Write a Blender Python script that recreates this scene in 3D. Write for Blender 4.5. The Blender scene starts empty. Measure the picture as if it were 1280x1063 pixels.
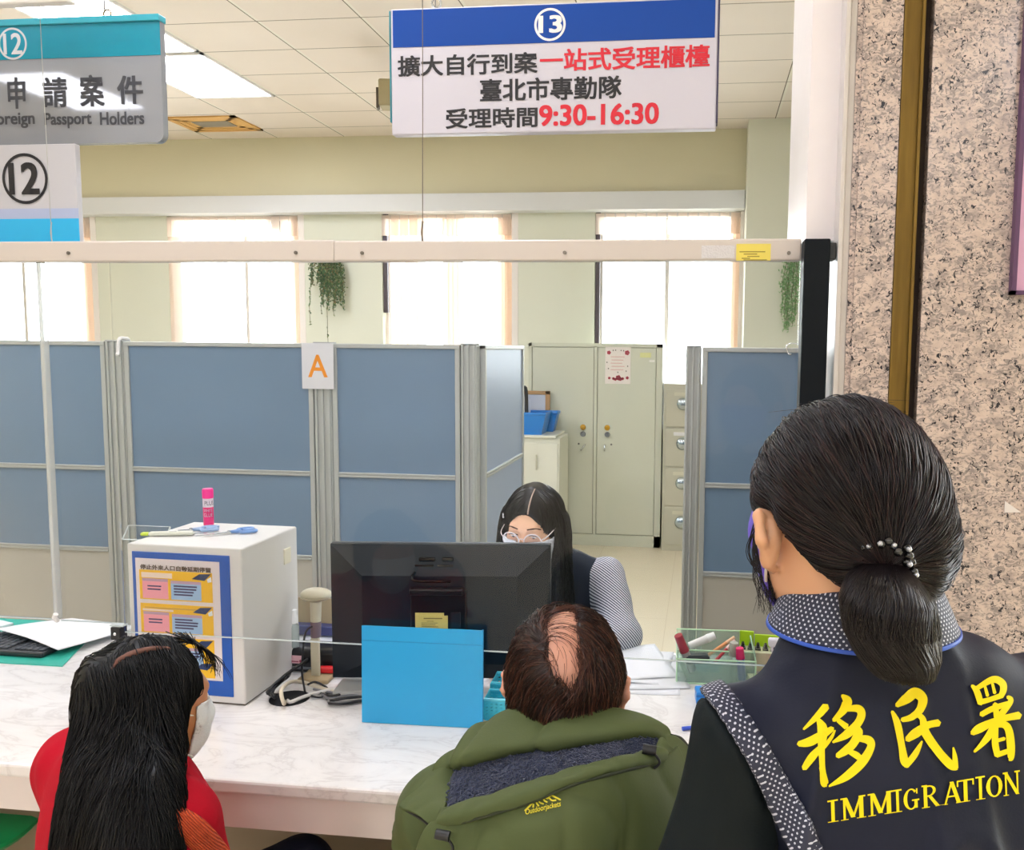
import bpy, bmesh, math, random
import numpy as np
from mathutils import Vector, Matrix
from mathutils.bvhtree import BVHTree

# ------------------------------------------------------------------ camera, world, lights, exposure
S = bpy.context.scene
COL = S.collection
PPX, PPY, FPX = 748.0, 538.0, 1087.0
CAM = np.array([0.0, 0.0, 1.65])
def _n(v):
    v = np.array(v, float); return v / np.linalg.norm(v)
_dy = _n([133, -102, 1087]); _dz = -_n([-116, 11462, 1087])
_dx = np.cross(_dy, _dz)
if _dx[0] < 0: _dx = -_dx
_dz = np.cross(_dx, _dy)
if _dz[1] > 0: _dz = -_dz
ROT = np.array([_dx, _dy, _dz])           # room axes expressed in the camera's frame
cam_d = bpy.data.cameras.new('camera'); cam = bpy.data.objects.new('camera', cam_d); COL.objects.link(cam)
cam_d.sensor_fit = 'HORIZONTAL'; cam_d.sensor_width = 36; cam_d.lens = FPX * 36 / 1280
cam_d.shift_x = -(PPX - 640) / 1280; cam_d.shift_y = (PPY - 531.5) / 1280
cam_d.clip_start = 0.05
_r, _u, _b = ROT[:, 0], -ROT[:, 1], -ROT[:, 2]
cam.matrix_world = Matrix(((_r[0], _u[0], _b[0], CAM[0]), (_r[1], _u[1], _b[1], CAM[1]), (_r[2], _u[2], _b[2], CAM[2]), (0, 0, 0, 1)))
S.camera = cam

S.view_settings.view_transform = 'Standard'; S.view_settings.look = 'None'
S.view_settings.gamma = 1; S.view_settings.use_curve_mapping = False
EXPOSURE = 0.95
S.view_settings.exposure = EXPOSURE
LAMP = 9.0            # radiance of the recessed ceiling troffers
SKY = 6.0             # bright overcast outside the windows
w = bpy.data.worlds.new('overcast_sky'); S.world = w; w.use_nodes = True
bg = w.node_tree.nodes['Background']; bg.inputs[0].default_value = (0.93, 0.97, 1.0, 1); bg.inputs[1].default_value = SKY

# ------------------------------------------------------------------ helpers
def ray(px, py):
    v = np.array([px - PPX, py - PPY, FPX]); return _n(ROT @ v)
def on(px, py, axis, val):
    r = ray(px, py); return CAM + r * (val - CAM[axis]) / r[axis]
def atd(px, py, d):
    return CAM + ROT @ (np.array([px - PPX, py - PPY, FPX]) / FPX * d)

def lin(c):
    if isinstance(c, str):
        c = c.lstrip('#'); c = [int(c[i:i + 2], 16) / 255 for i in (0, 2, 4)]
    return tuple(x / 12.92 if x <= 0.04045 else ((x + 0.055) / 1.055) ** 2.4 for x in c) + (1,)

MATS = {}
class N:
    """small node helper"""
    def __init__(s, m): s.t = m.node_tree; s.p = s.t.nodes['Principled BSDF']
    def new(s, typ, **kw):
        n = s.t.nodes.new(typ)
        for k, v in kw.items():
            if k.startswith('i_'): n.inputs[k[2:].replace('_', ' ')].default_value = v
            else: setattr(n, k, v)
        return n
    def l(s, a, b): s.t.links.new(a, b)
    def m(s, op, a, b=None, c=None):
        n = s.t.nodes.new('ShaderNodeMath'); n.operation = op
        for i, v in enumerate((a, b, c)):
            if v is None: continue
            if isinstance(v, (int, float)): n.inputs[i].default_value = v
            else: s.l(v, n.inputs[i])
        return n.outputs[0]
    def mix(s, f, a, b):
        n = s.t.nodes.new('ShaderNodeMix'); n.data_type = 'RGBA'
        for sock, v in ((n.inputs[0], f), (n.inputs[6], a), (n.inputs[7], b)):
            if hasattr(v, 'links'): s.l(v, sock)
            elif isinstance(v, (int, float)): sock.default_value = v
            else: sock.default_value = lin(v) if isinstance(v, str) else v
        return n.outputs[2]
    def coords(s, kind='Object'):
        return s.new('ShaderNodeTexCoord').outputs[kind]
    def noise(s, vec, scale, detail=3, rough=0.5, dist=0.0):
        n = s.new('ShaderNodeTexNoise'); n.inputs['Scale'].default_value = scale; n.inputs['Detail'].default_value = detail
        n.inputs['Roughness'].default_value = rough; n.inputs['Distortion'].default_value = dist
        if vec is not None: s.l(vec, n.inputs['Vector'])
        return n.outputs['Fac']
    def ramp(s, f, stops):
        n = s.new('ShaderNodeValToRGB'); e = n.color_ramp.elements
        while len(e) < len(stops): e.new(0.5)
        for el, (p, c) in zip(e, stops): el.position = p; el.color = lin(c) if isinstance(c, str) else c
        s.l(f, n.inputs[0]); return n.outputs[0]
    def xyz(s, vec):
        n = s.new('ShaderNodeSeparateXYZ'); s.l(vec, n.inputs[0]); return n.outputs
    def mapping(s, vec, scale=(1, 1, 1), rot=(0, 0, 0)):
        n = s.new('ShaderNodeMapping'); n.inputs['Scale'].default_value = scale; n.inputs['Rotation'].default_value = rot
        s.l(vec, n.inputs[0]); return n.outputs[0]
    def bump(s, h, strength=0.3, dist=0.01):
        n = s.new('ShaderNodeBump'); n.inputs['Strength'].default_value = strength; n.inputs['Distance'].default_value = dist
        s.l(h, n.inputs['Height']); s.l(n.outputs[0], s.p.inputs['Normal'])
    def base(s, c): s.l(c, s.p.inputs['Base Color'])

def mat(name, color='#cccccc', rough=0.5, metal=0.0, spec=0.5, emit=None, estr=0.0, var=0.0, vscale=8.0, bump=0.0, bscale=60.0, trans=0.0, alpha=1.0, sheen=0.0, coat=0.0):
    if name in MATS: return MATS[name]
    m = bpy.data.materials.new(name); m.use_nodes = True; MATS[name] = m
    n = N(m); p = n.p
    p.inputs['Base Color'].default_value = lin(color); p.inputs['Roughness'].default_value = rough
    p.inputs['Metallic'].default_value = metal; p.inputs['Specular IOR Level'].default_value = spec
    p.inputs['Transmission Weight'].default_value = trans; p.inputs['Alpha'].default_value = alpha
    p.inputs['Sheen Weight'].default_value = sheen; p.inputs['Coat Weight'].default_value = coat
    if emit: p.inputs['Emission Color'].default_value = lin(emit); p.inputs['Emission Strength'].default_value = estr
    if var or bump:
        co = n.coords()
        if var:
            f = n.noise(co, vscale, 4)
            c = lin(color)
            a = tuple(max(0, x * (1 - var)) for x in c[:3]) + (1,); b = tuple(min(1, x * (1 + var)) for x in c[:3]) + (1,)
            n.base(n.mix(f, a, b))
        if bump:
            n.bump(n.noise(co, bscale, 4), bump, 0.004)
    return m

def glassy(name, tint=(1, 1, 1), refl=0.6, rough=0.02, opac=0.0, ocol='#ffffff'):
    """thin clear sheet: transmits straight, reflects by Fresnel; opac adds a diffuse veil for tinted plastic"""
    if name in MATS: return MATS[name]
    m = bpy.data.materials.new(name); m.use_nodes = True; MATS[name] = m
    t = m.node_tree; t.nodes.clear()
    out = t.nodes.new('ShaderNodeOutputMaterial'); tr = t.nodes.new('ShaderNodeBsdfTransparent'); tr.inputs[0].default_value = tuple(tint) + (1,)
    gl = t.nodes.new('ShaderNodeBsdfGlossy'); gl.inputs['Roughness'].default_value = rough
    fr = t.nodes.new('ShaderNodeFresnel'); fr.inputs[0].default_value = 1.45
    mu = t.nodes.new('ShaderNodeMath'); mu.operation = 'MULTIPLY'; mu.inputs[1].default_value = refl
    mx = t.nodes.new('ShaderNodeMixShader'); t.links.new(fr.outputs[0], mu.inputs[0]); t.links.new(mu.outputs[0], mx.inputs[0])
    src = tr.outputs[0]
    if opac:
        df = t.nodes.new('ShaderNodeBsdfDiffuse'); df.inputs[0].default_value = lin(ocol)
        m2 = t.nodes.new('ShaderNodeMixShader'); m2.inputs[0].default_value = opac
        t.links.new(tr.outputs[0], m2.inputs[1]); t.links.new(df.outputs[0], m2.inputs[2]); src = m2.outputs[0]
    t.links.new(src, mx.inputs[1]); t.links.new(gl.outputs[0], mx.inputs[2]); t.links.new(mx.outputs[0], out.inputs[0])
    return m

def link(name, me, m=None, parent=None, smooth=False):
    o = bpy.data.objects.new(name, me); COL.objects.link(o)
    if m is not None:
        for x in (m if isinstance(m, (list, tuple)) else [m]): me.materials.append(x)
    if parent is not None: o.parent = parent
    if smooth: me.polygons.foreach_set('use_smooth', np.ones(len(me.polygons), bool))
    return o

def tag(o, label, cat, group=None):
    o['label'] = label; o['category'] = cat
    if group: o['group'] = group
    return o
def struct(o): o['kind'] = 'structure'; return o
def thing(name, label, cat, loc=(0, 0, 0), rotz=0.0, group=None):
    o = bpy.data.objects.new(name, None); COL.objects.link(o); o.empty_display_size = 0.05
    o.location = tuple(loc); o.rotation_euler = (0, 0, rotz)
    return tag(o, label, cat, group)

def frame_matrix(origin, xdir, ydir=None, zdir=None):
    x = Vector(xdir).normalized()
    if zdir is None:
        y = Vector(ydir).normalized(); z = x.cross(y).normalized(); y = z.cross(x)
    else:
        z = Vector(zdir).normalized(); y = z.cross(x).normalized(); x = y.cross(z)
    o = Vector(origin)
    return Matrix(((x[0], y[0], z[0], o[0]), (x[1], y[1], z[1], o[1]), (x[2], y[2], z[2], o[2]), (0, 0, 0, 1)))

class MB:
    """collects shapes into one mesh"""
    def __init__(s): s.bm = bmesh.new(); s.mi = 0
    def _fin(s, verts, M):
        for v in verts: v.co = M @ v.co
        fs = set(f for v in verts for f in v.link_faces)
        for f in fs: f.material_index = s.mi
    def box(s, lo, hi, bev=0.0, M=None, seg=2):
        lo = Vector(lo); hi = Vector(hi); c = (lo + hi) / 2; d = hi - lo
        r = bmesh.ops.create_cube(s.bm, size=1.0); vs = r['verts']
        for v in vs: v.co = Vector((v.co.x * d.x, v.co.y * d.y, v.co.z * d.z)) + c
        if bev > 0:
            es = list(set(e for v in vs for e in v.link_edges))
            rr = bmesh.ops.bevel(s.bm, geom=es, offset=min(bev, min(abs(x) for x in d) * 0.45), segments=seg, affect='EDGES', profile=0.5)
            vs = list(set(rr['verts']) | set(v for f in rr['faces'] for v in f.verts) )
            seen = set(vs); stack = list(vs)
            while stack:
                v = stack.pop()
                for e in v.link_edges:
                    o = e.other_vert(v)
                    if o not in seen: seen.add(o); stack.append(o)
            vs = list(seen)
        s._fin(vs, M or Matrix()); return s
    def cyl(s, a, b, r1, r2=None, seg=20, caps=True):
        a = Vector(a); b = Vector(b); r2 = r1 if r2 is None else r2
        d = b - a; L = d.length
        r = bmesh.ops.create_cone(s.bm, cap_ends=caps, segments=seg, radius1=r1, radius2=r2, depth=L)
        q = d.to_track_quat('Z', 'Y').to_matrix().to_4x4()
        s._fin(r['verts'], Matrix.Translation((a + b) / 2) @ q); return s
    def sph(s, c, r, seg=20, M=None):
        rr = bmesh.ops.create_uvsphere(s.bm, u_segments=seg, v_segments=max(6, seg // 2), radius=1.0)
        R3 = r if isinstance(r, (tuple, list)) else (r, r, r)
        s._fin(rr['verts'], Matrix.Translation(Vector(c)) @ (M or Matrix()) @ Matrix.Diagonal((R3[0], R3[1], R3[2], 1))); return s
    def lathe(s, prof, c=(0, 0, 0), seg=24, M=None, cap=True):
        rings = []
        for r, z in prof:
            rings.append([s.bm.verts.new((r * math.cos(2 * math.pi * i / seg), r * math.sin(2 * math.pi * i / seg), z)) for i in range(seg)])
        for A, B in zip(rings, rings[1:]):
            for i in range(seg): s.bm.faces.new((A[i], A[(i + 1) % seg], B[(i + 1) % seg], B[i]))
        if cap:
            if prof[0][0] > 1e-5: s.bm.faces.new(rings[0][::-1])
            if prof[-1][0] > 1e-5: s.bm.faces.new(rings[-1])
        s._fin([v for R in rings for v in R], Matrix.Translation(Vector(c)) @ (M or Matrix())); return s
    def tube(s, pts, r, seg=8, closed=False, sub=0):
        P = [Vector(p) for p in pts]
        if sub: P = [Vector(p) for p in catmull(np.array([list(p) for p in P]), sub, closed)]
        rings = []; n = len(P); up = None
        for i in range(n):
            t = (P[(i + 1) % n] - P[i - 1]) if closed else (P[min(i + 1, n - 1)] - P[max(i - 1, 0)])
            t.normalize()
            if up is None:
                up = t.orthogonal().normalized()
            up = (up - t * up.dot(t)).normalized(); w_ = t.cross(up)
            rr = r[i * (len(r) - 1) // max(1, n - 1)] if isinstance(r, (list, tuple)) else r
            rings.append([s.bm.verts.new(P[i] + up * (rr * math.cos(2 * math.pi * k / seg)) + w_ * (rr * math.sin(2 * math.pi * k / seg))) for k in range(seg)])
        pairs = list(zip(rings, rings[1:])) + ([(rings[-1], rings[0])] if closed else [])
        for A, B in pairs:
            for k in range(seg): s.bm.faces.new((A[k], A[(k + 1) % seg], B[(k + 1) % seg], B[k]))
        if not closed: s.bm.faces.new(rings[0][::-1]); s.bm.faces.new(rings[-1])
        s._fin([v for R in rings for v in R], Matrix()); return s
    def prism(s, poly, z0, z1, M=None):
        a = [s.bm.verts.new((x, y, z0)) for x, y in poly]; b = [s.bm.verts.new((x, y, z1)) for x, y in poly]
        n = len(poly)
        s.bm.faces.new(a[::-1]); s.bm.faces.new(b)
        for i in range(n): s.bm.faces.new((a[i], a[(i + 1) % n], b[(i + 1) % n], b[i]))
        s._fin(a + b, M or Matrix()); return s
    def quad(s, pts):
        vs = [s.bm.verts.new(Vector(p)) for p in pts]; f = s.bm.faces.new(vs); f.material_index = s.mi; return s
    def mesh(s, me, M=None):
        n0 = len(s.bm.verts); s.bm.from_mesh(me); s.bm.verts.ensure_lookup_table()
        s._fin(s.bm.verts[n0:], M or Matrix()); return s
    def build(s, name, m=None, parent=None, smooth=False, auto=None):
        bmesh.ops.recalc_face_normals(s.bm, faces=s.bm.faces)
        me = bpy.data.meshes.new(name); s.bm.to_mesh(me); s.bm.free()
        o = link(name, me, m, parent, smooth or auto is not None)
        if auto is not None: me.set_sharp_from_angle(angle=math.radians(auto))
        return o

def catmull(P, sub, closed=False):
    P = np.asarray(P, float); n = len(P); out = []
    rng = range(n if closed else n - 1)
    for i in rng:
        p0, p1, p2, p3 = (P[(i - 1) % n], P[i], P[(i + 1) % n], P[(i + 2) % n]) if closed else (P[max(i - 1, 0)], P[i], P[i + 1], P[min(i + 2, n - 1)])
        for k in range(sub):
            t = k / sub
            out.append(0.5 * ((2 * p1) + (p2 - p0) * t + (2 * p0 - 5 * p1 + 4 * p2 - p3) * t * t + (3 * p1 - p0 - 3 * p2 + p3) * t ** 3))
    if not closed: out.append(P[-1])
    return np.array(out)

def copy_thing(root, loc, rotz=None, **props):
    def rec(o, par):
        c = o.copy(); COL.objects.link(c)
        if par is not None: c.parent = par
        for ch in list(o.children): rec(ch, c)
        return c
    r = rec(root, None); r.location = tuple(loc)
    if rotz is not None: r.rotation_euler = (0, 0, rotz)
    for k, v in props.items(): r[k] = v
    return r

def pymesh(name, V, F, m=None, parent=None, smooth=True):
    me = bpy.data.meshes.new(name)
    V = np.asarray(V, np.float32); F = np.asarray(F, np.int32)
    k = F.shape[1]
    me.vertices.add(len(V)); me.vertices.foreach_set('co', V.ravel())
    me.loops.add(F.size); me.loops.foreach_set('vertex_index', F.ravel())
    me.polygons.add(len(F)); me.polygons.foreach_set('loop_start', np.arange(0, F.size, k, dtype=np.int32))
    me.update(calc_edges=True); me.validate()
    return link(name, me, m, parent, smooth)

def text_mesh(body, bold=0.0, extrude=0.0, spacing=1.0):
    c = bpy.data.curves.new('txt', 'FONT'); c.body = body; c.size = 1.0; c.offset = bold; c.extrude = extrude
    c.align_x = 'LEFT'; c.resolution_u = 4; c.space_character = spacing
    o = bpy.data.objects.new('txt', c); COL.objects.link(o)
    dg = bpy.context.evaluated_depsgraph_get(); dg.update()
    me = bpy.data.meshes.new_from_object(o.evaluated_get(dg))
    bpy.data.objects.remove(o); bpy.data.curves.remove(c)
    return me
def text_fit(body, x0, y0, x1, y1, bold=0.0, z=0.0, extrude=0.01, shear=0.0):
    """mesh of the text filling the rectangle in the local xy plane; bold = stroke thickening in em"""
    me = text_mesh(body, min(bold, 0.006), 0)
    co = np.empty(len(me.vertices) * 3, np.float32); me.vertices.foreach_get('co', co); co = co.reshape(-1, 3)
    a = co.min(0); b = co.max(0); em = max(0.3, b[1] - a[1])
    F = [tuple(p.vertices) for p in me.polygons]; bd = max(0.0, bold - 0.006)
    k = bd * 0.9; sh = [(0, 0)] if bd <= 0 else [(-k, -k * 0.7), (k, -k * 0.7), (-k, k * 0.7), (k, k * 0.7), (0, 0), (k, 0), (-k, 0)]
    V2, F2 = [], []
    for i, (dx, dy) in enumerate(sh):
        c = co.copy(); c[:, 0] += dx; c[:, 1] += dy; c[:, 2] = i * 1e-5; V2.append(c); F2 += [tuple(j + i * len(co) for j in f) for f in F]
    co = np.vstack(V2); a = co.min(0); b = co.max(0)
    co[:, 0] = x0 + (co[:, 0] - a[0]) / max(1e-6, b[0] - a[0]) * (x1 - x0)
    co[:, 1] = y0 + (co[:, 1] - a[1]) / max(1e-6, b[1] - a[1]) * (y1 - y0)
    if shear: co[:, 0] += (co[:, 1] - y0) * shear
    co[:, 2] += z
    me2 = bpy.data.meshes.new('txt'); me2.from_pydata([tuple(float(q) for q in v) for v in co], [], F2)
    return me2

def ring2d(cx, cy, rx, ry, wd, z=0.0, n=40):
    V, F = [], []
    for i in range(n):
        a = 2 * math.pi * i / n
        for q in (0, 1):
            V.append((cx + (rx - q * wd) * math.cos(a), cy + (ry - q * wd) * math.sin(a), z))
    for i in range(n):
        j = (i + 1) % n; F.append((2 * i, 2 * j, 2 * j + 1, 2 * i + 1))
    me = bpy.data.meshes.new('ring'); me.from_pydata(V, [], F); return me

def loft(name, rows, m, parent=None, su=6, sv=6, thick=0.0, jitter=0.0, seed=0, closed_u=False, crease=0.0, cfreq=20, caniso=(1, 1, 1)):
    """smooth surface through rows of 3-D control points"""
    R = np.array([catmull(np.array(r, float), su, closed_u) for r in rows])       # rows x nu x 3
    G = np.array([catmull(R[:, j], sv) for j in range(R.shape[1])]).transpose(1, 0, 2)
    nv, nu = G.shape[:2]
    du = np.gradient(G, axis=1); dv = np.gradient(G, axis=0); nrm = np.cross(du, dv)
    nrm /= np.maximum(np.linalg.norm(nrm, axis=2, keepdims=True), 1e-9)
    if jitter:
        G = G + nrm * (wavenoise(G.reshape(-1, 3), 26, seed).reshape(nv, nu, 1) * jitter)
    if crease:
        G = G + nrm * (ridge(G.reshape(-1, 3), cfreq, seed + 20, caniso).reshape(nv, nu, 1) * crease)
    def idx(i, j): return i * nu + j
    jj = range(nu if closed_u else nu - 1)
    F = [(idx(i, j), idx(i, (j + 1) % nu), idx(i + 1, (j + 1) % nu), idx(i + 1, j)) for i in range(nv - 1) for j in jj]
    V = G.reshape(-1, 3)
    if thick:
        n0 = len(V); V = np.vstack([V, V - nrm.reshape(-1, 3) * thick])
        F2 = [tuple(n0 + k for k in f[::-1]) for f in F]
        edge = []
        if not closed_u:
            edge += [(idx(i, 0), idx(i + 1, 0)) for i in range(nv - 1)] + [(idx(i + 1, nu - 1), idx(i, nu - 1)) for i in range(nv - 1)]
        edge += [(idx(0, (j + 1) % nu), idx(0, j)) for j in jj] + [(idx(nv - 1, j), idx(nv - 1, (j + 1) % nu)) for j in jj]
        F = F + F2 + [(a, b, b + n0, a + n0) for a, b in edge]
    return pymesh(name, V, F, m, parent)

def ridge(P, freq, seed=0, aniso=(1, 1, 1)):
    """sharp drapery creases"""
    a = wavenoise(P, freq, seed, 9, aniso); b = wavenoise(P, freq * 1.7, seed + 7, 9, aniso)
    return np.maximum(0, 1 - np.abs(a) * 1.6) ** 2 + 0.5 * np.maximum(0, 1 - np.abs(b) * 1.8) ** 2 - 0.45

def wavenoise(P, freq, seed=0, n=14, aniso=(1, 1, 1)):
    rs = np.random.RandomState(seed); P = np.asarray(P, np.float32)
    out = np.zeros(len(P), np.float32); A = np.array(aniso, np.float32)
    wv = np.zeros((len(P), 3), np.float32)
    for i in range(3):
        d = rs.normal(size=3) * freq * 0.5; wv[:, i] = np.sin(P @ d.astype(np.float32) + rs.rand() * 6.28)
    Q = P + wv * (0.35 / freq)
    for i in range(n):
        d = rs.normal(size=3); d /= np.linalg.norm(d); f = freq * (0.6 + 1.6 * rs.rand())
        out += np.sin((Q * A) @ (d * f).astype(np.float32) + rs.rand() * 6.28) / (f / freq)
    return out / math.sqrt(n)

# ------------------------------------------------------------------ distance-field modeller for bodies and cloth
class Field:
    def __init__(s, lo, hi, h):
        s.lo = np.array(lo, float); s.h = h
        s.n = np.ceil((np.array(hi, float) - s.lo) / h).astype(int) + 1
        s.D = np.full(s.n, 0.3, np.float32)
    def block(s, lo, hi):
        a = np.clip(np.floor((np.array(lo) - s.lo) / s.h).astype(int), 0, s.n); b = np.clip(np.ceil((np.array(hi) - s.lo) / s.h).astype(int) + 1, 0, s.n)
        sl = tuple(slice(i, j) for i, j in zip(a, b))
        X = [(s.lo[i] + np.arange(a[i], b[i]) * s.h).astype(np.float32) for i in range(3)]
        return sl, X[0][:, None, None], X[1][None, :, None], X[2][None, None, :]
    def comb(s, sl, d, k, op):
        A = s.D[sl]
        if A.size == 0: return
        if op == 'u':
            if k > 0:
                h = np.clip(0.5 + 0.5 * (A - d) / k, 0, 1); s.D[sl] = A + (d - A) * h - k * h * (1 - h)
            else: s.D[sl] = np.minimum(A, d)
        elif op == 's':
            d = -d
            if k > 0:
                h = np.clip(0.5 - 0.5 * (A - d) / k, 0, 1); s.D[sl] = A + (d - A) * h + k * h * (1 - h)
            else: s.D[sl] = np.maximum(A, d)
        elif op == 'i':
            s.D[sl] = np.maximum(A, d)
    def ell(s, c, r, k=0.02, op='u', R=None):
        c = np.array(c, float); r = np.array(r, float) if not np.isscalar(r) else np.array([r] * 3)
        m = max(r) + k + 3 * s.h
        if R is None: m = r + k + 3 * s.h
        sl, X, Y, Z = s.block(c - m, c + m)
        X = X - c[0]; Y = Y - c[1]; Z = Z - c[2]
        if R is not None:
            R = np.array(R); X, Y, Z = (R[0, i] * X + R[1, i] * Y + R[2, i] * Z for i in range(3))
        k0 = np.sqrt((X / r[0]) ** 2 + (Y / r[1]) ** 2 + (Z / r[2]) ** 2)
        k1 = np.sqrt((X / r[0] ** 2) ** 2 + (Y / r[1] ** 2) ** 2 + (Z / r[2] ** 2) ** 2)
        s.comb(sl, k0 * (k0 - 1) / np.maximum(k1, 1e-6), k, op); return s
    def cap(s, a, b, r1, r2=None, k=0.02, op='u', flat=None):
        a = np.array(a, float); b = np.array(b, float); r2 = r1 if r2 is None else r2
        m = max(r1, r2) + k + 3 * s.h
        sl, X, Y, Z = s.block(np.minimum(a, b) - m, np.maximum(a, b) + m)
        ab = b - a; L2 = max(float(ab @ ab), 1e-9)
        t = np.clip(((X - a[0]) * ab[0] + (Y - a[1]) * ab[1] + (Z - a[2]) * ab[2]) / L2, 0, 1)
        d = np.sqrt((X - a[0] - t * ab[0]) ** 2 + (Y - a[1] - t * ab[1]) ** 2 + (Z - a[2] - t * ab[2]) ** 2) - (r1 + (r2 - r1) * t)
        s.comb(sl, d, k, op); return s
    def chain(s, pts, rs, k=0.02, op='u'):
        for i in range(len(pts) - 1): s.cap(pts[i], pts[i + 1], rs[i], rs[i + 1], k, op)
        return s
    def fn(s, f, op='i', k=0.0, lo=None, hi=None):
        lo = s.lo if lo is None else lo; hi = s.lo + s.n * s.h if hi is None else hi
        sl, X, Y, Z = s.block(lo, hi)
        s.comb(sl, np.broadcast_to(f(X, Y, Z).astype(np.float32), s.D[sl].shape), k, op); return s
    def half(s, p, n, op='i', k=0.0):
        """keep the side the normal points away from"""
        n = _n(n); return s.fn(lambda X, Y, Z: (X - p[0]) * n[0] + (Y - p[1]) * n[1] + (Z - p[2]) * n[2], op, k)
    def shell(s, off, th):
        s.D = np.abs(s.D - off) - th; return s
    def noise(s, amp, freq, seed=0, aniso=(1, 1, 1), lim=0.03, mask=None, kind=None):
        I = np.argwhere(np.abs(s.D) < lim)
        if len(I) == 0: return s
        P = s.lo + I * s.h
        v = (kind(P, freq, seed, aniso) if kind else wavenoise(P, freq, seed, aniso=aniso)) * amp
        if mask is not None: v = v * mask(P)
        s.D[I[:, 0], I[:, 1], I[:, 2]] += v.astype(np.float32); return s
    def copy(s):
        o = Field.__new__(Field); o.lo, o.h, o.n, o.D = s.lo, s.h, s.n, s.D.copy(); return o
    def surf(s):
        D = s.D; neg = D < 0
        c = np.zeros(tuple(x - 1 for x in D.shape), np.uint8)
        for dx in (0, 1):
            for dy in (0, 1):
                for dz in (0, 1):
                    c += neg[dx:D.shape[0] - 1 + dx, dy:D.shape[1] - 1 + dy, dz:D.shape[2] - 1 + dz]
        act = (c > 0) & (c < 8); I = np.argwhere(act)
        vid = np.full(act.shape, -1, np.int32); vid[act] = np.arange(len(I))
        acc = np.zeros((len(I), 3)); cnt = np.zeros(len(I))
        cor = [(a, b, d) for a in (0, 1) for b in (0, 1) for d in (0, 1)]
        for p in cor:
            for ax in range(3):
                if p[ax]: continue
                q = list(p); q[ax] = 1
                dp = D[I[:, 0] + p[0], I[:, 1] + p[1], I[:, 2] + p[2]]; dq = D[I[:, 0] + q[0], I[:, 1] + q[1], I[:, 2] + q[2]]
                x = (dp < 0) != (dq < 0); t = np.where(x, dp / np.where(x, dp - dq, 1), 0)
                P = np.tile(np.array(p, float), (len(I), 1)); P[:, ax] += t
                acc[x] += P[x]; cnt[x] += 1
        V = s.lo + (I + acc / np.maximum(cnt, 1)[:, None]) * s.h
        F = []
        for ax in range(3):
            o1, o2 = [(1, 2), (2, 0), (0, 1)][ax]
            sa = [slice(None)] * 3; sb = [slice(None)] * 3; sa[ax] = slice(0, -1); sb[ax] = slice(1, None)
            ch = neg[tuple(sa)] != neg[tuple(sb)]
            E = np.argwhere(ch)
            ok = (E[:, o1] > 0) & (E[:, o2] > 0) & (E[:, o1] < D.shape[o1] - 1) & (E[:, o2] < D.shape[o2] - 1)
            E = E[ok]
            if len(E) == 0: continue
            fl = neg[E[:, 0], E[:, 1], E[:, 2]]
            def g(a, b):
                q = E.copy(); q[:, o1] -= a; q[:, o2] -= b; return vid[q[:, 0], q[:, 1], q[:, 2]]
            Q = np.stack([g(1, 1), g(0, 1), g(0, 0), g(1, 0)], 1)
            Q[~fl] = Q[~fl][:, ::-1]; F.append(Q)
        F = np.vstack(F) if F else np.zeros((0, 4), np.int32)
        F = F[(F >= 0).all(1)]
        return V, F
    def build(s, name, m, parent=None, relax=2):
        V, F = s.surf()
        for _ in range(relax):                      # light smoothing, volume kept
            for lam in (0.5, -0.52):
                A = np.zeros_like(V); C = np.zeros(len(V))
                for a, b in ((0, 1), (1, 2), (2, 3), (3, 0)):
                    np.add.at(A, F[:, a], V[F[:, b]]); np.add.at(C, F[:, a], 1)
                    np.add.at(A, F[:, b], V[F[:, a]]); np.add.at(C, F[:, b], 1)
                V = V + lam * (A / np.maximum(C, 1)[:, None] - V)
        return pymesh(name, V, F, m, parent)

def strands(name, P, r0, r1, m, parent=None, sides=3):
    """P: n x k x 3 hair paths -> one mesh of thin tapered tubes"""
    P = np.asarray(P, np.float32); n, k = P.shape[:2]
    T = np.gradient(P, axis=1); T /= np.maximum(np.linalg.norm(T, axis=2, keepdims=True), 1e-9)
    up = np.zeros_like(T); up[..., 0] = 0.3; up[..., 1] = 0.9; up[..., 2] = 0.31
    A = np.cross(T, up); A /= np.maximum(np.linalg.norm(A, axis=2, keepdims=True), 1e-9); B = np.cross(T, A)
    t = np.linspace(0, 1, k)[None, :, None]; rad = r0 + (r1 - r0) * t ** 2
    V = np.stack([P + rad * (math.cos(2 * math.pi * i / sides) * A + math.sin(2 * math.pi * i / sides) * B) for i in range(sides)], 2)  # n k s 3
    base = (np.arange(n)[:, None, None] * k + np.arange(k - 1)[None, :, None]) * sides
    i = np.arange(sides)[None, None, :]; j = (i + 1) % sides
    F = np.stack([base + i, base + j, base + sides + j, base + sides + i], -1).reshape(-1, 4)
    return pymesh(name, V.reshape(-1, 3), F, m, parent)
# ------------------------------------------------------------------ setting materials
H = 3.5
def grid_mat():
    m = mat('ceiling_tiles', '#d9d2c4', 0.85); n = N(m)
    x, y, z = n.xyz(n.coords())
    def line(c, c0, p, w_):
        f = n.m('FRACT', n.m('DIVIDE', n.m('SUBTRACT', c, c0), p))
        return n.m('LESS_THAN', n.m('MINIMUM', f, n.m('SUBTRACT', 1.0, f)), w_ / p)
    gx = line(x, -3.2198, 0.6255, 0.012); gxs = line(x, -3.2198 - 0.009, 0.6255, 0.0035); gy = line(y, 5.4, 0.4745, 0.0045)
    ns = n.noise(n.coords(), 1.7, 3)
    base = n.mix(ns, '#ece1d6', '#e0d4c8')
    c = n.mix(gx, base, '#e9e3d6'); c = n.mix(gy, c, '#8d8371'); c = n.mix(gxs, c, '#6f6656')
    n.base(c)
    n.bump(n.noise(n.coords(), 90, 3), 0.15, 0.003)
    return m
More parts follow.
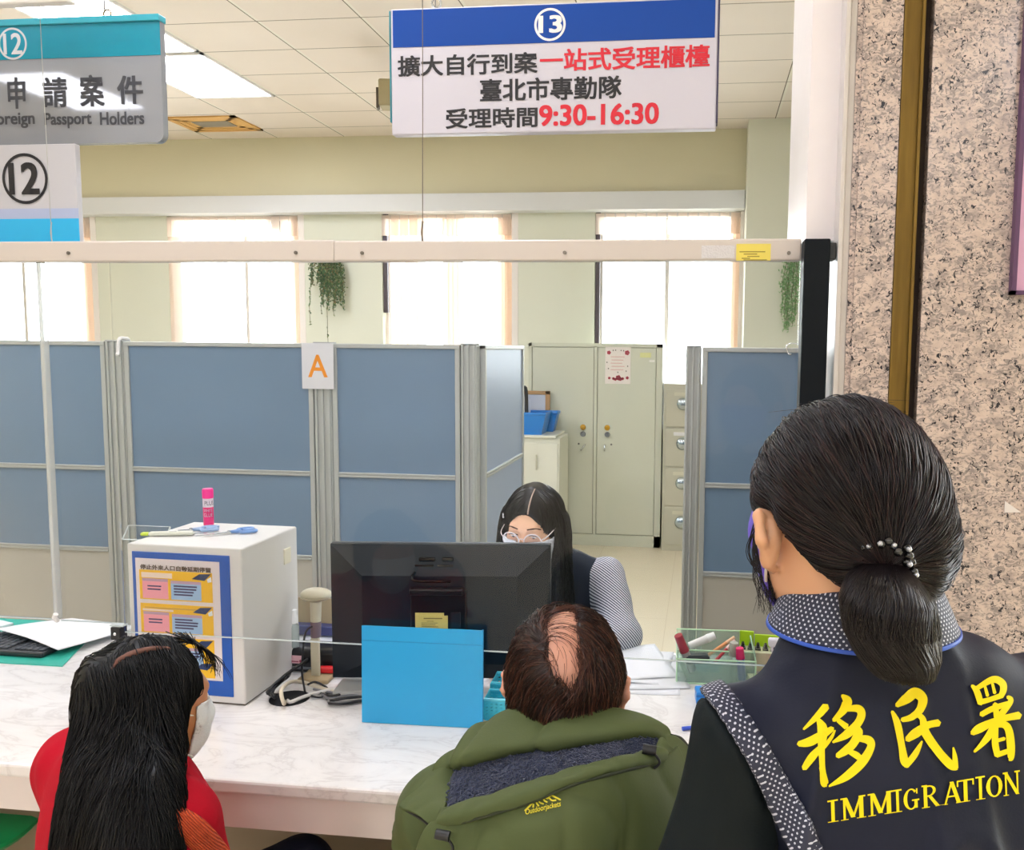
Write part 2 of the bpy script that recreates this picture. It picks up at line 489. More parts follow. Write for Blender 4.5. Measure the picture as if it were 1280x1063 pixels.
def wall_paint(name, c):
    return mat(name, c, 0.75, var=0.03, vscale=1.5)
CREAM = wall_paint('cream_wall_paint', '#e0e1d0')
KHAKI = wall_paint('upper_wall_khaki', '#d6d0b2')  # band above the windows, darker and yellower than the cream piers
def floor_mat():
    m = mat('polished_floor', '#dccdb0', 0.28); n = N(m); co = n.coords()
    x, y, z = n.xyz(co)
    c = n.mix(n.noise(co, 1.3, 4), '#e0d3b6', '#e9dec6')
    def line(cc, p, w_):
        f = n.m('FRACT', n.m('DIVIDE', n.m('ADD', cc, 20.0), p)); return n.m('LESS_THAN', f, w_ / p)
    g = n.m('MAXIMUM', line(x, 0.6, 0.004), line(y, 0.6, 0.004))
    n.base(n.mix(n.m('MULTIPLY', g, 0.35), c, '#b09a70')); return m
def granite():
    m = mat('pink_granite', '#cbb3a0', 0.22); n = N(m); co = n.coords()
    st = n.mapping(co, (1.0, 1.0, 1.45), (0, 0.5, 0))
    big = n.noise(st, 30, 3, 0.6)
    base = n.ramp(big, [(0.30, '#aa9a93'), (0.48, '#cdb9ae'), (0.62, '#d9c6bb'), (0.78, '#bfaca2')])
    n1 = n.noise(st, 78, 2, 0.6, 1.4)
    n2 = n.noise(n.mapping(co, (1.2, 1, 1), (0.4, 0, 0.9)), 105, 2, 0.55, 1.0)
    reg = n.noise(co, 22, 2)
    grey = n.ramp(n.m('ADD', n1, n.m('MULTIPLY', reg, 0.25)), [(0.60, '#000000'), (0.72, '#ffffff')])
    blk = n.ramp(n.m('ADD', n2, n.m('MULTIPLY', reg, 0.22)), [(0.715, '#000000'), (0.75, '#ffffff')])
    c = n.mix(grey, base, '#968a86'); c = n.mix(blk, c, '#2c2a30')
    n.base(c); return m
GRANITE = granite()
SEAM = (-1.475, -0.534)
def marble():
    m = mat('white_marble_worktop', '#e6e2de', 0.16); n = N(m); co = n.coords()
    v = n.noise(n.mapping(co, (1, 2.2, 1), (0, 0, 0.5)), 3.4, 8, 0.62, 1.6)
    c = n.ramp(v, [(0.40, '#e9e6e4'), (0.48, '#e4e1df'), (0.51, '#d8d4d2'), (0.54, '#e4e1df'), (0.7, '#ebe9e7')])
    v2 = n.noise(co, 9, 6, 0.6, 0.8)
    c = n.mix(n.ramp(v2, [(0.60, '#000000'), (0.72, '#777777')]), c, '#cfc8c6')
    x, y, z = n.xyz(co)
    s1 = n.m('LESS_THAN', n.m('ABSOLUTE', n.m('SUBTRACT', x, SEAM[0])), 0.0014)
    s2 = n.m('LESS_THAN', n.m('ABSOLUTE', n.m('SUBTRACT', x, SEAM[1])), 0.0014)
    c = n.mix(n.m('MULTIPLY', n.m('MAXIMUM', s1, s2), 0.55), c, '#8f8780')
    n.base(c); return m

MARBLE = marble()
WHITE = mat('white_paint', '#e8e6e4', 0.5)
ALU = mat('brushed_aluminium', '#c3c6c6', 0.38, metal=0.55)
STEEL = mat('chrome', '#d5d8db', 0.18, metal=1.0)
BLACK = mat('black_plastic', '#14161a', 0.4)

# ------------------------------------------------------------------ floor, ceiling, walls
FLOOR = floor_mat()
struct(MB().box((-8.5, -8, -0.1), (4, 8.1, 0)).build('floor', FLOOR))
CE = struct(MB().box((-8.5, -8, H), (4, 8.1, H + 0.1)).build('ceiling', grid_mat()))
WY = 7.72
PANES = [(-7.4, -5.79), (-5.01, -3.725), (-2.93, -1.725), (-0.98, 0.285)]
ZS, ZH = 0.86, 2.84
b = MB(); b.box((-8.5, WY, 0), (1.6, WY + 0.25, ZS)); b.box((-8.5, WY, ZH), (1.6, WY + 0.25, H))
edges = [-8.5] + [v for p in PANES for v in p] + [1.6]
for i in range(0, len(edges), 2): b.box((edges[i], WY, ZS), (edges[i + 1], WY + 0.25, ZH))
struct(b.build('wall_back', CREAM))
struct(MB().box((-8.5, WY - 0.10, 2.985), (0.315, WY + 0.01, H)).build('trim_1', KHAKI))
struct(MB().box((-8.5, WY - 0.15, 2.832), (0.31, WY + 0.01, 2.985), 0.004).build('trim_2', mat('pelmet_white', '#dfe1e2', 0.5)))
struct(MB().box((0.315, 7.32, 0), (1.6, WY + 0.1, H)).build('pillar', CREAM))
struct(MB().box((-8.6, -8, 0), (-8.5, 8.1, H)).build('wall_left', CREAM))
struct(MB().box((1.5, 2.3, 0), (1.6, WY, H)).build('wall_right', CREAM))
struct(MB().box((3.9, -8, 0), (4.0, 2.6, H)).build('wall_hall', CREAM))
struct(MB().box((-8.5, -8.1, 0), (4, -8, H)).build('wall_front', mat('hall_wall_paint', '#c9c0b2', 0.7)))
# windows: frames, sliding sashes, panes, vertical blinds
WF = mat('window_frame_white', '#e3dcd6', 0.45); WDK = mat('window_frame_dark', '#4b4048', 0.45)
PANE = glassy('window_glass', (0.97, 0.985, 0.98), 0.8)
SLAT = mat('blind_slat_fabric', '#f6efe8', 0.8)
_t = SLAT.node_tree; _tl = _t.nodes.new('ShaderNodeBsdfTranslucent'); _tl.inputs[0].default_value = lin('#fdf3ea')
_mx = _t.nodes.new('ShaderNodeMixShader'); _mx.inputs[0].default_value = 0.7
_o = [n for n in _t.nodes if n.type == 'OUTPUT_MATERIAL'][0]
_t.links.new(_t.nodes['Principled BSDF'].outputs[0], _mx.inputs[1]); _t.links.new(_tl.outputs[0], _mx.inputs[2]); _t.links.new(_mx.outputs[0], _o.inputs[0])
JAMB = mat('jamb_paint', '#efe8e2', 0.6)
for i, (x0, x1) in enumerate(PANES):
    b = MB(); fw = 0.03
    for lo, hi in (((x0, ZS), (x0 + fw, ZH)), ((x1 - fw, ZS), (x1, ZH)), ((x0, ZS), (x1, ZS + fw)), ((x0, ZH - fw), (x1, ZH))):
        b.box((lo[0], WY + 0.08, lo[1]), (hi[0], WY + 0.15, hi[1]))
    W = struct(b.build('window_%d' % (i + 1), WF))
    mid = (x0 + x1) / 2 + (0.07 if i == 1 else 0.0)
    sb = MB()
    for u0, u1, yy in ((x0 + fw, mid + 0.02, 0.10), (mid - 0.02, x1 - fw, 0.125)):
        for lo, hi in (((u0, ZS + fw), (u0 + 0.03, ZH - fw)), ((u1 - 0.03, ZS + fw), (u1, ZH - fw)), ((u0, ZS + fw), (u1, ZS + fw + 0.03)), ((u0, ZH - fw - 0.03), (u1, ZH - fw))):
            sb.box((lo[0], WY + yy, lo[1]), (hi[0], WY + yy + 0.02, hi[1]))
    sb.build('window_sash', WF, W)
    MB().box((x0 + fw, WY + 0.115, ZS + fw), (x1 - fw, WY + 0.119, ZH - fw)).build('pane', PANE, W)
    MB().box((x0 - 0.02, WY - 0.06, ZS - 0.03), (x1 + 0.02, WY + 0.09, ZS)).build('window_sill', WHITE, W)
    if i in (2, 3): MB().box((x0 + 0.005, WY + 0.02, ZS if i == 3 else 1.95), (x0 + 0.042, WY + 0.06, ZH)).build('mullion', WDK, W)
    if i in (0, 1): MB().box((x1 - 0.1 if i == 0 else mid + 0.28, WY + 0.06, ZH - 0.16), (x1 - 0.03 if i == 0 else mid + 0.42, WY + 0.075, ZH - 0.03)).build('latch', WDK, W)
    # vertical blind: head rail and slats, drawn into bunches
    root = thing('vertical_blind', ['pale vertical blind drawn in the window furthest left, behind the hanging number boards', 'pale vertical blind of the second window, between two cream piers',
                                    'cream vertical blind with slats bunched in the middle, right of the hanging fern', 'pale vertical blind behind the tall steel cupboard'][i], 'window blind', ((x0 + x1) / 2, WY + 0.03, ZS), 0, 'vertical blinds')
    hr = MB().box((x0 - (x0 + x1) / 2 + 0.01, -0.02, ZH - ZS - 0.055), (x1 - (x0 + x1) / 2 - 0.01, 0.02, ZH - ZS - 0.015)).build('head_rail', WHITE, root)
    wdt = (x1 - x0)
    if i == 2: us = [0.09, 0.13, 0.17, 0.21, 0.25, 0.29] + [0.49, 0.525, 0.56, 0.595] + [0.91, 0.935, 0.96, 0.98]
    elif i == 0: us = [0.95, 0.965, 0.98] + [0.1, 0.14]
    elif i == 1: us = [0.02, 0.045, 0.965, 0.985]
    else: us = [0.945, 0.965, 0.985]
    for u in us:
        s_ = MB(); cx = -wdt / 2 + u * wdt; ang = 0.55 if i == 2 and u < 0.3 else 1.15
        hw = 0.044
        s_.box((-hw, -0.0008, 0.06), (hw, 0.0008, ZH - ZS - 0.05), 0, Matrix.Translation((cx, 0, 0)) @ Matrix.Rotation(ang, 4, 'Z'))
        s_.build('slat', SLAT, root)
    # short valance slats along the head rail
    vb = MB(); k = int(wdt / 0.085)
    for q in range(k):
        cx = -wdt / 2 + (q + 0.5) * wdt / k
        vb.box((-0.0405, -0.001, ZH - ZS - 0.20), (0.036, 0.001, ZH - ZS - 0.02), 0, Matrix.Translation((cx, -0.035, 0)) @ Matrix.Rotation(0.1, 4, 'Z'))
    vb.build('valance', SLAT, root)
    jb = MB(); jb.box((x1 - 0.001, WY - 0.004, ZS), (x1 + 0.055, WY + 0.01, ZH)); 
    jb.build('window_casing', JAMB, W)

# granite pillar by the counter, with brass corner strip
struct(MB().box((0.4475, 1.9, 0), (1.5, 2.5, H)).build('wall_pillar', GRANITE))
struct(MB().box((0.3085, 1.9, 0), (0.387, 2.5, H)).build('trim_3', GRANITE))
struct(MB().box((0.297, 1.905, 0), (0.3095, 2.5, H)).build('trim_8', GRANITE))
def brass():
    m = mat('aged_brass', '#8c7a30', 0.5, metal=0.6); n = N(m); co = n.coords()
    n.base(n.mix(n.noise(n.mapping(co, (30, 30, 2.2)), 3, 4), '#5c461a', '#8e7230')); return m
BR = brass()
b = MB(); b.box((0.388, 1.908, 0), (0.43, 2.4, H)); b.box((0.388, 1.897, 0), (0.393, 1.91, H)); b.box((0.424, 1.899, 0), (0.430, 1.91, H))
struct(b.build('trim_4', BR))
struct(MB().box((0.43, 1.93, 0), (0.448, 2.4, H)).build('trim_5', mat('dark_joint', '#33271e', 0.8)))
MSTRIP = mat('grey_white_stone', '#cfc8c4', 0.3, var=0.05, vscale=30)
struct(MB().box((0.273, 1.9, 0), (0.283, 2.45, H), 0.002).build('trim_6', MSTRIP))
struct(MB().box((0.283, 1.908, 0), (0.2975, 2.45, H), 0.002).build('trim_9', MSTRIP))
struct(MB().box((0.2125, 1.962, 1.886), (0.274, 2.4, H)).build('trim_7', mat('white_stone', '#efe8e8', 0.3, var=0.03, vscale=20)))

# ------------------------------------------------------------------ ceiling fixtures
def emit(name, c, s_):
    return mat(name, '#ffffff', 0.5, emit=c, estr=s_)
LIT = emit('lit_diffuser', '#f1f4ff', LAMP)
def troffer(x0, x1, y0, y1, label, grp='recessed ceiling lights'):
    cx, cy = (x0 + x1) / 2, (y0 + y1) / 2
    r = thing('ceiling_light', label, 'ceiling light', (cx, cy, H), 0, grp)
    a, c = (x1 - x0) / 2, (y1 - y0) / 2
    f = MB()
    for lo, hi in (((-a, -c), (-a + 0.02, c)), ((a - 0.02, -c), (a, c)), ((-a, -c), (a, -c + 0.02)), ((-a, c - 0.02), (a, c))):
        f.box((lo[0], lo[1], -0.012), (hi[0], hi[1], -0.0005))
    f.build('frame', WHITE, r)
    MB().box((-a + 0.018, -c + 0.018, -0.008), (a - 0.018, c - 0.018, -0.001)).build('diffuser', LIT, r)
    return r
troffer(-3.843, -3.222, 5.40, 6.349, 'recessed light glowing white in the ceiling right of the grey hanging sign')
troffer(-3.843, -3.222, 4.43, 5.36, 'recessed light half hidden behind the grey hanging sign, one row nearer than its neighbour')
OUT = 'recessed office ceiling light outside the picture above the desks'
for x in (-0.72, -3.22 - 3 * 0.6255):
    for y0 in (3.02, 0.8):
        troffer(x - 0.62, x, y0, y0 + 0.94, OUT)
troffer(-3.843, -3.222, 1.6, 2.54, OUT); troffer(0.53, 1.15, 3.02, 3.96, OUT); troffer(0.53, 1.15, 5.4, 6.34, OUT) if False else None
# lights of the public hall behind the camera (one mirrors in the grey sign)
HALL = 'recessed ceiling light over the public hall behind the camera'
for x in (-4.7, -2.2, 0.0, 2.0):
    for y0 in (-1.92, -4.4, -6.6):
        troffer(x - 0.31, x + 0.31, y0 - 0.47, y0 + 0.47, HALL)
r = thing('air_vent', 'tan square air vent in the ceiling near the back wall', 'air vent', (-4.145, 7.095, H), 0)
TAN = mat('stained_vent', '#dcab62', 0.6, var=0.12, vscale=6); a, c = 0.31, 0.235
b = MB()
for k in range(4):
    t0 = k * 0.05
    for lo, hi in (((-a + t0, -c + t0), (-a + t0 + 0.045, c - t0)), ((a - t0 - 0.045, -c + t0), (a - t0, c - t0)), ((-a + t0, -c + t0), (a - t0, -c + t0 + 0.045)), ((-a + t0, c - t0 - 0.045), (a - t0, c - t0))):
        if k < 3: b.box((lo[0], lo[1], -0.012 + k * 0.003), (hi[0], hi[1], -0.0005))
b.build('louvre_frame', TAN, r)
MB().box((-0.16, -0.085, -0.008), (0.16, 0.085, -0.001)).build('grille', mat('vent_core', '#8f8676', 0.6), r)
# wall/ceiling speaker behind the blue sign
p = atd(485, 119, 5.7)
r = thing('ceiling_speaker', 'small beige loudspeaker hung from the ceiling behind the blue 13 sign', 'loudspeaker', (p[0] + 0.05, p[1], p[2]), 0.2)
BEI = mat('beige_plastic', '#aa9c74', 0.5)
MB().box((-0.10, -0.07, -0.085), (0.10, 0.08, 0.085), 0.012).build('speaker_body', BEI, r)
MB().box((-0.115, -0.06, -0.10), (-0.1, 0.0, 0.03), 0.003).build('bracket', mat('dark_bracket', '#4d4232', 0.5), r)
MB().cyl((0.02, 0, 0.085), (0.02, 0, H - p[2] - 0.001), 0.012).build('ceiling_rod', mat('dark_bracket'), r)
MB().cyl((0.0, -0.03, -0.12), (0.0, -0.07, -0.15), 0.03, 0.02).build('camera_eye', BLACK, r)
# ------------------------------------------------------------------ hanging signs
def P21(px, py, y=2.1): return on(px, py, 1, y)
SIGNW = mat('sign_white', '#c6c2cc', 0.35); INK = mat('sign_black', '#121014', 0.5); RED = mat('sign_red', '#cf1129', 0.5)
SBLUE = mat('sign_blue', '#05429a', 0.4, spec=0.25); EDGE = mat('sign_edge', '#3a3350', 0.5)
FACE = Matrix(((1, 0, 0, 0), (0, 0, -1, 0), (0, 1, 0, 0), (0, 0, 0, 1)))     # text plane facing the hall (-y)
def face_text(parent, name, body, x0, z0, x1, z1, m, y, bold=0.02, shear=0.0):
    me = text_fit(body, x0, z0, x1, z1, bold, 0, 0.01, shear)
    me.transform(Matrix.Translation((0, y, 0)) @ FACE)
    return link(name, me, m, parent)
def face_ring(parent, cx, cz, r, wd, m, y):
    me = ring2d(cx, cz, r, r, wd); me.transform(Matrix.Translation((0, y, 0)) @ FACE); return link('ring', me, m, parent)
def chain_links(parent, x, z0, z1, m):
    return MB().tube([(x, 0, z0), (x, 0, z1)], 0.0022, 6).build('hanging_rod', m, parent)

sx0, sx1, sz0, sz1 = -0.768, 0.0145, 2.1605, 2.4555
SC = (sx0 + sx1) / 2
r = thing('hanging_sign', 'white hanging sign with a blue band reading 13 and service hours in red', 'sign', (SC, 2.1, 0), 0)
L = lambda x: x - SC
MB().box((L(sx0), 0, sz0), (L(sx1), 0.03, sz1), 0.003).build('panel', [SIGNW], r)
MB().box((L(sx1) - 0.0005, -0.001, sz0 + 0.012), (L(sx1) + 0.004, 0.031, sz1 - 0.004), 0.002).build('edge_strip', EDGE, r)
MB().box((L(sx0) - 0.004, -0.001, sz0 + 0.03), (L(sx0) + 0.0005, 0.031, sz1 - 0.004), 0.002).build('edge_strip', mat('sign_edge_teal', '#2b7f8d', 0.5), r)
MB().box((L(sx0) + 0.006, -0.0012, 2.3655), (L(sx1) - 0.007, 0.0005, sz1 - 0.004)).build('blue_band', SBLUE, r)
c = P21(687.6, 31); face_ring(r, L(c[0]), c[2], 0.0375, 0.0055, WHITE, -0.0018)
face_text(r, 'number', '13', L(c[0]) - 0.028, c[2] - 0.019, L(c[0]) + 0.029, c[2] + 0.021, WHITE, -0.0018, 0.035)
def row(body, pxl, pyt, pxr, pyb, m, bold):
    a = P21(pxl, pyt); d = P21(pxr, pyb)
    face_text(r, 'lettering', body, L(a[0]), d[2], L(d[0]), a[2], m, -0.001, bold)
row('擴大自行到案', 497, 70, 672, 91.5, INK, 0.026)
row('一站式受理櫃檯', 675, 62, 887, 84, RED, 0.026)
row('臺北市專勤隊', 600, 99, 777, 123.5, INK, 0.026)
row('受理時間', 557, 136, 672, 159, INK, 0.026)
row('9:30-16:30', 674, 131.5, 823.5, 155, RED, 0.03)
for x in (-0.28, 0.28): chain_links(r, x, sz1, H, mat('wire_grey', '#8d8a86', 0.5))
MB().tube([(-0.28, 0.01, sz1 + 0.012 + 0.011 * math.sin(a)) if False else (-0.28 + 0.011 * math.cos(a), 0.01, sz1 + 0.014 + 0.011 * math.sin(a)) for a in np.linspace(0, 6.28, 14)[:-1]], 0.003, 6, True).build('hook_ring', STEEL, r)

# grey / teal sign for counter 12
gx0, gx1, gz0, gz1 = -2.28, -1.3635, 2.1545, 2.4600; gc = (gx0 + gx1) / 2
r = thing('hanging_sign', 'glossy grey hanging sign with a teal band reading 12, for foreign passport holders', 'sign', (gc, 2.1, 0), 0)
L = lambda x: x - gc
def gsign():
    m = mat('grey_sign_acrylic', '#8f9299', 0.04, spec=0.8); return m
def rrect(x0, y0, x1, y1, rad, which=(1, 1, 1, 1)):
    out = []
    for i, (cx, cy, a0) in enumerate(((x1 - rad, y1 - rad, 0), (x0 + rad, y1 - rad, 90), (x0 + rad, y0 + rad, 180), (x1 - rad, y0 + rad, 270))):
        if which[i]:
            for a in np.linspace(a0, a0 + 90, 7): out.append((cx + rad * math.cos(math.radians(a)), cy + rad * math.sin(math.radians(a))))
        else: out.append((x1 if i in (0, 3) else x0, y1 if i in (0, 1) else y0))
    return out
MB().prism(rrect(L(gx0), gz0, L(gx1), gz1, 0.022, (0, 0, 1, 1)), -0.02, 0.0, FACE).build('panel', gsign(), r)
TEAL = mat('teal_band', '#0f8aa3', 0.25)
MB().box((L(gx0), -0.0012, 2.3665), (L(gx1), 0.0003, gz1 - 0.012)).build('teal_band', TEAL, r)
MB().box((L(gx0) - 0.002, -0.007, gz1 - 0.012), (L(gx1) + 0.002, 0.024, gz1 + 0.004), 0.002).build('top_rail', mat('teal_rail', '#3aa5b8', 0.3), r)
SILV = mat('silver_letter', '#d8dfe4', 0.25, metal=0.3)
c = P21(16.5, 55); face_ring(r, L(c[0]), c[2], 0.0395, 0.005, SILV, -0.002)
face_text(r, 'number', '12', L(c[0]) - 0.026, c[2] - 0.026, L(c[0]) + 0.026, c[2] + 0.026, SILV, -0.002, 0.02)
GINK = mat('grey_sign_ink', '#3b3d44', 0.4)
for ch, a, d in (('申', (9, 97), (33, 136)), ('請', (53, 97), (85, 134)), ('案', (99, 94), (131, 133)), ('件', (146, 95), (180, 130))):
    p = P21(*a); q = P21(*d); face_text(r, 'lettering', ch, L(p[0]), q[2], L(q[0]), p[2], GINK, -0.0015, 0.028)
for wd, a, d in (('Foreign', (-13, 141), (44.5, 160)), ('Passport', (55.5, 141.5), (115.5, 160)), ('Holders', (125, 140.5), (181, 155.5))):
    p = P21(*a); q = P21(*d); face_text(r, 'lettering', wd, L(p[0]), q[2], L(q[0]), p[2], GINK, -0.0015, 0.03)
for x in (L(-1.51), L(-2.1)):
    MB().tube([(x + 0.010 * math.cos(a), 0.01, gz1 + 0.014 + 0.010 * math.sin(a)) for a in np.linspace(0, 6.28, 14)[:-1]], 0.0025, 6, True).build('hook_ring', mat('hook_brass', '#a58a60', 0.4, metal=0.6), r)
    chain_links(r, x, gz1 + 0.02, H, mat('wire_grey'))

# white counter-number board below it
bx0, bx1 = -2.08, -1.5645; bc = (bx0 + bx1) / 2
r = thing('number_board', 'white board with a circled black 12 above a light blue stripe', 'sign', (bc, 2.05, 0), 0)
L = lambda x: x - bc
MB().box((L(bx0), -0.006, 1.896), (L(bx1), 0.012, 2.142), 0.002).build('panel', mat('board_white', '#bfbec4', 0.4), r)
MB().box((L(bx0), -0.0072, 1.959), (L(bx1) + 0.0006, -0.0045, 1.984)).build('lavender_stripe', mat('lavender', '#a9b3d2', 0.4), r)
MB().box((L(bx0), -0.0074, 1.8965), (L(bx1) + 0.0008, -0.0045, 1.959)).build('blue_stripe', mat('sky_blue', '#27b1e6', 0.4), r)
c = P21(31.5, 223.5, 2.043); face_ring(r, L(c[0]), c[2], 0.0625, 0.0075, INK, -0.008)
face_text(r, 'number', '12', L(c[0]) - 0.045, c[2] - 0.039, L(c[0]) + 0.039, c[2] + 0.040, INK, -0.008, 0.03)

# white box sign at the top left corner
r = thing('hanging_light_box', 'white box hung from the ceiling at the top left corner, above the grey sign', 'sign', (-1.95, 1.92, 0), 0)
p = on(95, 6, 1, 1.92)
MB().box((-1.0, -0.03, p[2] - 0.003), (p[0] + 1.95, 0.0, p[2] + 0.16), 0.004).build('box_body', WHITE, r)
for x in (-0.35, 0.25): chain_links(r, x, p[2] + 0.15, H, mat('wire_grey'))

# ------------------------------------------------------------------ glass screen
GY = 1.95
r = thing('glass_screen', 'clear acrylic counter screen hung from a white rail above the marble counter', 'screen', (-1.0, GY, 0), 0)
RAILM = mat('rail_white', '#d0c6be', 0.3)
MB().box((-2.2, -0.008, 1.842), (0.148, 0.030, 1.8905), 0.004).build('rail', RAILM, r)
MB().box((0.1475, -0.008, 1.842), (1.2025, 0.030, 1.8885), 0.004).build('rail', RAILM, r)
ACR = glassy('clear_acrylic', (0.975, 0.982, 0.982), 0.42)
ACRE = mat('acrylic_edge', '#cfd9da', 0.2)
for x0, x1, z0, dy in ((-2.2, -0.611, 0.952, 0.006), (-0.602, -0.435, 0.95, 0.006), (-0.424, 1.2025, 0.931, -0.0)):
    g = MB().box((x0, 0.008 + dy, z0), (x1, 0.013 + dy, 1.8425)).build('pane', ACR, r)
    MB().box((x0 + 0.001, 0.0075 + dy, z0 - 0.0022), (x1 - 0.001, 0.0135 + dy, z0 - 0.0002)).build('pane_edge', ACRE, r)
MB().box((-0.612, 0.002, 0.953), (-0.601, 0.022, 1.842), 0.003).build('joint_strip', glassy('strip_plastic', (0.95, 0.96, 0.96), 0.9, 0.1, 0.45, '#e6eaea'), r)
MB().tube([(-0.607, 0.01, 0.95), (-0.604, -0.004, 0.962), (-0.598, -0.006, 0.972)], 0.006, 8).build('strip_clip', WHITE, r)
k = MB().box((-0.452, -0.006, 0.913), (-0.427, 0.022, 0.945), 0.001).build('clamp', BLACK, r)
MB().sph((-0.440, -0.007, 0.929), (0.0045, 0.003, 0.0045), 12).build('clamp_screw', STEEL, k, True)
MB().box((-0.459, 0.001, 0.945), (-0.423, 0.02, 0.949)).build('clamp_cap', ACRE, r)
for px, py in ((86, 316.5), (370, 316), (453, 316.5), (706, 316), (986, 316.5)):
    q = on(px, py, 1, GY - 0.008)
    MB().cyl((q[0] + 1, -0.011, q[2]), (q[0] + 1, -0.0075, q[2]), 0.0042, seg=12).build('screw', mat('screw_grey', '#77716a', 0.3, metal=0.8), r)
# yellow notice and clear tape stuck on the rail
st = MB(); p = on(920.5, 305, 1, GY - 0.008); q = on(963, 326, 1, GY - 0.008)
st.box((p[0], -0.0009, q[2]), (q[0], 0, p[2]))
r2 = st.build('sticker', mat('yellow_sticker', '#e8d560', 0.5)); r2.location = (0, GY - 0.0085, 0)
tag(r2, 'yellow notice sticker at the right end of the white screen rail', 'sticker')
tb = MB()
for z, x0, x1 in ((0.018, 0.003, 0.062), (0.013, 0.012, 0.045), (0.008, 0.02, 0.05), (0.004, 0.008, 0.03)):
    tb.box((p[0] + x0 + 0.004, -0.0012, q[2] + z), (p[0] + x1, -0.0008, q[2] + z + 0.002))
tb.box((p[0] + 0.016, -0.0014, q[2] + 0.0005), (p[0] + 0.066, -0.0008, q[2] + 0.0025))
tb.build('print', mat('sticker_print', '#8d7c2c', 0.6), r2)
p0 = on(877, 307, 1, GY - 0.008); q0 = on(918, 323, 1, GY - 0.008)
r2 = MB().box((p0[0], -0.0007, q0[2]), (q0[0], 0, p0[2])).build('tape', mat('tape_white', '#d8d4d6', 0.35, bump=0.6, bscale=260)); r2.location = (0, GY - 0.0085, 0)
tag(r2, 'whitish wrinkled tape on the screen rail, left of the yellow sticker', 'tape')
# black post carrying the right end
r = thing('black_post', 'tall black metal post holding the right end of the glass screen', 'post', (0.234, 1.93, 0.75), 0)
MB().box((-0.030, -0.03, 0), (0.024, 0.03, 1.133), 0.003).build('post_body', mat('post_black', '#0c1218', 0.5, spec=0.15), r)
MB().box((0.020, -0.026, 1.09), (0.0365, 0.02, 1.125), 0.002).build('post_hook', BLACK, r)
MB().box((-0.034, -0.034, 0), (0.03, 0.034, 0.006)).build('foot_plate', BLACK, r)
# wires
WIRE = mat('wire_dark', '#6f665d', 0.5)
for px, lab, ztop in ((527, 'thin steel wire crossing the blue 13 sign down to the screen rail', H), (62, 'thin steel wire crossing the number 12 boards down to the screen rail', H)):
    a = on(px, 299, 1, GY - 0.012)
    o = MB().tube([(0, 0, 0), (0.003 if px > 300 else -0.002, 0, 0.3), (0.012 if px > 300 else -0.004, 0, ztop - a[2])], 0.0011 if px > 300 else 0.0008, 6).build('suspension_wire', WIRE if px > 300 else mat('wire_pale', '#a9aaa6', 0.5))
    o.location = (a[0], GY - 0.005, a[2] - 0.004); tag(o, lab, 'wire')
    MB().tube([(0, 0, 0.0), (-0.002, 0, 0.02), (0.001, 0, 0.045)], 0.0026 if px > 300 else 0.0014, 6).build('turnbuckle', WIRE if px > 300 else mat('wire_pale'), o)

# ------------------------------------------------------------------ cubicle dividers
FAB = mat('divider_blue', '#738ca6', 0.3, var=0.06, vscale=2.5)
FAB2 = mat('divider_blue_pale', '#96a8c6', 0.35, var=0.05, vscale=2.5)
GREYP = mat('divider_grey', '#bdbab0', 0.4, var=0.04, vscale=3)
DALU = mat('divider_frame', '#b9bdbb', 0.4, metal=0.25)
def divider(x0, x1, label, dots=True, M=None, blue=FAB, loc=None, rotz=0.0, yy=3.55):
    w_ = x1 - x0; D = 0.045
    r = thing('cubicle_divider', label, 'office divider', loc or (x0 + w_ / 2, yy, 0), rotz, 'blue cubicle dividers')
    a = w_ / 2; f = MB(); fw = 0.022
    f.box((-a, 0, 0.02), (-a + fw, D, 1.655), 0.003); f.box((a - fw, 0, 0.02), (a, D, 1.655), 0.003)
    f.box((-a, -0.001, 1.637), (a, D + 0.001, 1.656), 0.003); f.box((-a, 0, 0.0), (a, D, 0.06))
    for z in (1.083, 0.712):
        f.box((-a + fw, -0.002, z), (a - fw, D + 0.002, z + 0.009), 0.002); f.box((-a + fw, -0.002, z + 0.012), (a - fw, D + 0.002, z + 0.021), 0.002)
        f.box((-a + fw, 0.002, z), (a - fw, D - 0.002, z + 0.02))
    f.build('frame', DALU, r)
    MB().box((-a + fw - 0.001, 0.008, 1.104), (a - fw + 0.001, D - 0.008, 1.638)).build('upper_panel', blue, r)
    MB().box((-a + fw - 0.001, 0.008, 0.733), (a - fw + 0.001, D - 0.008, 1.084)).build('middle_panel', blue, r)
    MB().box((-a + fw - 0.001, 0.008, 0.06), (a - fw + 0.001, D - 0.008, 0.713)).build('lower_panel', GREYP, r)
    return r
def dpost(x0, x1, label, y=3.55):
    c = (x0 + x1) / 2; a = (x1 - x0) / 2
    r = thing('divider_post', label, 'post', (c, y, 0), 0, 'aluminium divider posts')
    b = MB(); b.box((-a, 0.004, 0), (a, 0.06, 1.655), 0.004)
    for u in (-0.9, -0.2, 0.55): b.box((u * a, -0.004, 0.0), (u * a + 0.28 * a, 0.01, 1.655), 0.003)
    b.build('post_profile', DALU, r)
    MB().box((-a, -0.002, 1.655), (a, 0.06, 1.662), 0.003).build('post_cap', mat('post_cap', '#a9adad', 0.5), r)
divider(-3.95, -2.622, 'blue cubicle divider furthest left, behind the keyboard and teal mat')
dpost(-2.619, -2.535, 'aluminium divider post left of the white box, below the white hook')
divider(-2.532, -1.662, 'widest blue cubicle divider, behind the white box and pink glue bottle')
dpost(-1.659, -1.580, 'aluminium divider post under the paper letter A')
divider(-1.577, -1.016, 'blue cubicle divider right of the letter A, behind the black monitor')
dpost(-1.013, -0.945, 'aluminium divider post left of the seated clerk')
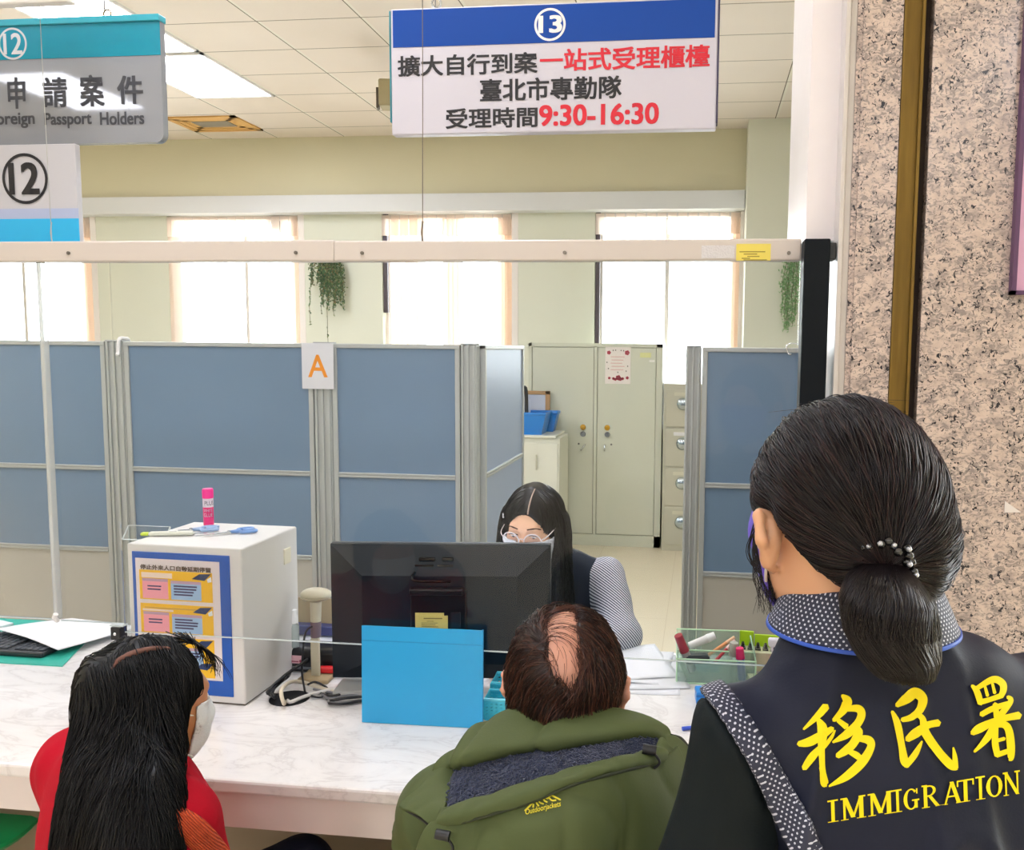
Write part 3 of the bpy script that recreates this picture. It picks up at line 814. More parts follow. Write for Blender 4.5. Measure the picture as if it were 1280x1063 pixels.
divider(0, 0.80, 'pale blue cubicle divider receding behind the clerk on its post', blue=FAB2, loc=(-0.968, 3.62 + 0.40, 0), rotz=-math.pi / 2)
dpost(-0.075, -0.012, 'aluminium divider post right of the tall cupboard')
divider(-0.009, 1.2, 'blue cubicle divider behind the standing officer, with a steel hook on top')
r = thing('over_door_hook', 'small white plastic hook over the divider above the white box', 'hook', (-2.545, 3.55, 1.655))
MB().tube([(0.0, 0.055, -0.03), (0.0, 0.055, 0.008), (0.002, 0.03, 0.014), (0, -0.006, 0.010), (-0.004, -0.010, -0.05), (-0.002, -0.020, -0.055)], 0.008, 8, sub=4).build('hook_body', WHITE, r, True)
p = on(985, 433, 1, 3.55)
r = thing('wire_hook', 'thin steel wire hook over the divider beside the officer', 'hook', (p[0], 3.55, 1.655))
MB().tube([(0.05, 0.05, -0.02), (0.05, 0.04, 0.012), (0.02, 0.01, 0.02), (-0.006, -0.006, 0.01), (0, -0.010, -0.02), (0.012, -0.016, -0.025)], 0.003, 6, sub=4).build('hook_wire', STEEL, r, True)
# letter A
r = thing('paper_sign', 'white paper sheet with an orange letter A taped on the divider post', 'sign', (-1.634, 3.54, 1.56))
MB().box((-0.071, -0.001, -0.098), (0.071, 0.0, 0.097)).build('sheet', mat('paper', '#dcdce0', 0.6), r)
face_text(r, 'letter', 'A', -0.043, -0.048, 0.044, 0.048, mat('orange_ink', '#ee9420', 0.5), -0.0016, 0.012)

# ------------------------------------------------------------------ steel cupboards at the back
CAB = mat('cupboard_enamel', '#d0d2bf', 0.36, var=0.03, vscale=2); CABD = mat('cupboard_gap', '#5c5c4c', 0.7)
cx0, cx1, cy = -1.447, -0.337, 7.1; cc = (cx0 + cx1) / 2
r = thing('steel_cupboard', 'tall pale green double-door steel cupboard with a red and white notice', 'cupboard', (cc, cy, 0))
a = (cx1 - cx0) / 2
b = MB(); b.box((-a, 0.02, 0), (a, 0.48, 1.685), 0.004); b.box((-a, 0.0, 0), (-a + 0.028, 0.03, 1.685)); b.box((a - 0.05, 0, 0), (a, 0.03, 1.685)); b.box((-a, 0, 1.655), (a, 0.03, 1.685)); b.box((-a, 0, 0), (a, 0.03, 0.095)); b.box((-0.006, 0, 0.09), (0.018, 0.03, 1.66))
b.build('body', CAB, r)
for s_, x0, x1 in ((-1, -a + 0.032, -0.010), (1, 0.022, a - 0.054)):
    d = MB().box((x0, 0.006, 0.10), (x1, 0.021, 1.65), 0.003).build('door', CAB, r)
    hx = x1 - 0.085 if s_ < 0 else x0 + 0.085
    MB().sph((hx, 0.0, 0.992), (0.024, 0.008, 0.024), 14).build('badge', mat('brass_badge', '#c99a2e', 0.35, metal=0.5), d, True)
    MB().cyl((hx, 0.006, 0.935), (hx, -0.012, 0.935), 0.023, 0.02).build('lock_dial', mat('dial_grey', '#83878c', 0.3, metal=0.7), d)
    MB().tube([(hx + 0.03 * s_ * -0.6, 0.006, 0.845), (hx - 0.018 * s_, -0.022, 0.846), (hx - 0.018 * s_ + (-0.032 if s_ < 0 else 0.0), -0.02, 0.80)], 0.007, 8).build('handle', STEEL, d, True)
    MB().cyl((hx + 0.035 * s_, 0.006, 0.853), (hx + 0.035 * s_, 0.002, 0.853), 0.008).build('keyhole', mat('dark_metal', '#6b6b66', 0.4, metal=0.6), d)
MB().box((-0.0105, 0.0035, 0.1), (-0.0065, 0.02, 1.65)).build('door_gap', CABD, r)
r2 = thing('notice', 'white notice with red flower pictures taped on the tall cupboard door', 'poster', (-0.703, cy, 1.51))
MB().box((-0.105, 0.003, -0.155), (0.105, 0.006, 0.155)).build('sheet', mat('notice_paper', '#ebe2da', 0.6), r2)
PK = mat('notice_red', '#c03a50', 0.6); PK2 = mat('notice_pink', '#dfb3ab', 0.6); GN = mat('notice_dark', '#5a5a4e', 0.6)
b = MB(); rnd = random.Random(4)
for x, z, s_ in ((-0.075, 0.1, 0.016), (0.075, 0.1, 0.02), (-0.07, -0.108, 0.011), (-0.035, -0.112, 0.012), (0.005, -0.105, 0.022), (0.04, -0.112, 0.012), (0.078, -0.105, 0.013), (-0.02, -0.118, 0.012), (0.022, -0.118, 0.013)):
    for q in range(5): b.cyl((x + s_ * 0.55 * math.cos(q * 1.257), 0.0025, z + s_ * 0.55 * math.sin(q * 1.257)), (x + s_ * 0.55 * math.cos(q * 1.257), 0.0032, z + s_ * 0.55 * math.sin(q * 1.257)), s_ * 0.5, seg=10)
b.build('flower_print', PK, r2)
b = MB()
for k, z in enumerate((0.066, 0.04, 0.014, -0.012, -0.04)): b.box((-0.06 + 0.008 * (k % 2), 0.0024, z - 0.003), (0.055 - 0.01 * (k % 3), 0.0032, z + 0.003))
b.build('text_lines', PK2, r2)
b = MB()
for x, z in ((-0.04, 0.118), (-0.02, 0.12), (0.025, 0.118), (0.046, 0.116), (-0.09, 0.02), (-0.078, -0.03), (0.08, -0.01), (-0.0, -0.06), (0.068, -0.05)): b.box((x - 0.004, 0.0024, z - 0.005), (x + 0.004, 0.0032, z + 0.005))
b.build('small_prints', GN, r2)
r2 = MB().box((-0.045, 0.003, -0.02), (0.045, 0.0062, 0.02), 0.0).build('door_label', mat('pale_yellow_label', '#dede9c', 0.5)); r2.location = (-0.478, cy, 1.592)
tag(r2, 'small pale yellow label on the tall cupboard door, right of the notice', 'label')
r2 = MB().box((-0.022, 0.003, -0.009), (0.022, 0.0062, 0.009), 0.0).build('door_label', mat('white_label', '#eceae2', 0.5)); r2.location = (-0.425, cy, 1.545)
tag(r2, 'tiny white label on the tall cupboard door below the yellow label', 'label')
# filing cabinet
r = thing('filing_cabinet', 'beige four-drawer filing cabinet beside the tall cupboard', 'filing cabinet', (-0.095, 7.0, 0))
FIL = mat('filing_enamel', '#bfbca8', 0.4, var=0.03, vscale=2)
MB().box((-0.225, 0.012, 0), (0.225, 0.6, 1.366), 0.004).build('body', FIL, r)
for k in range(4):
    z0 = 0.055 + k * 0.322
    d = MB().box((-0.205, 0.0, z0), (0.205, 0.014, z0 + 0.308), 0.004).build('drawer', FIL, r)
    b = MB(); b.sph((-0.068, -0.002, z0 + 0.185), (0.052, 0.03, 0.052), 18); b.build('pull', mat('pull_chrome', '#b9c6cc', 0.15, metal=0.9), d, True)
    MB().box((-0.14, -0.003, z0 + 0.25), (-0.02, 0.001, z0 + 0.278)).build('label_holder', mat('label_holder', '#cfcbb4', 0.4) if k != 2 else WHITE, d)
# low cabinet with blue trays
LY = 6.6
p = on(703, 545, 1, LY); lx1 = p[0]; ltop = p[2]
r = thing('low_cabinet', 'low cream cabinet behind the clerk carrying the blue trays', 'cabinet', (lx1 - 0.45, LY, 0))
LC = mat('low_cabinet_cream', '#dfdfd0', 0.45)
MB().box((-0.45, 0.0, 0.0), (0.43, 0.42, ltop - 0.02), 0.004).build('body', LC, r)
MB().box((-0.47, -0.02, ltop - 0.02), (0.40, 0.43, ltop), 0.006).build('cabinet_top', LC, r)
for x0, x1 in ((-0.43, -0.01), (0.01, 0.415)):
    d = MB().box((x0, -0.012, 0.06), (x1, 0.001, ltop - 0.06), 0.003).build('door', LC, r)
    MB().box((x1 - 0.05 if x0 < 0 else x1 - 0.17, -0.026, ltop - 0.27), (x1 - 0.04 if x0 < 0 else x1 - 0.16, -0.012, ltop - 0.15), 0.003).build('handle', mat('pale_handle', '#bdbba6', 0.4), d)
TRB = mat('tray_blue', '#0f7fd6', 0.35)
def tray(x0, x1, y0, y1, z0, h, label):
    c = ((x0 + x1) / 2, (y0 + y1) / 2, z0); a, d = (x1 - x0) / 2, (y1 - y0) / 2
    r = thing('plastic_tray', label, 'tray', c, 0, 'blue plastic trays')
    tp = 0.86; t = 0.006; b = MB()
    def rect(k, z): return [(-a * k, -d * k, z), (a * k, -d * k, z), (a * k, d * k, z), (-a * k, d * k, z)]
    o0, o1, i1, i0 = rect(tp, 0), rect(1, h), rect(0.97, h), rect(tp - 0.03, t)
    for A, B in ((o0, o1), (o1, i1), (i1, i0)):
        for q in range(4): b.quad((A[q], A[(q + 1) % 4], B[(q + 1) % 4], B[q]))
    b.quad(o0[::-1]); b.quad(i0)
    bmesh.ops.remove_doubles(b.bm, verts=b.bm.verts, dist=1e-5)
    b.build('tray_body', TRB, r)
    MB().tube([(-a, -d, h), (a, -d, h), (a, d, h), (-a, d, h)], 0.011, 8, True).build('rim', TRB, r)
p = on(640, 543, 1, LY + 0.02); q = on(684, 516, 1, LY + 0.02); p2 = on(700, 535, 1, LY + 0.3)
tray(-1.75, q[0] - 0.01, LY + 0.01, LY + 0.26, ltop, q[2] - p[2] - 0.01, 'blue plastic tray at the front on the low cabinet')
tray(q[0] - 0.5, p2[0] - 0.02, LY + 0.29, LY + 0.415, ltop, q[2] - p[2] - 0.02, 'blue plastic tray tucked behind the larger blue tray')
p = on(640, 493, 1, LY + 0.45)
fx1 = on(687, 500, 1, LY + 0.45)[0]
r = thing('wooden_frame', 'light wooden framed board leaning behind the blue trays', 'board', (fx1 - 0.3, LY + 0.46, ltop + 0.0))
WOODF = mat('pale_wood', '#b99264', 0.5, var=0.15, vscale=14); ft = p[2] - ltop + 0.03
b = MB(); b.box((-0.3, 0, 0), (0.3, 0.02, 0.03), 0.003); b.box((-0.3, 0, ft - 0.03), (0.3, 0.02, ft), 0.003); b.box((-0.3, 0, 0), (-0.265, 0.02, ft)); b.box((0.262, 0, 0), (0.3, 0.022, ft), 0.003)
b.build('frame', WOODF, r); MB().box((-0.28, 0.008, 0.01), (0.28, 0.018, ft - 0.01)).build('board', mat('board_back', '#c9cfd8', 0.5), r)
r2 = thing('document_stack', 'white papers in a clear sleeve standing in the blue tray', 'papers', (fx1 - 0.28, LY + 0.2, ltop + 0.02))
for k in range(3): MB().box((-0.2, 0.0 + k * 0.012, 0), (0.17 - k * 0.03, 0.003 + k * 0.012, ft - 0.075 + k * 0.012), 0, Matrix.Rotation(-0.05 * k, 4, 'Y')).build('sheet', mat('paper_blueish', '#d5dbe4', 0.4), r2)
p = on(651, 503, 1, LY + 0.12)
r2 = thing('bulldog_clip', 'black pen and clip standing in the front blue tray', 'pens', (p[0], LY + 0.12, ltop + 0.008))
MB().tube([(-0.05, 0, 0.0), (-0.055, 0, 0.12), (-0.075, 0, 0.30)], 0.010, 8).build('pen', BLACK, r2)
MB().tube([(0.02, 0, 0.0), (0.01, 0, 0.25), (0.02, 0, 0.345), (0.04, 0.01, 0.33), (0.045, 0.01, 0.1)], 0.014, 8, sub=4).build('clip_handle', BLACK, r2)

# ------------------------------------------------------------------ hanging plants on the wall piers
LEAF = [mat('leaf_green_a', '#55764c', 0.6), mat('leaf_green_b', '#3f6645', 0.6), mat('leaf_green_c', '#8a9a68', 0.6), mat('leaf_brown', '#8f7f5b', 0.7)]
LEAF2 = [mat('leaf_light_a', '#9cc58c', 0.6), mat('leaf_light_b', '#7fb373', 0.6), mat('leaf_light_c', '#b4d0a2', 0.6), mat('leaf_light_d', '#88b98b', 0.6)]
def hanging_plant(loc, strs, label, mats, seed, wid, stem_long=True):
    rnd = random.Random(seed); r = thing('hanging_plant', label, 'plant', loc)
    b = MB(); b.lathe([(0.03, -0.01), (0.05, 0.0), (0.06, 0.07), (0.055, 0.07)], (0, -0.07, 0), 16); b.box((-0.02, -0.03, 0.02), (0.02, 0.001, 0.05)); b.build('pot', mat('pot_white', '#d8d6c8', 0.5), r)
    V, F, MI = [], [], []; st = MB()
    for x, ln, spread, dens in strs:
        pts = []; px, py = x * 0.35, -0.07
        for k in range(9):
            t = k / 8; pts.append((px + (x - px) * min(1, t * 2.5) + rnd.uniform(-1, 1) * 0.008, -0.07 - 0.035 * math.sin(min(1, t * 3) * 1.5) + rnd.uniform(-1, 1) * 0.01, 0.07 + 0.04 * math.sin(min(1, t * 4) * 3.14) - t * ln))
        st.tube(pts, 0.0022, 4)
        n = int(ln * dens)
        for _ in range(n):
            t = rnd.random() ** 1.25; i = min(7, int(t * 8)); u = t * 8 - i
            c = [pts[i][j] * (1 - u) + pts[i + 1][j] * u for j in range(3)]
            s_ = spread * (1.15 - 0.8 * t)
            c = Vector((c[0] + rnd.gauss(0, s_), min(-0.01, c[1] + rnd.gauss(0, s_ * 0.8)), c[2] + rnd.gauss(0, 0.02)))
            d = Vector((rnd.gauss(0, 1), rnd.gauss(0, 1), rnd.gauss(-0.8, 0.8))).normalized(); nn = d.orthogonal().normalized(); sz = rnd.uniform(0.009, 0.017)
            e = d.cross(nn); i0 = len(V)
            V += [c - d * sz, c + nn * sz * 0.5, c + d * sz, c - nn * sz * 0.5]; F.append((i0, i0 + 1, i0 + 2, i0 + 3)); MI.append(rnd.choices(range(4), (5, 4, 2, 1.3))[0])
    st.build('stem', mat('stem_brown', '#6d6a48', 0.7), r)
    me = bpy.data.meshes.new('leaves'); me.from_pydata([tuple(v) for v in V], [], F); o = link('leaves', me, mats, r)
    me.polygons.foreach_set('material_index', MI); return r
rn = random.Random(2)
hanging_plant((-3.41, WY, 2.42), [(rn.uniform(-0.16, 0.16), rn.uniform(0.28, 0.5), 0.02, 300) for _ in range(22)] + [(-0.165, 0.66, 0.008, 70), (0.0, 1.0, 0.004, 26), (0.15, 0.5, 0.014, 130), (-0.06, 0.56, 0.012, 110), (0.06, 0.58, 0.01, 110)],
              'dark green trailing plant on the wall pier right of the second window', LEAF, 5, 0.18)
hanging_plant((0.71, 7.32, 2.40), [(rn.uniform(-0.13, 0.02), rn.uniform(0.5, 0.68), 0.020, 260) for _ in range(10)] + [(rn.uniform(0.03, 0.15), rn.uniform(0.25, 0.45), 0.018, 190) for _ in range(7)],
              'light green trailing plant on the cream column beside the black post', LEAF2, 8, 0.15)

# ------------------------------------------------------------------ counter
r = thing('service_counter', 'long white marble service counter', 'counter', (-1.7, 1.62, 0))
MB().box((-2.6, 0.0, 0.72), (1.975, 0.90, 0.75), 0.006).build('worktop', MARBLE, r)
MB().box((-2.6, 0.006, 0.645), (1.975, 0.03, 0.7205)).build('apron', mat('apron_marble', '#ddd3ce', 0.2, var=0.05, vscale=4), r)
MB().box((-2.6, 0.30, 0.0), (1.975, 0.36, 0.72)).build('base_panel', mat('counter_base', '#8d7a63', 0.5, var=0.1, vscale=3), r)
MB().cyl((0.667, 0.415, 0.7495), (0.667, 0.415, 0.7512), 0.050, seg=28).build('cable_hole', mat('hole_black', '#15171c', 0.8), r)
T = 0.7502
# white collection box
r = thing('collection_box', 'white metal box with a blue framed yellow poster on its front', 'box', (-1.272, 1.978, T), -0.035)
BOXW = mat('box_white', '#dedcd8', 0.35)
MB().box((-0.155, 0.0, 0.004), (0.155, 0.275, 0.40), 0.004).build('body', [BOXW], r)
MB().box((-0.15, 0.004, 0), (0.15, 0.27, 0.005)).build('base_rim', mat('rim_dark', '#5c544c', 0.6), r)
MB().box((0.1545, 0.20, 0.31), (0.158, 0.235, 0.352), 0.001).build('latch_plate', mat('latch_cream', '#e6e0c8', 0.5), r)
bl = MB().box((-0.140, -0.003, 0.022), (0.124, 0.001, 0.381), 0.001).build('blue_frame', mat('frame_blue', '#0d55b4', 0.35), r)
r2 = thing('poster', 'yellow printed poster with pink and blue panels on the white box front', 'poster', (-1.272, 1.978, T), -0.035)
def card(x0, z0, x1, z1, m, y, name='print'):
    return MB().box((x0, y, z0), (x1, y + 0.0008, z1)).build(name, m, r2)
X0, X1, Z1 = -0.130, 0.098, 0.365
card(X0, 0.062, X1, Z1, mat('poster_paper', '#e4d9da', 0.4), -0.0042, 'sheet')
YEL = mat('poster_yellow', '#f2bd1e', 0.45); PNK = mat('poster_pink', '#f3a0ae', 0.45); LBL = mat('poster_blue', '#9fc0e3', 0.45); MAU = mat('poster_mauve', '#c09db4', 0.45); CRM = mat('poster_cream', '#eed9c6', 0.45); NVY = mat('poster_navy', '#1c3564', 0.45); PTX = mat('poster_text', '#3d3566', 0.5)
X0 += 0.010; X1 -= 0.020
face_text(r2, 'title', '停止外來人口自動延期停留', X0 + 0.004, 0.337, X1 - 0.002, 0.350, mat('poster_title', '#4a3218', 0.5), -0.0058, 0.03)
for k, zt in enumerate((0.336, 0.251, 0.166, 0.108)):
    hgt = 0.075 if k < 3 else 0.04; zb = zt - hgt + 0.0
    card(X0, zb, X1, zt, YEL, -0.0050, 'yellow_panel')
    if k: card(X0 + 0.012, zt - 0.012, X1 - 0.012, zt - 0.009, mat('poster_tan', '#cfa24a', 0.5), -0.0056, 'lettering')
    card(X0 + 0.006, zt - 0.019, X0 + 0.09, zt - 0.006 if not k else zt - 0.014, CRM, -0.0054, 'heading_strip')
    if hgt > 0.05:
        card(X0 + 0.008, zb + 0.003, X0 + 0.078, zt - 0.021, PNK, -0.0054, 'pink_panel'); card(X0 + 0.086, zb + 0.003, X0 + 0.168, zt - 0.024, LBL, -0.0054, 'blue_panel')
        card(X0 + 0.008, zt - 0.028, X0 + 0.078, zt - 0.021, MAU, -0.0056, 'panel_heading'); card(X0 + 0.086, zt - 0.031, X0 + 0.168, zt - 0.024, MAU, -0.0056, 'panel_heading')
        tb = MB(); rr = random.Random(k)
        for q in range(4):
            z = zt - 0.037 - q * 0.0072
            tb.box((X0 + 0.094, -0.0058, z - 0.0022), (X0 + 0.094 + rr.uniform(0.045, 0.066), -0.0050, z + 0.0016))
        for q in range(2): tb.box((X0 + 0.022, -0.0058, zt - 0.042 - q * 0.008), (X0 + 0.022 + rr.uniform(0.03, 0.045), -0.005, zt - 0.0385 - q * 0.008))
        tb.build('lettering', PTX, r2)
    db = MB(); xc = X1 - 0.026
    db.prism([(xc - 0.028, zt - 0.017), (xc - 0.008, zt - 0.004), (xc + 0.024, zt - 0.002), (xc + 0.006, zt - 0.020)], 0.0055, 0.0062, FACE)
    db.build('navy_diamond', NVY, r2)
    if k < 2: MB().prism([(xc + 0.013, zt - 0.016), (xc + 0.024, zt - 0.009), (xc + 0.025, zt - 0.022), (xc + 0.015, zt - 0.024)], 0.0056, 0.0063, FACE).build('white_mark', mat('poster_white', '#e3ecf4', 0.5), r2)
# things on the box
BT = T + 0.4005
p = on(261, 657, 2, BT)
r = thing('glue_bottle', 'bright pink glue bottle standing on the white box', 'glue', (p[0], p[1], BT), 0.2)
GP = mat('glue_pink', '#f0167c', 0.35); GL = mat('glue_label', '#e2d6e4', 0.4)
MB().lathe([(0.0, 0), (0.0125, 0), (0.0135, 0.004), (0.0135, 0.052), (0.0135, 0.054)], seg=20).build('bottle_body', GP, r, auto=40)
MB().lathe([(0.0137, 0.052), (0.0137, 0.075), (0.0125, 0.077)], seg=20).build('label_band', GL, r, auto=40)
MB().lathe([(0.0125, 0.076), (0.0145, 0.077), (0.0148, 0.098), (0.013, 0.103), (0.0, 0.104)], seg=20).build('bottle_cap', mat('glue_cap', '#ff2a9a', 0.35), r, auto=40)
def wrap_text(parent, body, rad, a0, a1, z0, z1, m, bold=0.0):
    me = text_fit(body, 0, z0, 1, z1, bold, 0, 0)
    for v in me.vertices:
        a = a0 + (a1 - a0) * v.co.x; v.co = Vector((rad * math.sin(a), -rad * math.cos(a), v.co.y))
    return link('lettering', me, m, parent)
wrap_text(r, 'PLUS', 0.0139, -0.35, 1.5, 0.058, 0.070, mat('glue_ink', '#6a6676', 0.5), 0.01)
wrap_text(r, 'GLUE', 0.0137, -0.6, 1.2, 0.026, 0.036, GL, 0.01)
wrap_text(r, 'WHITE', 0.0137, -0.6, 1.2, 0.039, 0.048, GL, 0.01)
SCB = mat('scissor_blue', '#6f9ad6', 0.35)
def scissors(loc, ang, label, hm):
    r = thing('scissors', label, 'scissors', loc, ang, 'scissors on the white box')
    for s_ in (-1, 1):
        b = MB(); b.prism([(0, -0.004 * s_), (0.085, 0.002 * s_), (0.0, 0.006 * s_)], 0.002 + 0.0022 * (s_ > 0), 0.0035 + 0.0022 * (s_ > 0)); b.build('blade', STEEL, r)
        pts = [(-0.002, 0.0, 0.005), (-0.02, 0.007 * s_, 0.005)] + [(-0.042 + 0.02 * math.cos(t), 0.016 * s_ + 0.011 * math.sin(t) * s_, 0.005) for t in np.linspace(-0.6, 5.2, 12)]
        MB().tube(pts, 0.0042, 8).build('handle', hm, r, True)
    MB().cyl((0.004, 0, 0.002), (0.004, 0, 0.0085), 0.004, seg=12).build('pivot', STEEL, r)
p = on(272, 668, 2, BT); scissors((p[0] + 0.03, p[1] + 0.01, BT), math.pi + 0.75, 'blue-handled scissors at the right of the white box top', SCB)
p = on(232, 664, 2, BT); scissors((p[0] + 0.02, p[1] - 0.0, BT), math.pi + 0.5, 'pale blue scissors left of the pink glue bottle', mat('scissor_pale', '#9ab6dd', 0.35))
p = on(222, 668, 2, BT)
r = thing('utility_knife', 'white box cutter lying on the white box', 'cutter', (p[0] - 0.01, p[1] - 0.02, BT), 0.25)
MB().box((-0.05, -0.009, 0.001), (0.06, 0.009, 0.011), 0.004).build('handle', mat('cutter_white', '#dfe0d2', 0.4), r); MB().prism([(0.06, -0.006), (0.09, -0.003), (0.095, 0.006), (0.06, 0.006)], 0.004, 0.0048).build('blade', STEEL, r)
MB().box((-0.07, -0.008, 0.001), (-0.049, 0.008, 0.010), 0.004).build('end_cap', mat('cutter_lime', '#c9e04a', 0.4), r)
MB().box((0.0, -0.004, 0.010), (0.02, 0.004, 0.014), 0.001).build('slider', mat('cutter_slider', '#f0f0ee', 0.4), r)
# clear acrylic stand behind the box
p = on(160, 672, 1, 2.10)
r = thing('acrylic_stand', 'clear acrylic leaflet stand behind the left side of the white box', 'stand', (-1.5, 2.30, T))
q0 = on(161, 674, 1, 2.3); q1 = on(212, 659, 1, 2.3)
CLR = glassy('clear_plastic', (0.93, 0.95, 0.95), 1.0)
w2 = q1[0] - q0[0]; zt = q1[2] - T
r.location = (q0[0] + w2 / 2, 2.3, T)
MB().box((-w2 / 2, 0, 0), (w2 / 2, 0.004, zt)).build('back_plate', CLR, r)
MB().box((-w2 / 2, -0.05, 0), (w2 / 2, 0.004, 0.004)).build('foot', CLR, r)
MB().box((-w2 / 2, -0.03, 0.004), (w2 / 2, -0.027, zt - 0.035)).build('front_plate', CLR, r)
e = MB(); e.tube([(-w2 / 2, 0.002, 0.0), (-w2 / 2, 0.002, zt), (w2 / 2, 0.002, zt), (w2 / 2, 0.002, 0)], 0.0022, 6); e.tube([(-w2 / 2, -0.028, zt - 0.035), (w2 / 2, -0.028, zt - 0.035)], 0.002, 6)
e.tube([(-w2 / 2, -0.028, zt - 0.035), (-w2 / 2, 0.002, zt)], 0.0018, 6); e.tube([(w2 / 2, -0.028, zt - 0.035), (w2 / 2, 0.002, zt)], 0.0018, 6)
e.build('polished_edge', ACRE, r)

# ------------------------------------------------------------------ left workstation
r = thing('desk_mat', 'teal green desk mat on the counter at the left edge', 'mat', (-2.3, 2.3, T))
MATG = mat('mat_teal', '#38b39f', 0.3)
b = MB(); b.prism([(-0.35, -0.155), (0.545, -0.15), (0.405, 0.205), (-0.35, 0.205)], 0.0, 0.003); b.build('mat_sheet', MATG, r)
r = thing('keyboard', 'black computer keyboard on the teal mat at the left edge', 'keyboard', (-2.04, 2.27, T + 0.0034), -0.02)
KB = mat('keyboard_black', '#23272c', 0.45); KC = mat('keycap', '#3a3f46', 0.5)
MB().box((-0.24, -0.075, 0), (0.19, 0.075, 0.016), 0.005).build('case', KB, r)
kb = MB()
for i in range(22):
    for j in range(6):
        x = -0.232 + i * 0.019; y = -0.062 + j * 0.0215
        if 15.4 < i < 16.5: continue
        if i > 10: MB().box((x, y, 0.0155), (x + 0.0165, y + 0.018, 0.021), 0.002, seg=1).build('key', KC, r)
        else: kb.box((x, y, 0.0155), (x + 0.0165, y + 0.018, 0.021), 0.002, seg=1)
kb.build('key_field', KC, r)['kind'] = 'stuff'
r = thing('paper_sheet', 'white paper sheet lying over the keyboard and teal mat', 'paper', (-1.90, 2.33, T + 0.036), 0.0, 'loose papers')
PAP = mat('paper_white', '#e4e5e8', 0.6)
loft('sheet', [[(-0.20, -0.02, 0.004), (-0.05, -0.075, 0.003), (0.085, -0.12, -0.012)], [(-0.13, 0.06, 0.002), (0.0, 0.02, 0.0), (0.12, -0.02, -0.015)], [(-0.07, 0.135, -0.006), (0.06, 0.125, -0.010), (0.17, 0.115, -0.015)]], PAP, r, 6, 6, 0.0012)
r = thing('paper_sheet', 'white paper folder at the far left edge of the teal mat', 'paper', (-2.38, 2.41, T + 0.0035), -0.3, 'loose papers')
MB().box((-0.16, -0.09, 0), (0.20, 0.10, 0.008), 0.001).build('sheet', PAP, r)

# ------------------------------------------------------------------ monitor
r = thing('computer_monitor', 'black computer monitor seen from behind, facing the clerk', 'monitor', (-0.668, 2.14, T), 0.135)
MBK = mat('monitor_back', '#121c26', 0.34, spec=0.3); MB2 = mat('monitor_dark', '#0b1015', 0.35, spec=0.3)
hw, z0, z1 = 0.2855, 0.028, 0.386
c0 = MB()
# back shell: flat rim, raised tapered centre
def rectp(x0, za, x1, zb, y): return [(x0, y, za), (x1, y, za), (x1, y, zb), (x0, y, zb)]
R0 = rectp(-hw, z0, hw, z1, 0.03); R1 = rectp(-hw, z0, hw, z1, 0.016); R2 = rectp(-hw + 0.085, z0 + 0.045, hw - 0.085, z1 - 0.078, -0.006)
for A, B in ((R0, R1), (R1, R2)):
    for q in range(4): c0.quad((A[q], A[(q + 1) % 4], B[(q + 1) % 4], B[q]))
c0.quad(R2); c0.quad(R0[::-1])
bmesh.ops.remove_doubles(c0.bm, verts=c0.bm.verts, dist=1e-5)
c0.build('back_shell', MBK, r)
MB().box((-hw - 0.001, 0.029, z0 - 0.001), (hw + 0.001, 0.04, z1 + 0.002), 0.002).build('bezel', mat('bezel_grey', '#4a5056', 0.35), r)
MB().box((-hw + 0.01, 0.0395, z0 + 0.012), (hw - 0.01, 0.0405, z1 - 0.01)).build('screen', emit('screen_glow', '#b9cbe4', 1.0), r)
b = MB(); b.box((-0.075, -0.012, 0.115), (0.07, -0.004, 0.275), 0.006); b.box((-0.075, -0.028, 0.262), (0.065, -0.004, 0.280), 0.005); b.build('stand_mount', MB2, r)
b = MB()
for x0, x1, z in ((-0.055, -0.012, 0.344), (0.005, 0.035, 0.344), (-0.066, -0.015, 0.326), (-0.008, 0.036, 0.326)): b.box((x0, 0.0005, z), (x1, 0.010, z + 0.011), 0.003)
b.build('port_block', mat('gloss_black', '#06080b', 0.08), r)
MB().tube([(-0.062, -0.006, 0.318), (-0.07, -0.010, 0.306), (-0.055, -0.013, 0.297), (0.03, -0.013, 0.296)], 0.0035, 6, sub=5).build('cable_clip', mat('gloss_black'), r)
MB().box((-0.022, -0.02, 0.03), (0.022, -0.004, 0.15), 0.004).build('stand_neck', MB2, r)
MB().box((-0.27, -0.05, 0.0), (0.06, 0.12, 0.016), 0.006).build('stand_base', mat('base_grey', '#a6a6a2', 0.4), r)
MB().sph((-0.115, 0.0145, 0.03), 0.003, 10).build('indicator', WHITE, r)
ins = MB().box((-0.012, -0.0008, -0.012), (0.0, 0, 0.0))
ins.bm.clear(); ins.box((-0.062, -0.0145, 0.167), (0.012, -0.0128, 0.213)); ins.box((-0.05, -0.0155, 0.161), (0.022, -0.0140, 0.206))
o = ins.build('asset_label', mat('asset_yellow', '#e3cf76', 0.5)); o.location = r.location; o.rotation_euler = r.rotation_euler
tag(o, 'pale yellow property label stuck on the monitor back', 'label')
tb = MB(); rr = random.Random(3)
tb.box((-0.04, -0.0163, 0.1975), (0.008, -0.0154, 0.2003))
for q in range(6): tb.box((-0.046 + (0.014 if q == 0 else 0), -0.0163, 0.191 - q * 0.0048), (-0.046 + rr.uniform(0.025, 0.055), -0.0154, 0.1922 - q * 0.0048))
tb.build('print', mat('asset_ink', '#8d7c3c', 0.6), o)
o = MB().box((0.03, -0.0145, 0.15), (0.055, -0.0120, 0.215), 0.001).build('black_tape', mat('tape_black', '#22282e', 0.15)); o.location = r.location; o.rotation_euler = r.rotation_euler
tag(o, 'strip of shiny black tape on the monitor back beside the yellow label', 'tape')

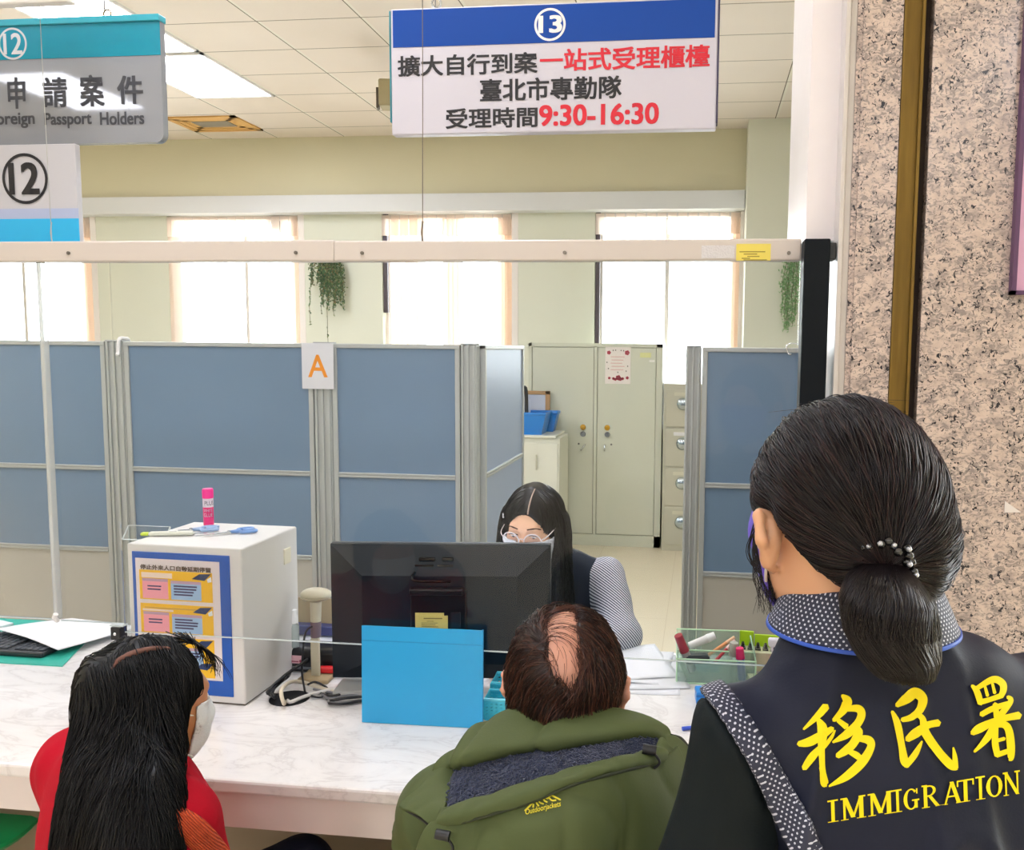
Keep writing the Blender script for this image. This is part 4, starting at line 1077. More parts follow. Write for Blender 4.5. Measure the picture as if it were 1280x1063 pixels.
# blue folder leaning on the glass
p0 = on(453, 903, 2, T); p1 = on(604, 910, 2, T)
a = math.atan2(p1[1] - p0[1], p1[0] - p0[0]); wb = math.hypot(p1[0] - p0[0], p1[1] - p0[1])
r = thing('document_folder', 'sky blue plastic folder standing upright against the glass in front of the monitor', 'folder', (p0[0], p0[1] - 0.003, T), a * 0.6)
FB = mat('folder_blue', '#2fa9e4', 0.3, var=0.03, vscale=6)
Mt = Matrix.Rotation(-0.035, 4, 'X')
MB().box((0, 0.0, 0.001), (wb, 0.0015, 0.236), 0, Mt).build('front_cover', FB, r)
MB().box((wb - 0.004, 0.0015, 0.001), (wb, 0.010, 0.236), 0.001, Mt).build('spine', mat('folder_edge', '#1b7fc0', 0.3), r)
MB().box((0.001, 0.0085, 0.001), (wb - 0.003, 0.010, 0.234), 0, Mt).build('back_cover', FB, r)
MB().box((0.004, 0.002, 0.002), (wb - 0.006, 0.0082, 0.230), 0, Mt).build('paper_block', PAP, r)
MB().box((0.002, -0.0006, 0.200), (wb - 0.002, 0.0, 0.2015), 0, Mt).build('crease', mat('folder_crease', '#2493cf', 0.3), r)

# cyan baskets behind the folder
BK = mat('basket_cyan', '#3fc0d8', 0.35)
def basket(loc, ang, label, w_=0.25, d_=0.18, h_=0.075):
    r = thing('plastic_basket', label, 'basket', loc, ang, 'cyan perforated baskets')
    b = MB(); t = 0.003
    def wall(p0, p1, n):
        # perforated wall as a lattice of bars
        p0 = Vector(p0); p1 = Vector(p1); d = (p1 - p0); L_ = d.length; d.normalize(); nz = Vector((-d.y, d.x, 0))
        Mx = Matrix(((d.x, nz.x, 0, p0.x), (d.y, nz.y, 0, p0.y), (0, 0, 1, 0), (0, 0, 0, 1)))
        k = int(L_ / 0.0115)
        for i in range(k + 1): b.box((i * L_ / k - 0.0032, -t / 2, 0.004), (i * L_ / k + 0.0032, t / 2, h_), 0, Mx)
        rows_ = 5
        for j in range(rows_ + 1):
            z = 0.006 + j * (h_ - 0.012) / rows_; b.box((0, -t / 2 - 0.0002, z - 0.0033), (L_, t / 2 + 0.0002, z + 0.0033), 0, Mx)
    a_, c_ = w_ / 2, d_ / 2
    for p0, p1 in (((-a_, -c_, 0), (a_, -c_, 0)), ((a_, -c_, 0), (a_, c_, 0)), ((a_, c_, 0), (-a_, c_, 0)), ((-a_, c_, 0), (-a_, -c_, 0))): wall(p0, p1, 0)
    b.box((-a_, -c_, 0), (a_, c_, 0.004))
    b.build('basket_wall', BK, r)
    MB().tube([(-a_, -c_, h_), (a_, -c_, h_), (a_, c_, h_), (-a_, c_, h_)], 0.0045, 8, True).build('rim', mat('basket_rim', '#57cbe0', 0.3), r)
basket((-0.375, 2.012, T), 0.03, 'cyan perforated basket half hidden behind the brown-haired man and blue folder', 0.27, 0.06, 0.052)
basket((-0.375, 2.085, T), 0.03, 'second cyan perforated basket standing behind the first, under the monitor', 0.27, 0.07, 0.066)

# ------------------------------------------------------------------ scanner, bottles, cables
p = on(395, 850, 2, T)
sx, sy = p[0], p[1]
r = thing('barcode_scanner', 'beige barcode scanner hanging head-up on a flat stand beside the monitor', 'scanner', (sx, sy, T), 0.0)
SCN = mat('scanner_beige', '#c6bfa4', 0.4); SCG = mat('scanner_brown', '#6f5f66', 0.45)
zz = lambda py: on(395, py, 1, sy)[2] - T
MB().box((-0.04, -0.03, 0), (0.045, 0.06, 0.012), 0.004).build('stand_base', mat('stand_tan', '#a89470', 0.5), r)
MB().box((-0.0125, -0.004, 0.01), (0.0125, 0.004, zz(800)), 0.003).build('stand_arm', SCN, r)
b = MB(); b.prism([(-0.0125, zz(800) - 0.001), (0.0125, zz(800) - 0.001), (0.006, zz(794)), (-0.006, zz(794))], -0.004, 0.004, FACE); b.build('stand_tip', SCN, r)
MB().cyl((0, 0.004, zz(797)), (0, 0.006, zz(778)), 0.0135, 0.0145).build('cable_boot', SCG, r, auto=50)
MB().cyl((0, 0.006, zz(779)), (0, 0.010, zz(748)), 0.0135, 0.0155).build('grip', SCN, r, auto=50)
b = MB(); b.sph((0, 0.012, zz(745)), (0.043, 0.032, 0.018), 24); b.build('scanner_head', SCN, r, True)
MB().lathe([(0.0155, -0.010), (0.034, -0.003), (0.0415, 0.004)], (0, 0.012, zz(749)), 24).build('head_collar', mat('scanner_dark_beige', '#a59c82', 0.5), r, auto=50)  # collar in a darker beige than the scanner head
r = thing('document_tray', 'tan plastic document tray behind the barcode scanner', 'tray', (sx - 0.005, sy + 0.16, T))
q0 = on(374, 747, 1, sy + 0.16); q1 = on(416, 747, 1, sy + 0.16); zt = q0[2] - T
TAN2 = mat('tray_tan', '#a99877', 0.5)
MB().box((q0[0] - sx, 0, zt - 0.075), (q1[0] - sx + 0.06, 0.005, zt), 0.001).build('back_plate', TAN2, r)
MB().box((q0[0] - sx, 0.004, 0), (q0[0] - sx + 0.006, 0.03, zt - 0.02), 0.001).build('side_post', mat('post_cream', '#d8d0b4', 0.5), r); MB().box((q1[0] - sx + 0.05, 0.004, 0), (q1[0] - sx + 0.056, 0.03, zt - 0.02), 0.001).build('side_post', mat('post_cream'), r)
MB().box((q0[0] - sx - 0.002, -0.03, zt - 0.10), (q1[0] - sx + 0.06, 0.004, zt - 0.073), 0.003).build('shelf', mat('tray_navy', '#46507e', 0.5), r)
MB().box((q0[0] - sx - 0.002, -0.05, 0.0), (q1[0] - sx + 0.06, 0.03, zt - 0.105), 0.004).build('paper_base', PAP, r)
def bottle(loc, s_, label):
    r = thing('spray_bottle', label, 'bottle', loc, 0, 'white bottles by the scanner')
    MB().lathe([(0, 0), (0.016 * s_, 0), (0.017 * s_, 0.005), (0.017 * s_, 0.07 * s_), (0.009 * s_, 0.082 * s_)], seg=20).build('bottle_body', glassy('bottle_clear', (0.85, 0.92, 0.9), 0.9, 0.05, 0.35, '#dfe9e4'), r, auto=40)
    MB().lathe([(0.009 * s_, 0.08 * s_), (0.0135 * s_, 0.082 * s_), (0.0135 * s_, 0.105 * s_), (0.011 * s_, 0.11 * s_), (0.0105 * s_, 0.127 * s_), (0.0, 0.13 * s_)], seg=20).build('bottle_cap', mat('cap_white', '#edeeec', 0.4), r, auto=40)
q = on(367, 812, 1, sy + 0.05); bottle((q[0], sy + 0.055, T + 0.0685), 0.82, 'clear spray bottle with white cap standing on the black printer behind the scanner')
q = on(362, 812, 1, sy + 0.1); bottle((q[0] - 0.012, sy + 0.105, T), 1.1, 'white bottle mostly hidden behind the spray bottle')
q = on(357, 842, 1, sy + 0.03); q2 = on(418, 842, 1, sy + 0.03)
r = thing('label_printer', 'black rounded desktop label printer with a pink sticker behind the scanner', 'printer', ((q[0] + q2[0]) / 2, sy + 0.075, T))
PBK = mat('printer_black', '#17181b', 0.3)
a = (q2[0] - q[0]) / 2
MB().box((-a, -0.035, 0.0), (a + 0.02, 0.06, 0.068), 0.014, seg=4).build('printer_body', PBK, r, auto=40)
MB().box((-a + 0.004, -0.0375, 0.012), (a, -0.034, 0.018), 0.001).build('grey_slot', mat('slot_grey', '#6d7076', 0.4), r)
k = MB().box((-a + 0.008, -0.0366, 0.027), (-a + 0.044, -0.0345, 0.049)).build('pink_sticker', mat('sticker_pink', '#e8b9c2', 0.5), r)
MB().box((-a + 0.010, -0.0372, 0.031), (-a + 0.034, -0.0362, 0.034)).build('print', mat('sticker_print_red', '#a0425a', 0.5), k)
MB().cyl((-a + 0.04, -0.037, 0.034), (-a + 0.04, -0.0362, 0.034), 0.004, seg=12).build('seal_print', mat('sticker_print_red'), k)
q = on(411, 842, 1, sy + 0.02)
r = thing('stapler', 'red and white stapler beside the scanner stand', 'stapler', (q[0], sy + 0.025, T), 0.1)
MB().box((-0.03, -0.012, 0), (0.05, 0.008, 0.012), 0.003).build('base', mat('stapler_white', '#e5e5e2', 0.4), r); MB().box((-0.03, -0.012, 0.012), (0.05, 0.008, 0.03), 0.006, seg=3).build('arm', mat('stapler_red', '#d01f26', 0.35), r)
# cables: each run its own thing
def cable(pts, rad, m, label, name='cable'):
    o = MB().tube(pts, rad, 8, sub=8).build(name, m, None, True)
    return tag(o, label, 'cable')
CBK = mat('cable_black', '#1b1c20', 0.45); CWH = mat('cable_cream', '#d8cdb6', 0.45); CGY = mat('cable_grey', '#77777a', 0.45)
def CP(px, py, dz=0.004): q = on(px, py, 2, T + dz); return (q[0], q[1], q[2])
hole = CP(350, 876, -0.03)
cable([(hole[0] + 0.012, hole[1] + 0.005, T - 0.02), CP(355, 880, 0.012), CP(352, 862, 0.045), CP(368, 852, 0.03), CP(395, 858, 0.006), CP(420, 866, 0.006)], 0.005, CWH, 'thick cream cable curving out of the counter hole', 'power_cable')
cable([(hole[0] + 0.02, hole[1], T - 0.02), CP(362, 878, 0.008), CP(378, 872, 0.010), CP(394, 867, 0.008), CP(420, 862, 0.008), CP(450, 862, 0.006), CP(475, 868, 0.006)], 0.0045, mat('cable_white', '#dcd9d4', 0.4), 'white cable from the counter hole running behind the blue folder', 'power_cable')
cable([(sx, sy - 0.003, T + zz(782)), (sx - 0.018, sy - 0.02, T + zz(790)), (sx - 0.024, sy - 0.03, T + zz(830)), CP(380, 858, 0.03), CP(384, 868, 0.008), CP(402, 872, 0.006), CP(410, 862, 0.006), CP(395, 853, 0.018), CP(385, 856, 0.02)], 0.0028, CBK, 'coiled black cable looping down from the barcode scanner', 'scanner_cable')
rr = random.Random(9)
for k in range(4):
    o = 0.006 * k
    cable([(hole[0] - 0.012 + o, hole[1] + 0.004 * k, T - 0.02), CP(343 - 3 * k, 872 - 2 * k, 0.02), CP(338 + 7 * k, 862 - 5 * k, 0.022), CP(352 + 4 * k, 848 - 3 * k, 0.035 + o), CP(368 + 3 * k, 836 - 2 * k, 0.045 + o), CP(386, 826 - k, 0.03)], 0.004, CBK,
          'black cable rising from the counter hole to the printer, ' + ['lowest', 'second lowest', 'second highest', 'topmost'][k] + ' of four', 'black_cable')
for k in range(6):
    y0 = 868 + 3.0 * k
    cable([CP(392 + 5 * k, y0 - 6, 0.005), CP(412, y0 - 2 + rr.uniform(-2, 2), 0.006 + 0.002 * (k % 3)), CP(432, y0 - 2 + rr.uniform(-2, 2), 0.008), CP(452, y0 + rr.uniform(-3, 1) - 4, 0.006), CP(480, y0 - 6, 0.006)], 0.0034, [CGY, CBK, CGY, CBK, CGY, CBK][k],
          ['grey', 'black', 'grey', 'black', 'grey', 'black'][k] + ' cable lying left of the blue folder, ' + ['furthest back', 'second from back', 'third from back', 'third from front', 'second from front', 'nearest the front'][k] + ' of six', 'flat_cable')

# ------------------------------------------------------------------ right side of the counter
r = thing('paper_stack', 'loose stack of white papers on the counter right of the brown-haired man', 'papers', (-0.14, 2.32, T), 0.05)
for k, (dx, dy, an) in enumerate(((0, 0, 0.0), (0.01, 0.03, 0.15), (-0.025, 0.06, -0.12), (-0.03, 0.08, 0.3))):
    Mx = Matrix.Translation((dx, dy, 0.001 + k * 0.002)) @ Matrix.Rotation(an, 4, 'Z')
    rows_ = [[(-0.1, -0.125, 0), (0, -0.13, 0.002 * k), (0.09, -0.125, 0.0)], [(-0.1, 0.0, 0), (0, 0, 0.003 + 0.003 * k), (0.09, 0, 0.002)], [(-0.1, 0.12, 0.0), (0, 0.12, 0.002 * k), (0.09, 0.12, 0.003 * k)]]
    rows_ = [[tuple(Mx @ Vector(p)) for p in rw] for rw in rows_]
    loft('sheet', rows_, PAP, r, 5, 5, 0.001)
GRN = glassy('green_clear_plastic', (0.92, 0.975, 0.94), 0.8, 0.05, 0.16, '#d9f2e2'); GRNE = mat('green_edge', '#c9ecc4', 0.3)
r = thing('desk_organizer', 'translucent green desk organizer tray full of stationery', 'organizer', (0.045, 2.37, T), 0.04)
def plate(lo, hi): return MB().box(lo, hi).build('wall_plate', GRN, r)
ow, od, oh = 0.105, 0.085, 0.085
plate((-ow, -od, 0), (ow, -od + 0.003, 0.068)); plate((-ow, od, 0), (ow, od + 0.003, oh + 0.01)); plate((-ow, -od, 0), (-ow + 0.003, od, oh)); plate((ow - 0.003, -od, 0), (ow, od, oh)); plate((-ow, -od, 0.0), (ow, od, 0.004)); plate((-ow, -0.02, 0.004), (ow, -0.017, 0.07)); plate((0.04, -od, 0.004), (0.043, od, 0.075))
e = MB()
for pts in ([(-ow, -od, 0.068), (ow, -od, 0.068)], [(-ow, od, oh + 0.01), (ow, od, oh + 0.01)], [(-ow, -od, 0.068), (-ow, od, oh)], [(ow, -od, 0.068), (ow, od, oh)], [(-ow, -od, 0), (-ow, -od, 0.068)], [(ow, -od, 0), (ow, -od, 0.068)], [(-ow, -od, 0.002), (ow, -od, 0.002)], [(-ow, -0.0185, 0.07), (ow, -0.0185, 0.07)]): e.tube(pts, 0.0022, 6)
e.build('polished_edge', GRNE, r)
ox, oy = 0.045, 2.37
def stick(name, label, cat, base, top, rad, m, capm=None, capf=0.3, group=None):
    b0 = Vector(base); t0 = Vector(top); d = t0 - b0
    r = thing(name, label, cat, base, 0, group)
    MB().cyl((0, 0, 0), d * (1 - capf), rad, seg=14).build('barrel', m, r, auto=50)
    MB().cyl(d * (1 - capf), d, rad * 1.12, rad * 0.95, seg=14).build('cap', capm or m, r, auto=50)
    return r
stick('rubber_stamp', 'dark red and grey seal stamp sticking out of the green organizer', 'stamp', (ox - 0.06, oy - 0.04, T + 0.02), (ox - 0.10, oy - 0.065, T + 0.125), 0.012, mat('stamp_grey', '#a8a3a0', 0.4), mat('stamp_red', '#a3313f', 0.3), 0.45)
stick('correction_tape', 'white correction pen lying across the green organizer', 'pen', (ox - 0.07, oy + 0.01, T + 0.07), (ox - 0.0, oy + 0.03, T + 0.098), 0.011, mat('pen_white', '#e6e3df', 0.4), mat('pen_white2', '#f0efec', 0.4), 0.3)
MBs = thing('ink_pad', 'black ink pad inside the green organizer', 'ink pad', (ox - 0.045, oy - 0.045, T + 0.045), 0.2)
MB().box((-0.035, -0.015, 0), (0.03, 0.015, 0.02), 0.003).build('pad_case', BLACK, MBs); MB().box((-0.03, -0.012, 0.02), (0.025, 0.012, 0.023), 0.001).build('pad_lid', mat('pad_lid', '#2d3a3a', 0.5), MBs)
stick('marker_pen', 'orange pen leaning in the green organizer', 'pen', (ox - 0.02, oy - 0.005, T + 0.05), (ox + 0.055, oy + 0.045, T + 0.09), 0.005, mat('pen_orange', '#eaa06a', 0.4), mat('pen_orange2', '#f0c39c', 0.4), 0.3)
stick('marker_pen', 'red pen leaning in the green organizer', 'pen', (ox - 0.0, oy - 0.035, T + 0.045), (ox + 0.055, oy + 0.01, T + 0.093), 0.0045, mat('pen_red', '#b8333f', 0.4), mat('pen_pink', '#eac3bb', 0.4), 0.4)
stick('glue_stick', 'blue glue stick with pink cap in the green organizer', 'glue', (ox + 0.075, oy - 0.045, T + 0.005), (ox + 0.066, oy - 0.05, T + 0.093), 0.011, mat('stick_blue', '#2f4f9c', 0.35), mat('stick_pink', '#e5286a', 0.35), 0.33)
stick('tape_roll', 'grey eraser shield in the green organizer', 'stationery', (ox + 0.05, oy - 0.02, T + 0.06), (ox + 0.052, oy - 0.022, T + 0.098), 0.012, mat('shield_grey', '#b5b3a4', 0.4))
q = on(840, 868, 2, T); qx = on(883, 880, 1, 2.16)
r = thing('eraser_block', 'small bright blue block on the counter in front of the green organizer', 'box', (0.01, 2.165, T), 0.1)
MB().box((-0.014, -0.02, 0), (0.06, 0.03, 0.032), 0.003).build('block_body', mat('block_blue', '#1f8be0', 0.35), r); MB().box((-0.0145, -0.0205, 0.02), (0.0605, 0.0305, 0.026)).build('block_band', mat('block_band', '#1c6fc0', 0.35), r)
r = thing('binder_clip_box', 'lime green box with black clips behind the green organizer', 'box', (0.175, 2.42, T), -0.05)
LIME = mat('lime_plastic', '#b8e020', 0.4)
MB().box((-0.06, -0.02, 0), (0.075, 0.035, 0.055), 0.003).build('box_body', mat('lime_box', '#d8d9b0', 0.4), r)
MB().box((-0.06, 0.03, 0.05), (-0.02, 0.036, 0.098), 0.002).build('tall_tab', LIME, r); MB().box((-0.018, 0.03, 0.05), (0.075, 0.036, 0.090), 0.002).build('lime_flap', LIME, r)
for k in range(6):
    c = thing('binder_clip', ['leftmost', 'second', 'third', 'fourth', 'fifth', 'rightmost'][k] + ' black binder clip in the lime green box', 'clip', (0.125 + k * 0.021, 2.425 - 0.001 * k, T + 0.0555), -0.05, 'black binder clips')
    MB().prism([(-0.008, 0), (0.008, 0), (0.003, 0.018), (-0.003, 0.018)], -0.008, 0.008, FACE).build('clip_body', BLACK, c)
    MB().tube([(-0.004, -0.006, 0.016), (-0.005, -0.012, 0.006), (0.005, -0.012, 0.006), (0.004, -0.006, 0.016)], 0.0008, 5).build('wire_arm', STEEL, c)
r = thing('sticky_notes', 'pad of pale yellow sticky notes on the counter beside the green organizer', 'notepad', (0.18, 2.31, T), 0.15)
MB().box((-0.04, -0.038, 0), (0.04, 0.038, 0.014), 0.0005).build('pad', mat('note_yellow', '#efe9ae', 0.6), r); MB().box((-0.04, -0.038, 0.014), (0.04, 0.038, 0.0148)).build('top_sheet', mat('note_yellow2', '#f5f0bb', 0.6), r)
p = on(968, 800, 1, 2.4)
r = thing('spray_bottle', 'white and pink trigger spray bottle beside the officer collar', 'bottle', (p[0] + 0.012, 2.36, T), 0)
MB().lathe([(0, 0), (0.026, 0), (0.028, 0.006), (0.028, 0.055), (0.012, 0.075)], seg=20).build('bottle_body', mat('spray_pink', '#ef7fa6', 0.35), r, auto=40)
b = MB(); b.cyl((0, 0, 0.073), (0, 0, 0.09), 0.011); b.box((-0.032, -0.011, 0.088), (0.022, 0.011, 0.112), 0.006, seg=3); b.tube([(-0.02, 0, 0.09), (-0.022, 0, 0.08), (-0.016, 0, 0.068)], 0.004, 8); b.build('trigger_head', mat('spray_white', '#e9e4ea', 0.4), r, auto=40)
q = on(856, 914, 2, T)
r = thing('ballpoint_pen', 'blue capped ballpoint pen on the counter beside the officer sleeve', 'pen', (q[0], q[1], T + 0.005), 0)
MB().cyl((-0.006, 0, 0), (0.02, 0.01, 0), 0.0048, seg=12).build('pen_cap', mat('pen_blue', '#2b51c8', 0.35), r, auto=50); MB().cyl((0.02, 0.01, 0), (0.12, 0.05, 0), 0.0042, seg=12).build('barrel', mat('pen_barrel', '#dfe2e8', 0.3), r, auto=50)

# ------------------------------------------------------------------ wall items on the granite
p = on(1260, 369, 1, 1.9)
r = thing('wall_poster', 'purple framed poster on the granite wall at the right edge', 'poster', (p[0], 1.899, p[2]))
b = MB(); b.box((0, -0.02, 0), (0.6, 0, 0.008)); b.box((0, -0.02, 0), (0.009, 0, 0.80)); b.box((0.591, -0.02, 0), (0.6, 0, 0.8)); b.box((0, -0.02, 0.792), (0.6, 0, 0.8))
b.build('frame', mat('frame_purple', '#5b3a5f', 0.4), r)
pm = mat('poster_rose', '#e3b3cf', 0.3); n = N(pm); x, y, z = n.xyz(n.coords())
n.base(n.mix(n.noise(n.coords(), 3.2, 2), '#eec3d8', '#c78fc0'))
MB().box((0.008, -0.012, 0.007), (0.592, -0.002, 0.793)).build('print', pm, r)
p = on(1255, 641, 1, 1.9); q = on(1277, 627, 1, 1.9)
o = MB().prism([(0, 0), (q[0] - p[0], 0.002), (q[0] - p[0] - 0.012, 0.010), (0, q[2] - p[2])], 0.0, 0.001, FACE).build('paper_scrap', mat('scrap_white', '#e2dbd8', 0.5)); o.location = (p[0], 1.8985, p[2])
tag(o, 'torn white paper scrap stuck on the granite wall right of the officer', 'paper')
# ------------------------------------------------------------------ people: shared builders
def rot(yaw=0, pitch=0, roll=0):
    """local->parent: yaw about z (left positive), pitch (nod down positive), roll"""
    return np.array((Matrix.Rotation(math.radians(yaw), 3, 'Z') @ Matrix.Rotation(math.radians(-pitch), 3, 'X') @ Matrix.Rotation(math.radians(roll), 3, 'Y')))
def add_head(f, o, R, face=True, s=1.0, ears=True, ez=0.0, ex=0.0):
    o = np.array(o)
    P = lambda x, y, z: o + R @ (np.array((x, y, z)) * s)
    E = lambda c, r, k=0.02, op='u': f.ell(P(*c), np.array(r) * s, k * s, op, R)
    C = lambda a, b, r1, r2, k=0.01, op='u': f.cap(P(*a), P(*b), r1 * s, r2 * s, k * s, op)
    E((0, -0.012, 0.03), (0.075, 0.096, 0.086))
    E((0, 0.028, -0.02), (0.062, 0.064, 0.086), 0.03)
    E((0, 0.048, -0.078), (0.040, 0.042, 0.034), 0.03)
    E((0.035, 0.005, -0.06), (0.026, 0.05, 0.04), 0.025); E((-0.035, 0.005, -0.06), (0.026, 0.05, 0.04), 0.025)
    for sx in (-1, 1): E((sx * 0.036, 0.058, -0.022), (0.024, 0.028, 0.022), 0.02)          # cheeks
    C((-0.03, 0.080, 0.030), (0.03, 0.080, 0.030), 0.011, 0.011, 0.02)                     # brow
    C((0, 0.084, 0.014), (0, 0.106, -0.026), 0.0065, 0.0095, 0.012)                        # nose
    for sx in (-1, 1): E((sx * 0.010, 0.096, -0.030), (0.008, 0.010, 0.007), 0.006)
    for sx in (-1, 1): E((sx * 0.030, 0.098, 0.012), (0.016, 0.014, 0.010), 0.012, 's')
    for sx in (-1, 1): E((sx * 0.030, 0.078, 0.011), (0.0155, 0.0135, 0.0125), 0.006)       # closed lid volume
    C((-0.014, 0.090, -0.058), (0.014, 0.090, -0.058), 0.006, 0.006, 0.008); C((-0.012, 0.088, -0.068), (0.012, 0.088, -0.068), 0.007, 0.007, 0.008)
    if ears:
        for sx in (-1, 1):
            pts = [P(sx * 0.073, 0.010, 0.012 + ez), P(sx * (0.082 + ex * 0.6), 0.004, 0.030 + ez), P(sx * (0.088 + ex), -0.012, 0.030 + ez), P(sx * (0.088 + ex), -0.018, 0.006 + ez), P(sx * (0.080 + ex * 0.5), -0.004, -0.020 + ez), P(sx * 0.074, 0.006, -0.030 + ez)]
            f.chain(pts, [0.005 * s, 0.0052 * s, 0.0056 * s, 0.0056 * s, 0.006 * s, 0.006 * s], 0.006 * s)
            E((sx * (0.077 + ex * 0.4), -0.003, 0.004 + ez), (0.006 + ex * 0.4, 0.014, 0.028), 0.006)
def add_neck(f, o, R, base, s=1.0, r=0.052):
    a = np.array(o) + R @ (np.array((0, -0.022, -0.045)) * s)
    f.cap(a, base, r * s, r * 1.1 * s, 0.03)
def add_hand(f, wrist, d, up, side, curl=0.5, s=1.0):
    """palm and five separate fingers; d: direction of the fingers, up: back of the hand, side: +1 thumb towards d x up"""
    d = _n(d); up = _n(np.array(up, float) - d * np.dot(up, d)); t = np.cross(d, up) * side; w = np.array(wrist, float)
    f.cap(w, w + d * 0.03, 0.024 * s, 0.022 * s, 0.02)
    for q in (-0.026, -0.009, 0.009, 0.025): f.cap(w + d * 0.025 + t * q * 0.7, w + d * 0.085 * s + t * q, 0.014 * s, 0.0115 * s, 0.012)
    for q, ln in ((0.028, 0.068), (0.010, 0.078), (-0.010, 0.072), (-0.028, 0.056)):
        p = w + d * 0.088 * s + t * q; dd = d.copy(); segs = [p]; a = 0.0
        for k, fr in enumerate((0.45, 0.32, 0.23)):
            a += curl * (0.45 + 0.25 * k); v = d * math.cos(a) - up * math.sin(a) + t * q * 1.5 * (0.4 if k == 0 else 0)
            segs.append(segs[-1] + v * ln * fr * s)
        f.chain(segs, [0.0092, 0.0086, 0.008, 0.0072], 0.004)
    p = w + d * 0.025 + t * 0.024
    f.chain([p, p + (d * 0.7 + t * 0.75 - up * 0.15) * 0.036, p + (d * 0.85 + t * 0.7 - up * 0.3) * 0.066, p + (d * 1.1 + t * 0.62 - up * 0.42) * 0.085], [0.015, 0.0115, 0.0095, 0.008], 0.008)
def skin_mat(name, c, c2, rough=0.45):
    m = mat(name, c, rough); n = N(m)
    n.base(n.mix(n.noise(n.coords(), 14, 3), c, c2)); n.p.inputs['Subsurface Weight'].default_value = 0.12; n.p.inputs['Subsurface Radius'].default_value = (0.02, 0.008, 0.004); n.p.inputs['Subsurface Scale'].default_value = 0.6
    return m
def hair_mat(name, c, c2, rough=0.38, spec=0.45):
    m = mat(name, c, rough, spec=spec); n = N(m)
    n.base(n.mix(n.noise(n.mapping(n.coords(), (1, 1, 0.25)), 120, 2), c, c2)); return m
def cloth_mat(name, c, c2, rough=0.75, sheen=0.0, scale=5, bump=0.12, bs=500):
    m = mat(name, c, rough, sheen=sheen); n = N(m)
    n.base(n.mix(n.noise(n.coords(), scale, 3), c, c2)); n.bump(n.noise(n.coords(), bs, 2), bump, 0.002); n.p.inputs['Specular IOR Level'].default_value = 0.15; return m
SHOE = mat('shoe_black', '#1b1b1d', 0.4)
def legs_seated(f, r1=0.085, knee=0.42, grow=0.0, hip=0.5, x=0.095):
    f.ell((0, 0.02, hip), (0.18 + grow, 0.13 + grow, 0.10 + grow), 0.04)
    for sx in (-1, 1):
        f.cap((sx * x, 0.02, hip), (sx * (x + 0.02), knee, hip - 0.02), r1 + grow, 0.062 + grow, 0.04)
        f.cap((sx * (x + 0.02), knee, hip - 0.03), (sx * (x + 0.02), knee - 0.02, 0.10), 0.058 + grow, 0.04 + grow, 0.03)
def shoes(root, pts, m=SHOE, yaw=0.0):
    for sx, (x, y) in zip((-1, 1), pts):
        f = Field((x - 0.07, y - 0.12, -0.01), (x + 0.07, y + 0.22, 0.13), 0.006)
        f.cap((x, y - 0.03, 0.05), (x, y + 0.13, 0.035), 0.042, 0.038, 0.02); f.cap((x, y - 0.01, 0.05), (x, y - 0.01, 0.10), 0.045, 0.045, 0.02)
        f.half((0, 0, 0.004), (0, 0, -1)); f.build('shoe', m, root, 1)
def flow_hair(n, seed, accept, flow, o, R, c, rad, L, steps=10, lift=(0.004, 0.010), s=1.0, jit=0.15):
    """short hair combed along a flow field over the skull"""
    rs = np.random.RandomState(seed); c = np.array(c); rad = np.array(rad); U = []
    while len(U) < n:
        u = rs.normal(size=(n, 3)); u /= np.linalg.norm(u, axis=1, keepdims=True)
        U += list(u[accept(u, rs)])
    u = np.array(U[:n]); ln = L * (0.6 + 0.8 * rs.rand(n, 1)); out = []; jv = rs.normal(size=(n, 3)) * jit
    lf = rs.rand(n, 1)
    for k in range(steps):
        p = c + u * rad; t = k / (steps - 1)
        nrm = u / rad; nrm /= np.linalg.norm(nrm, axis=1, keepdims=True)
        out.append(p + nrm * (lift[0] + (lift[1] - lift[0]) * np.sin(t * 2.2) * (0.4 + 0.6 * lf)))
        v = flow(u) + jv; v -= nrm * (v * nrm).sum(1, keepdims=True); v /= np.maximum(np.linalg.norm(v, axis=1, keepdims=True), 1e-6)
        p = p + v * ln / steps; u = (p - c) / rad; u /= np.linalg.norm(u, axis=1, keepdims=True)
    P = np.stack(out, 1) * s
    return np.array(o) + P @ R.T
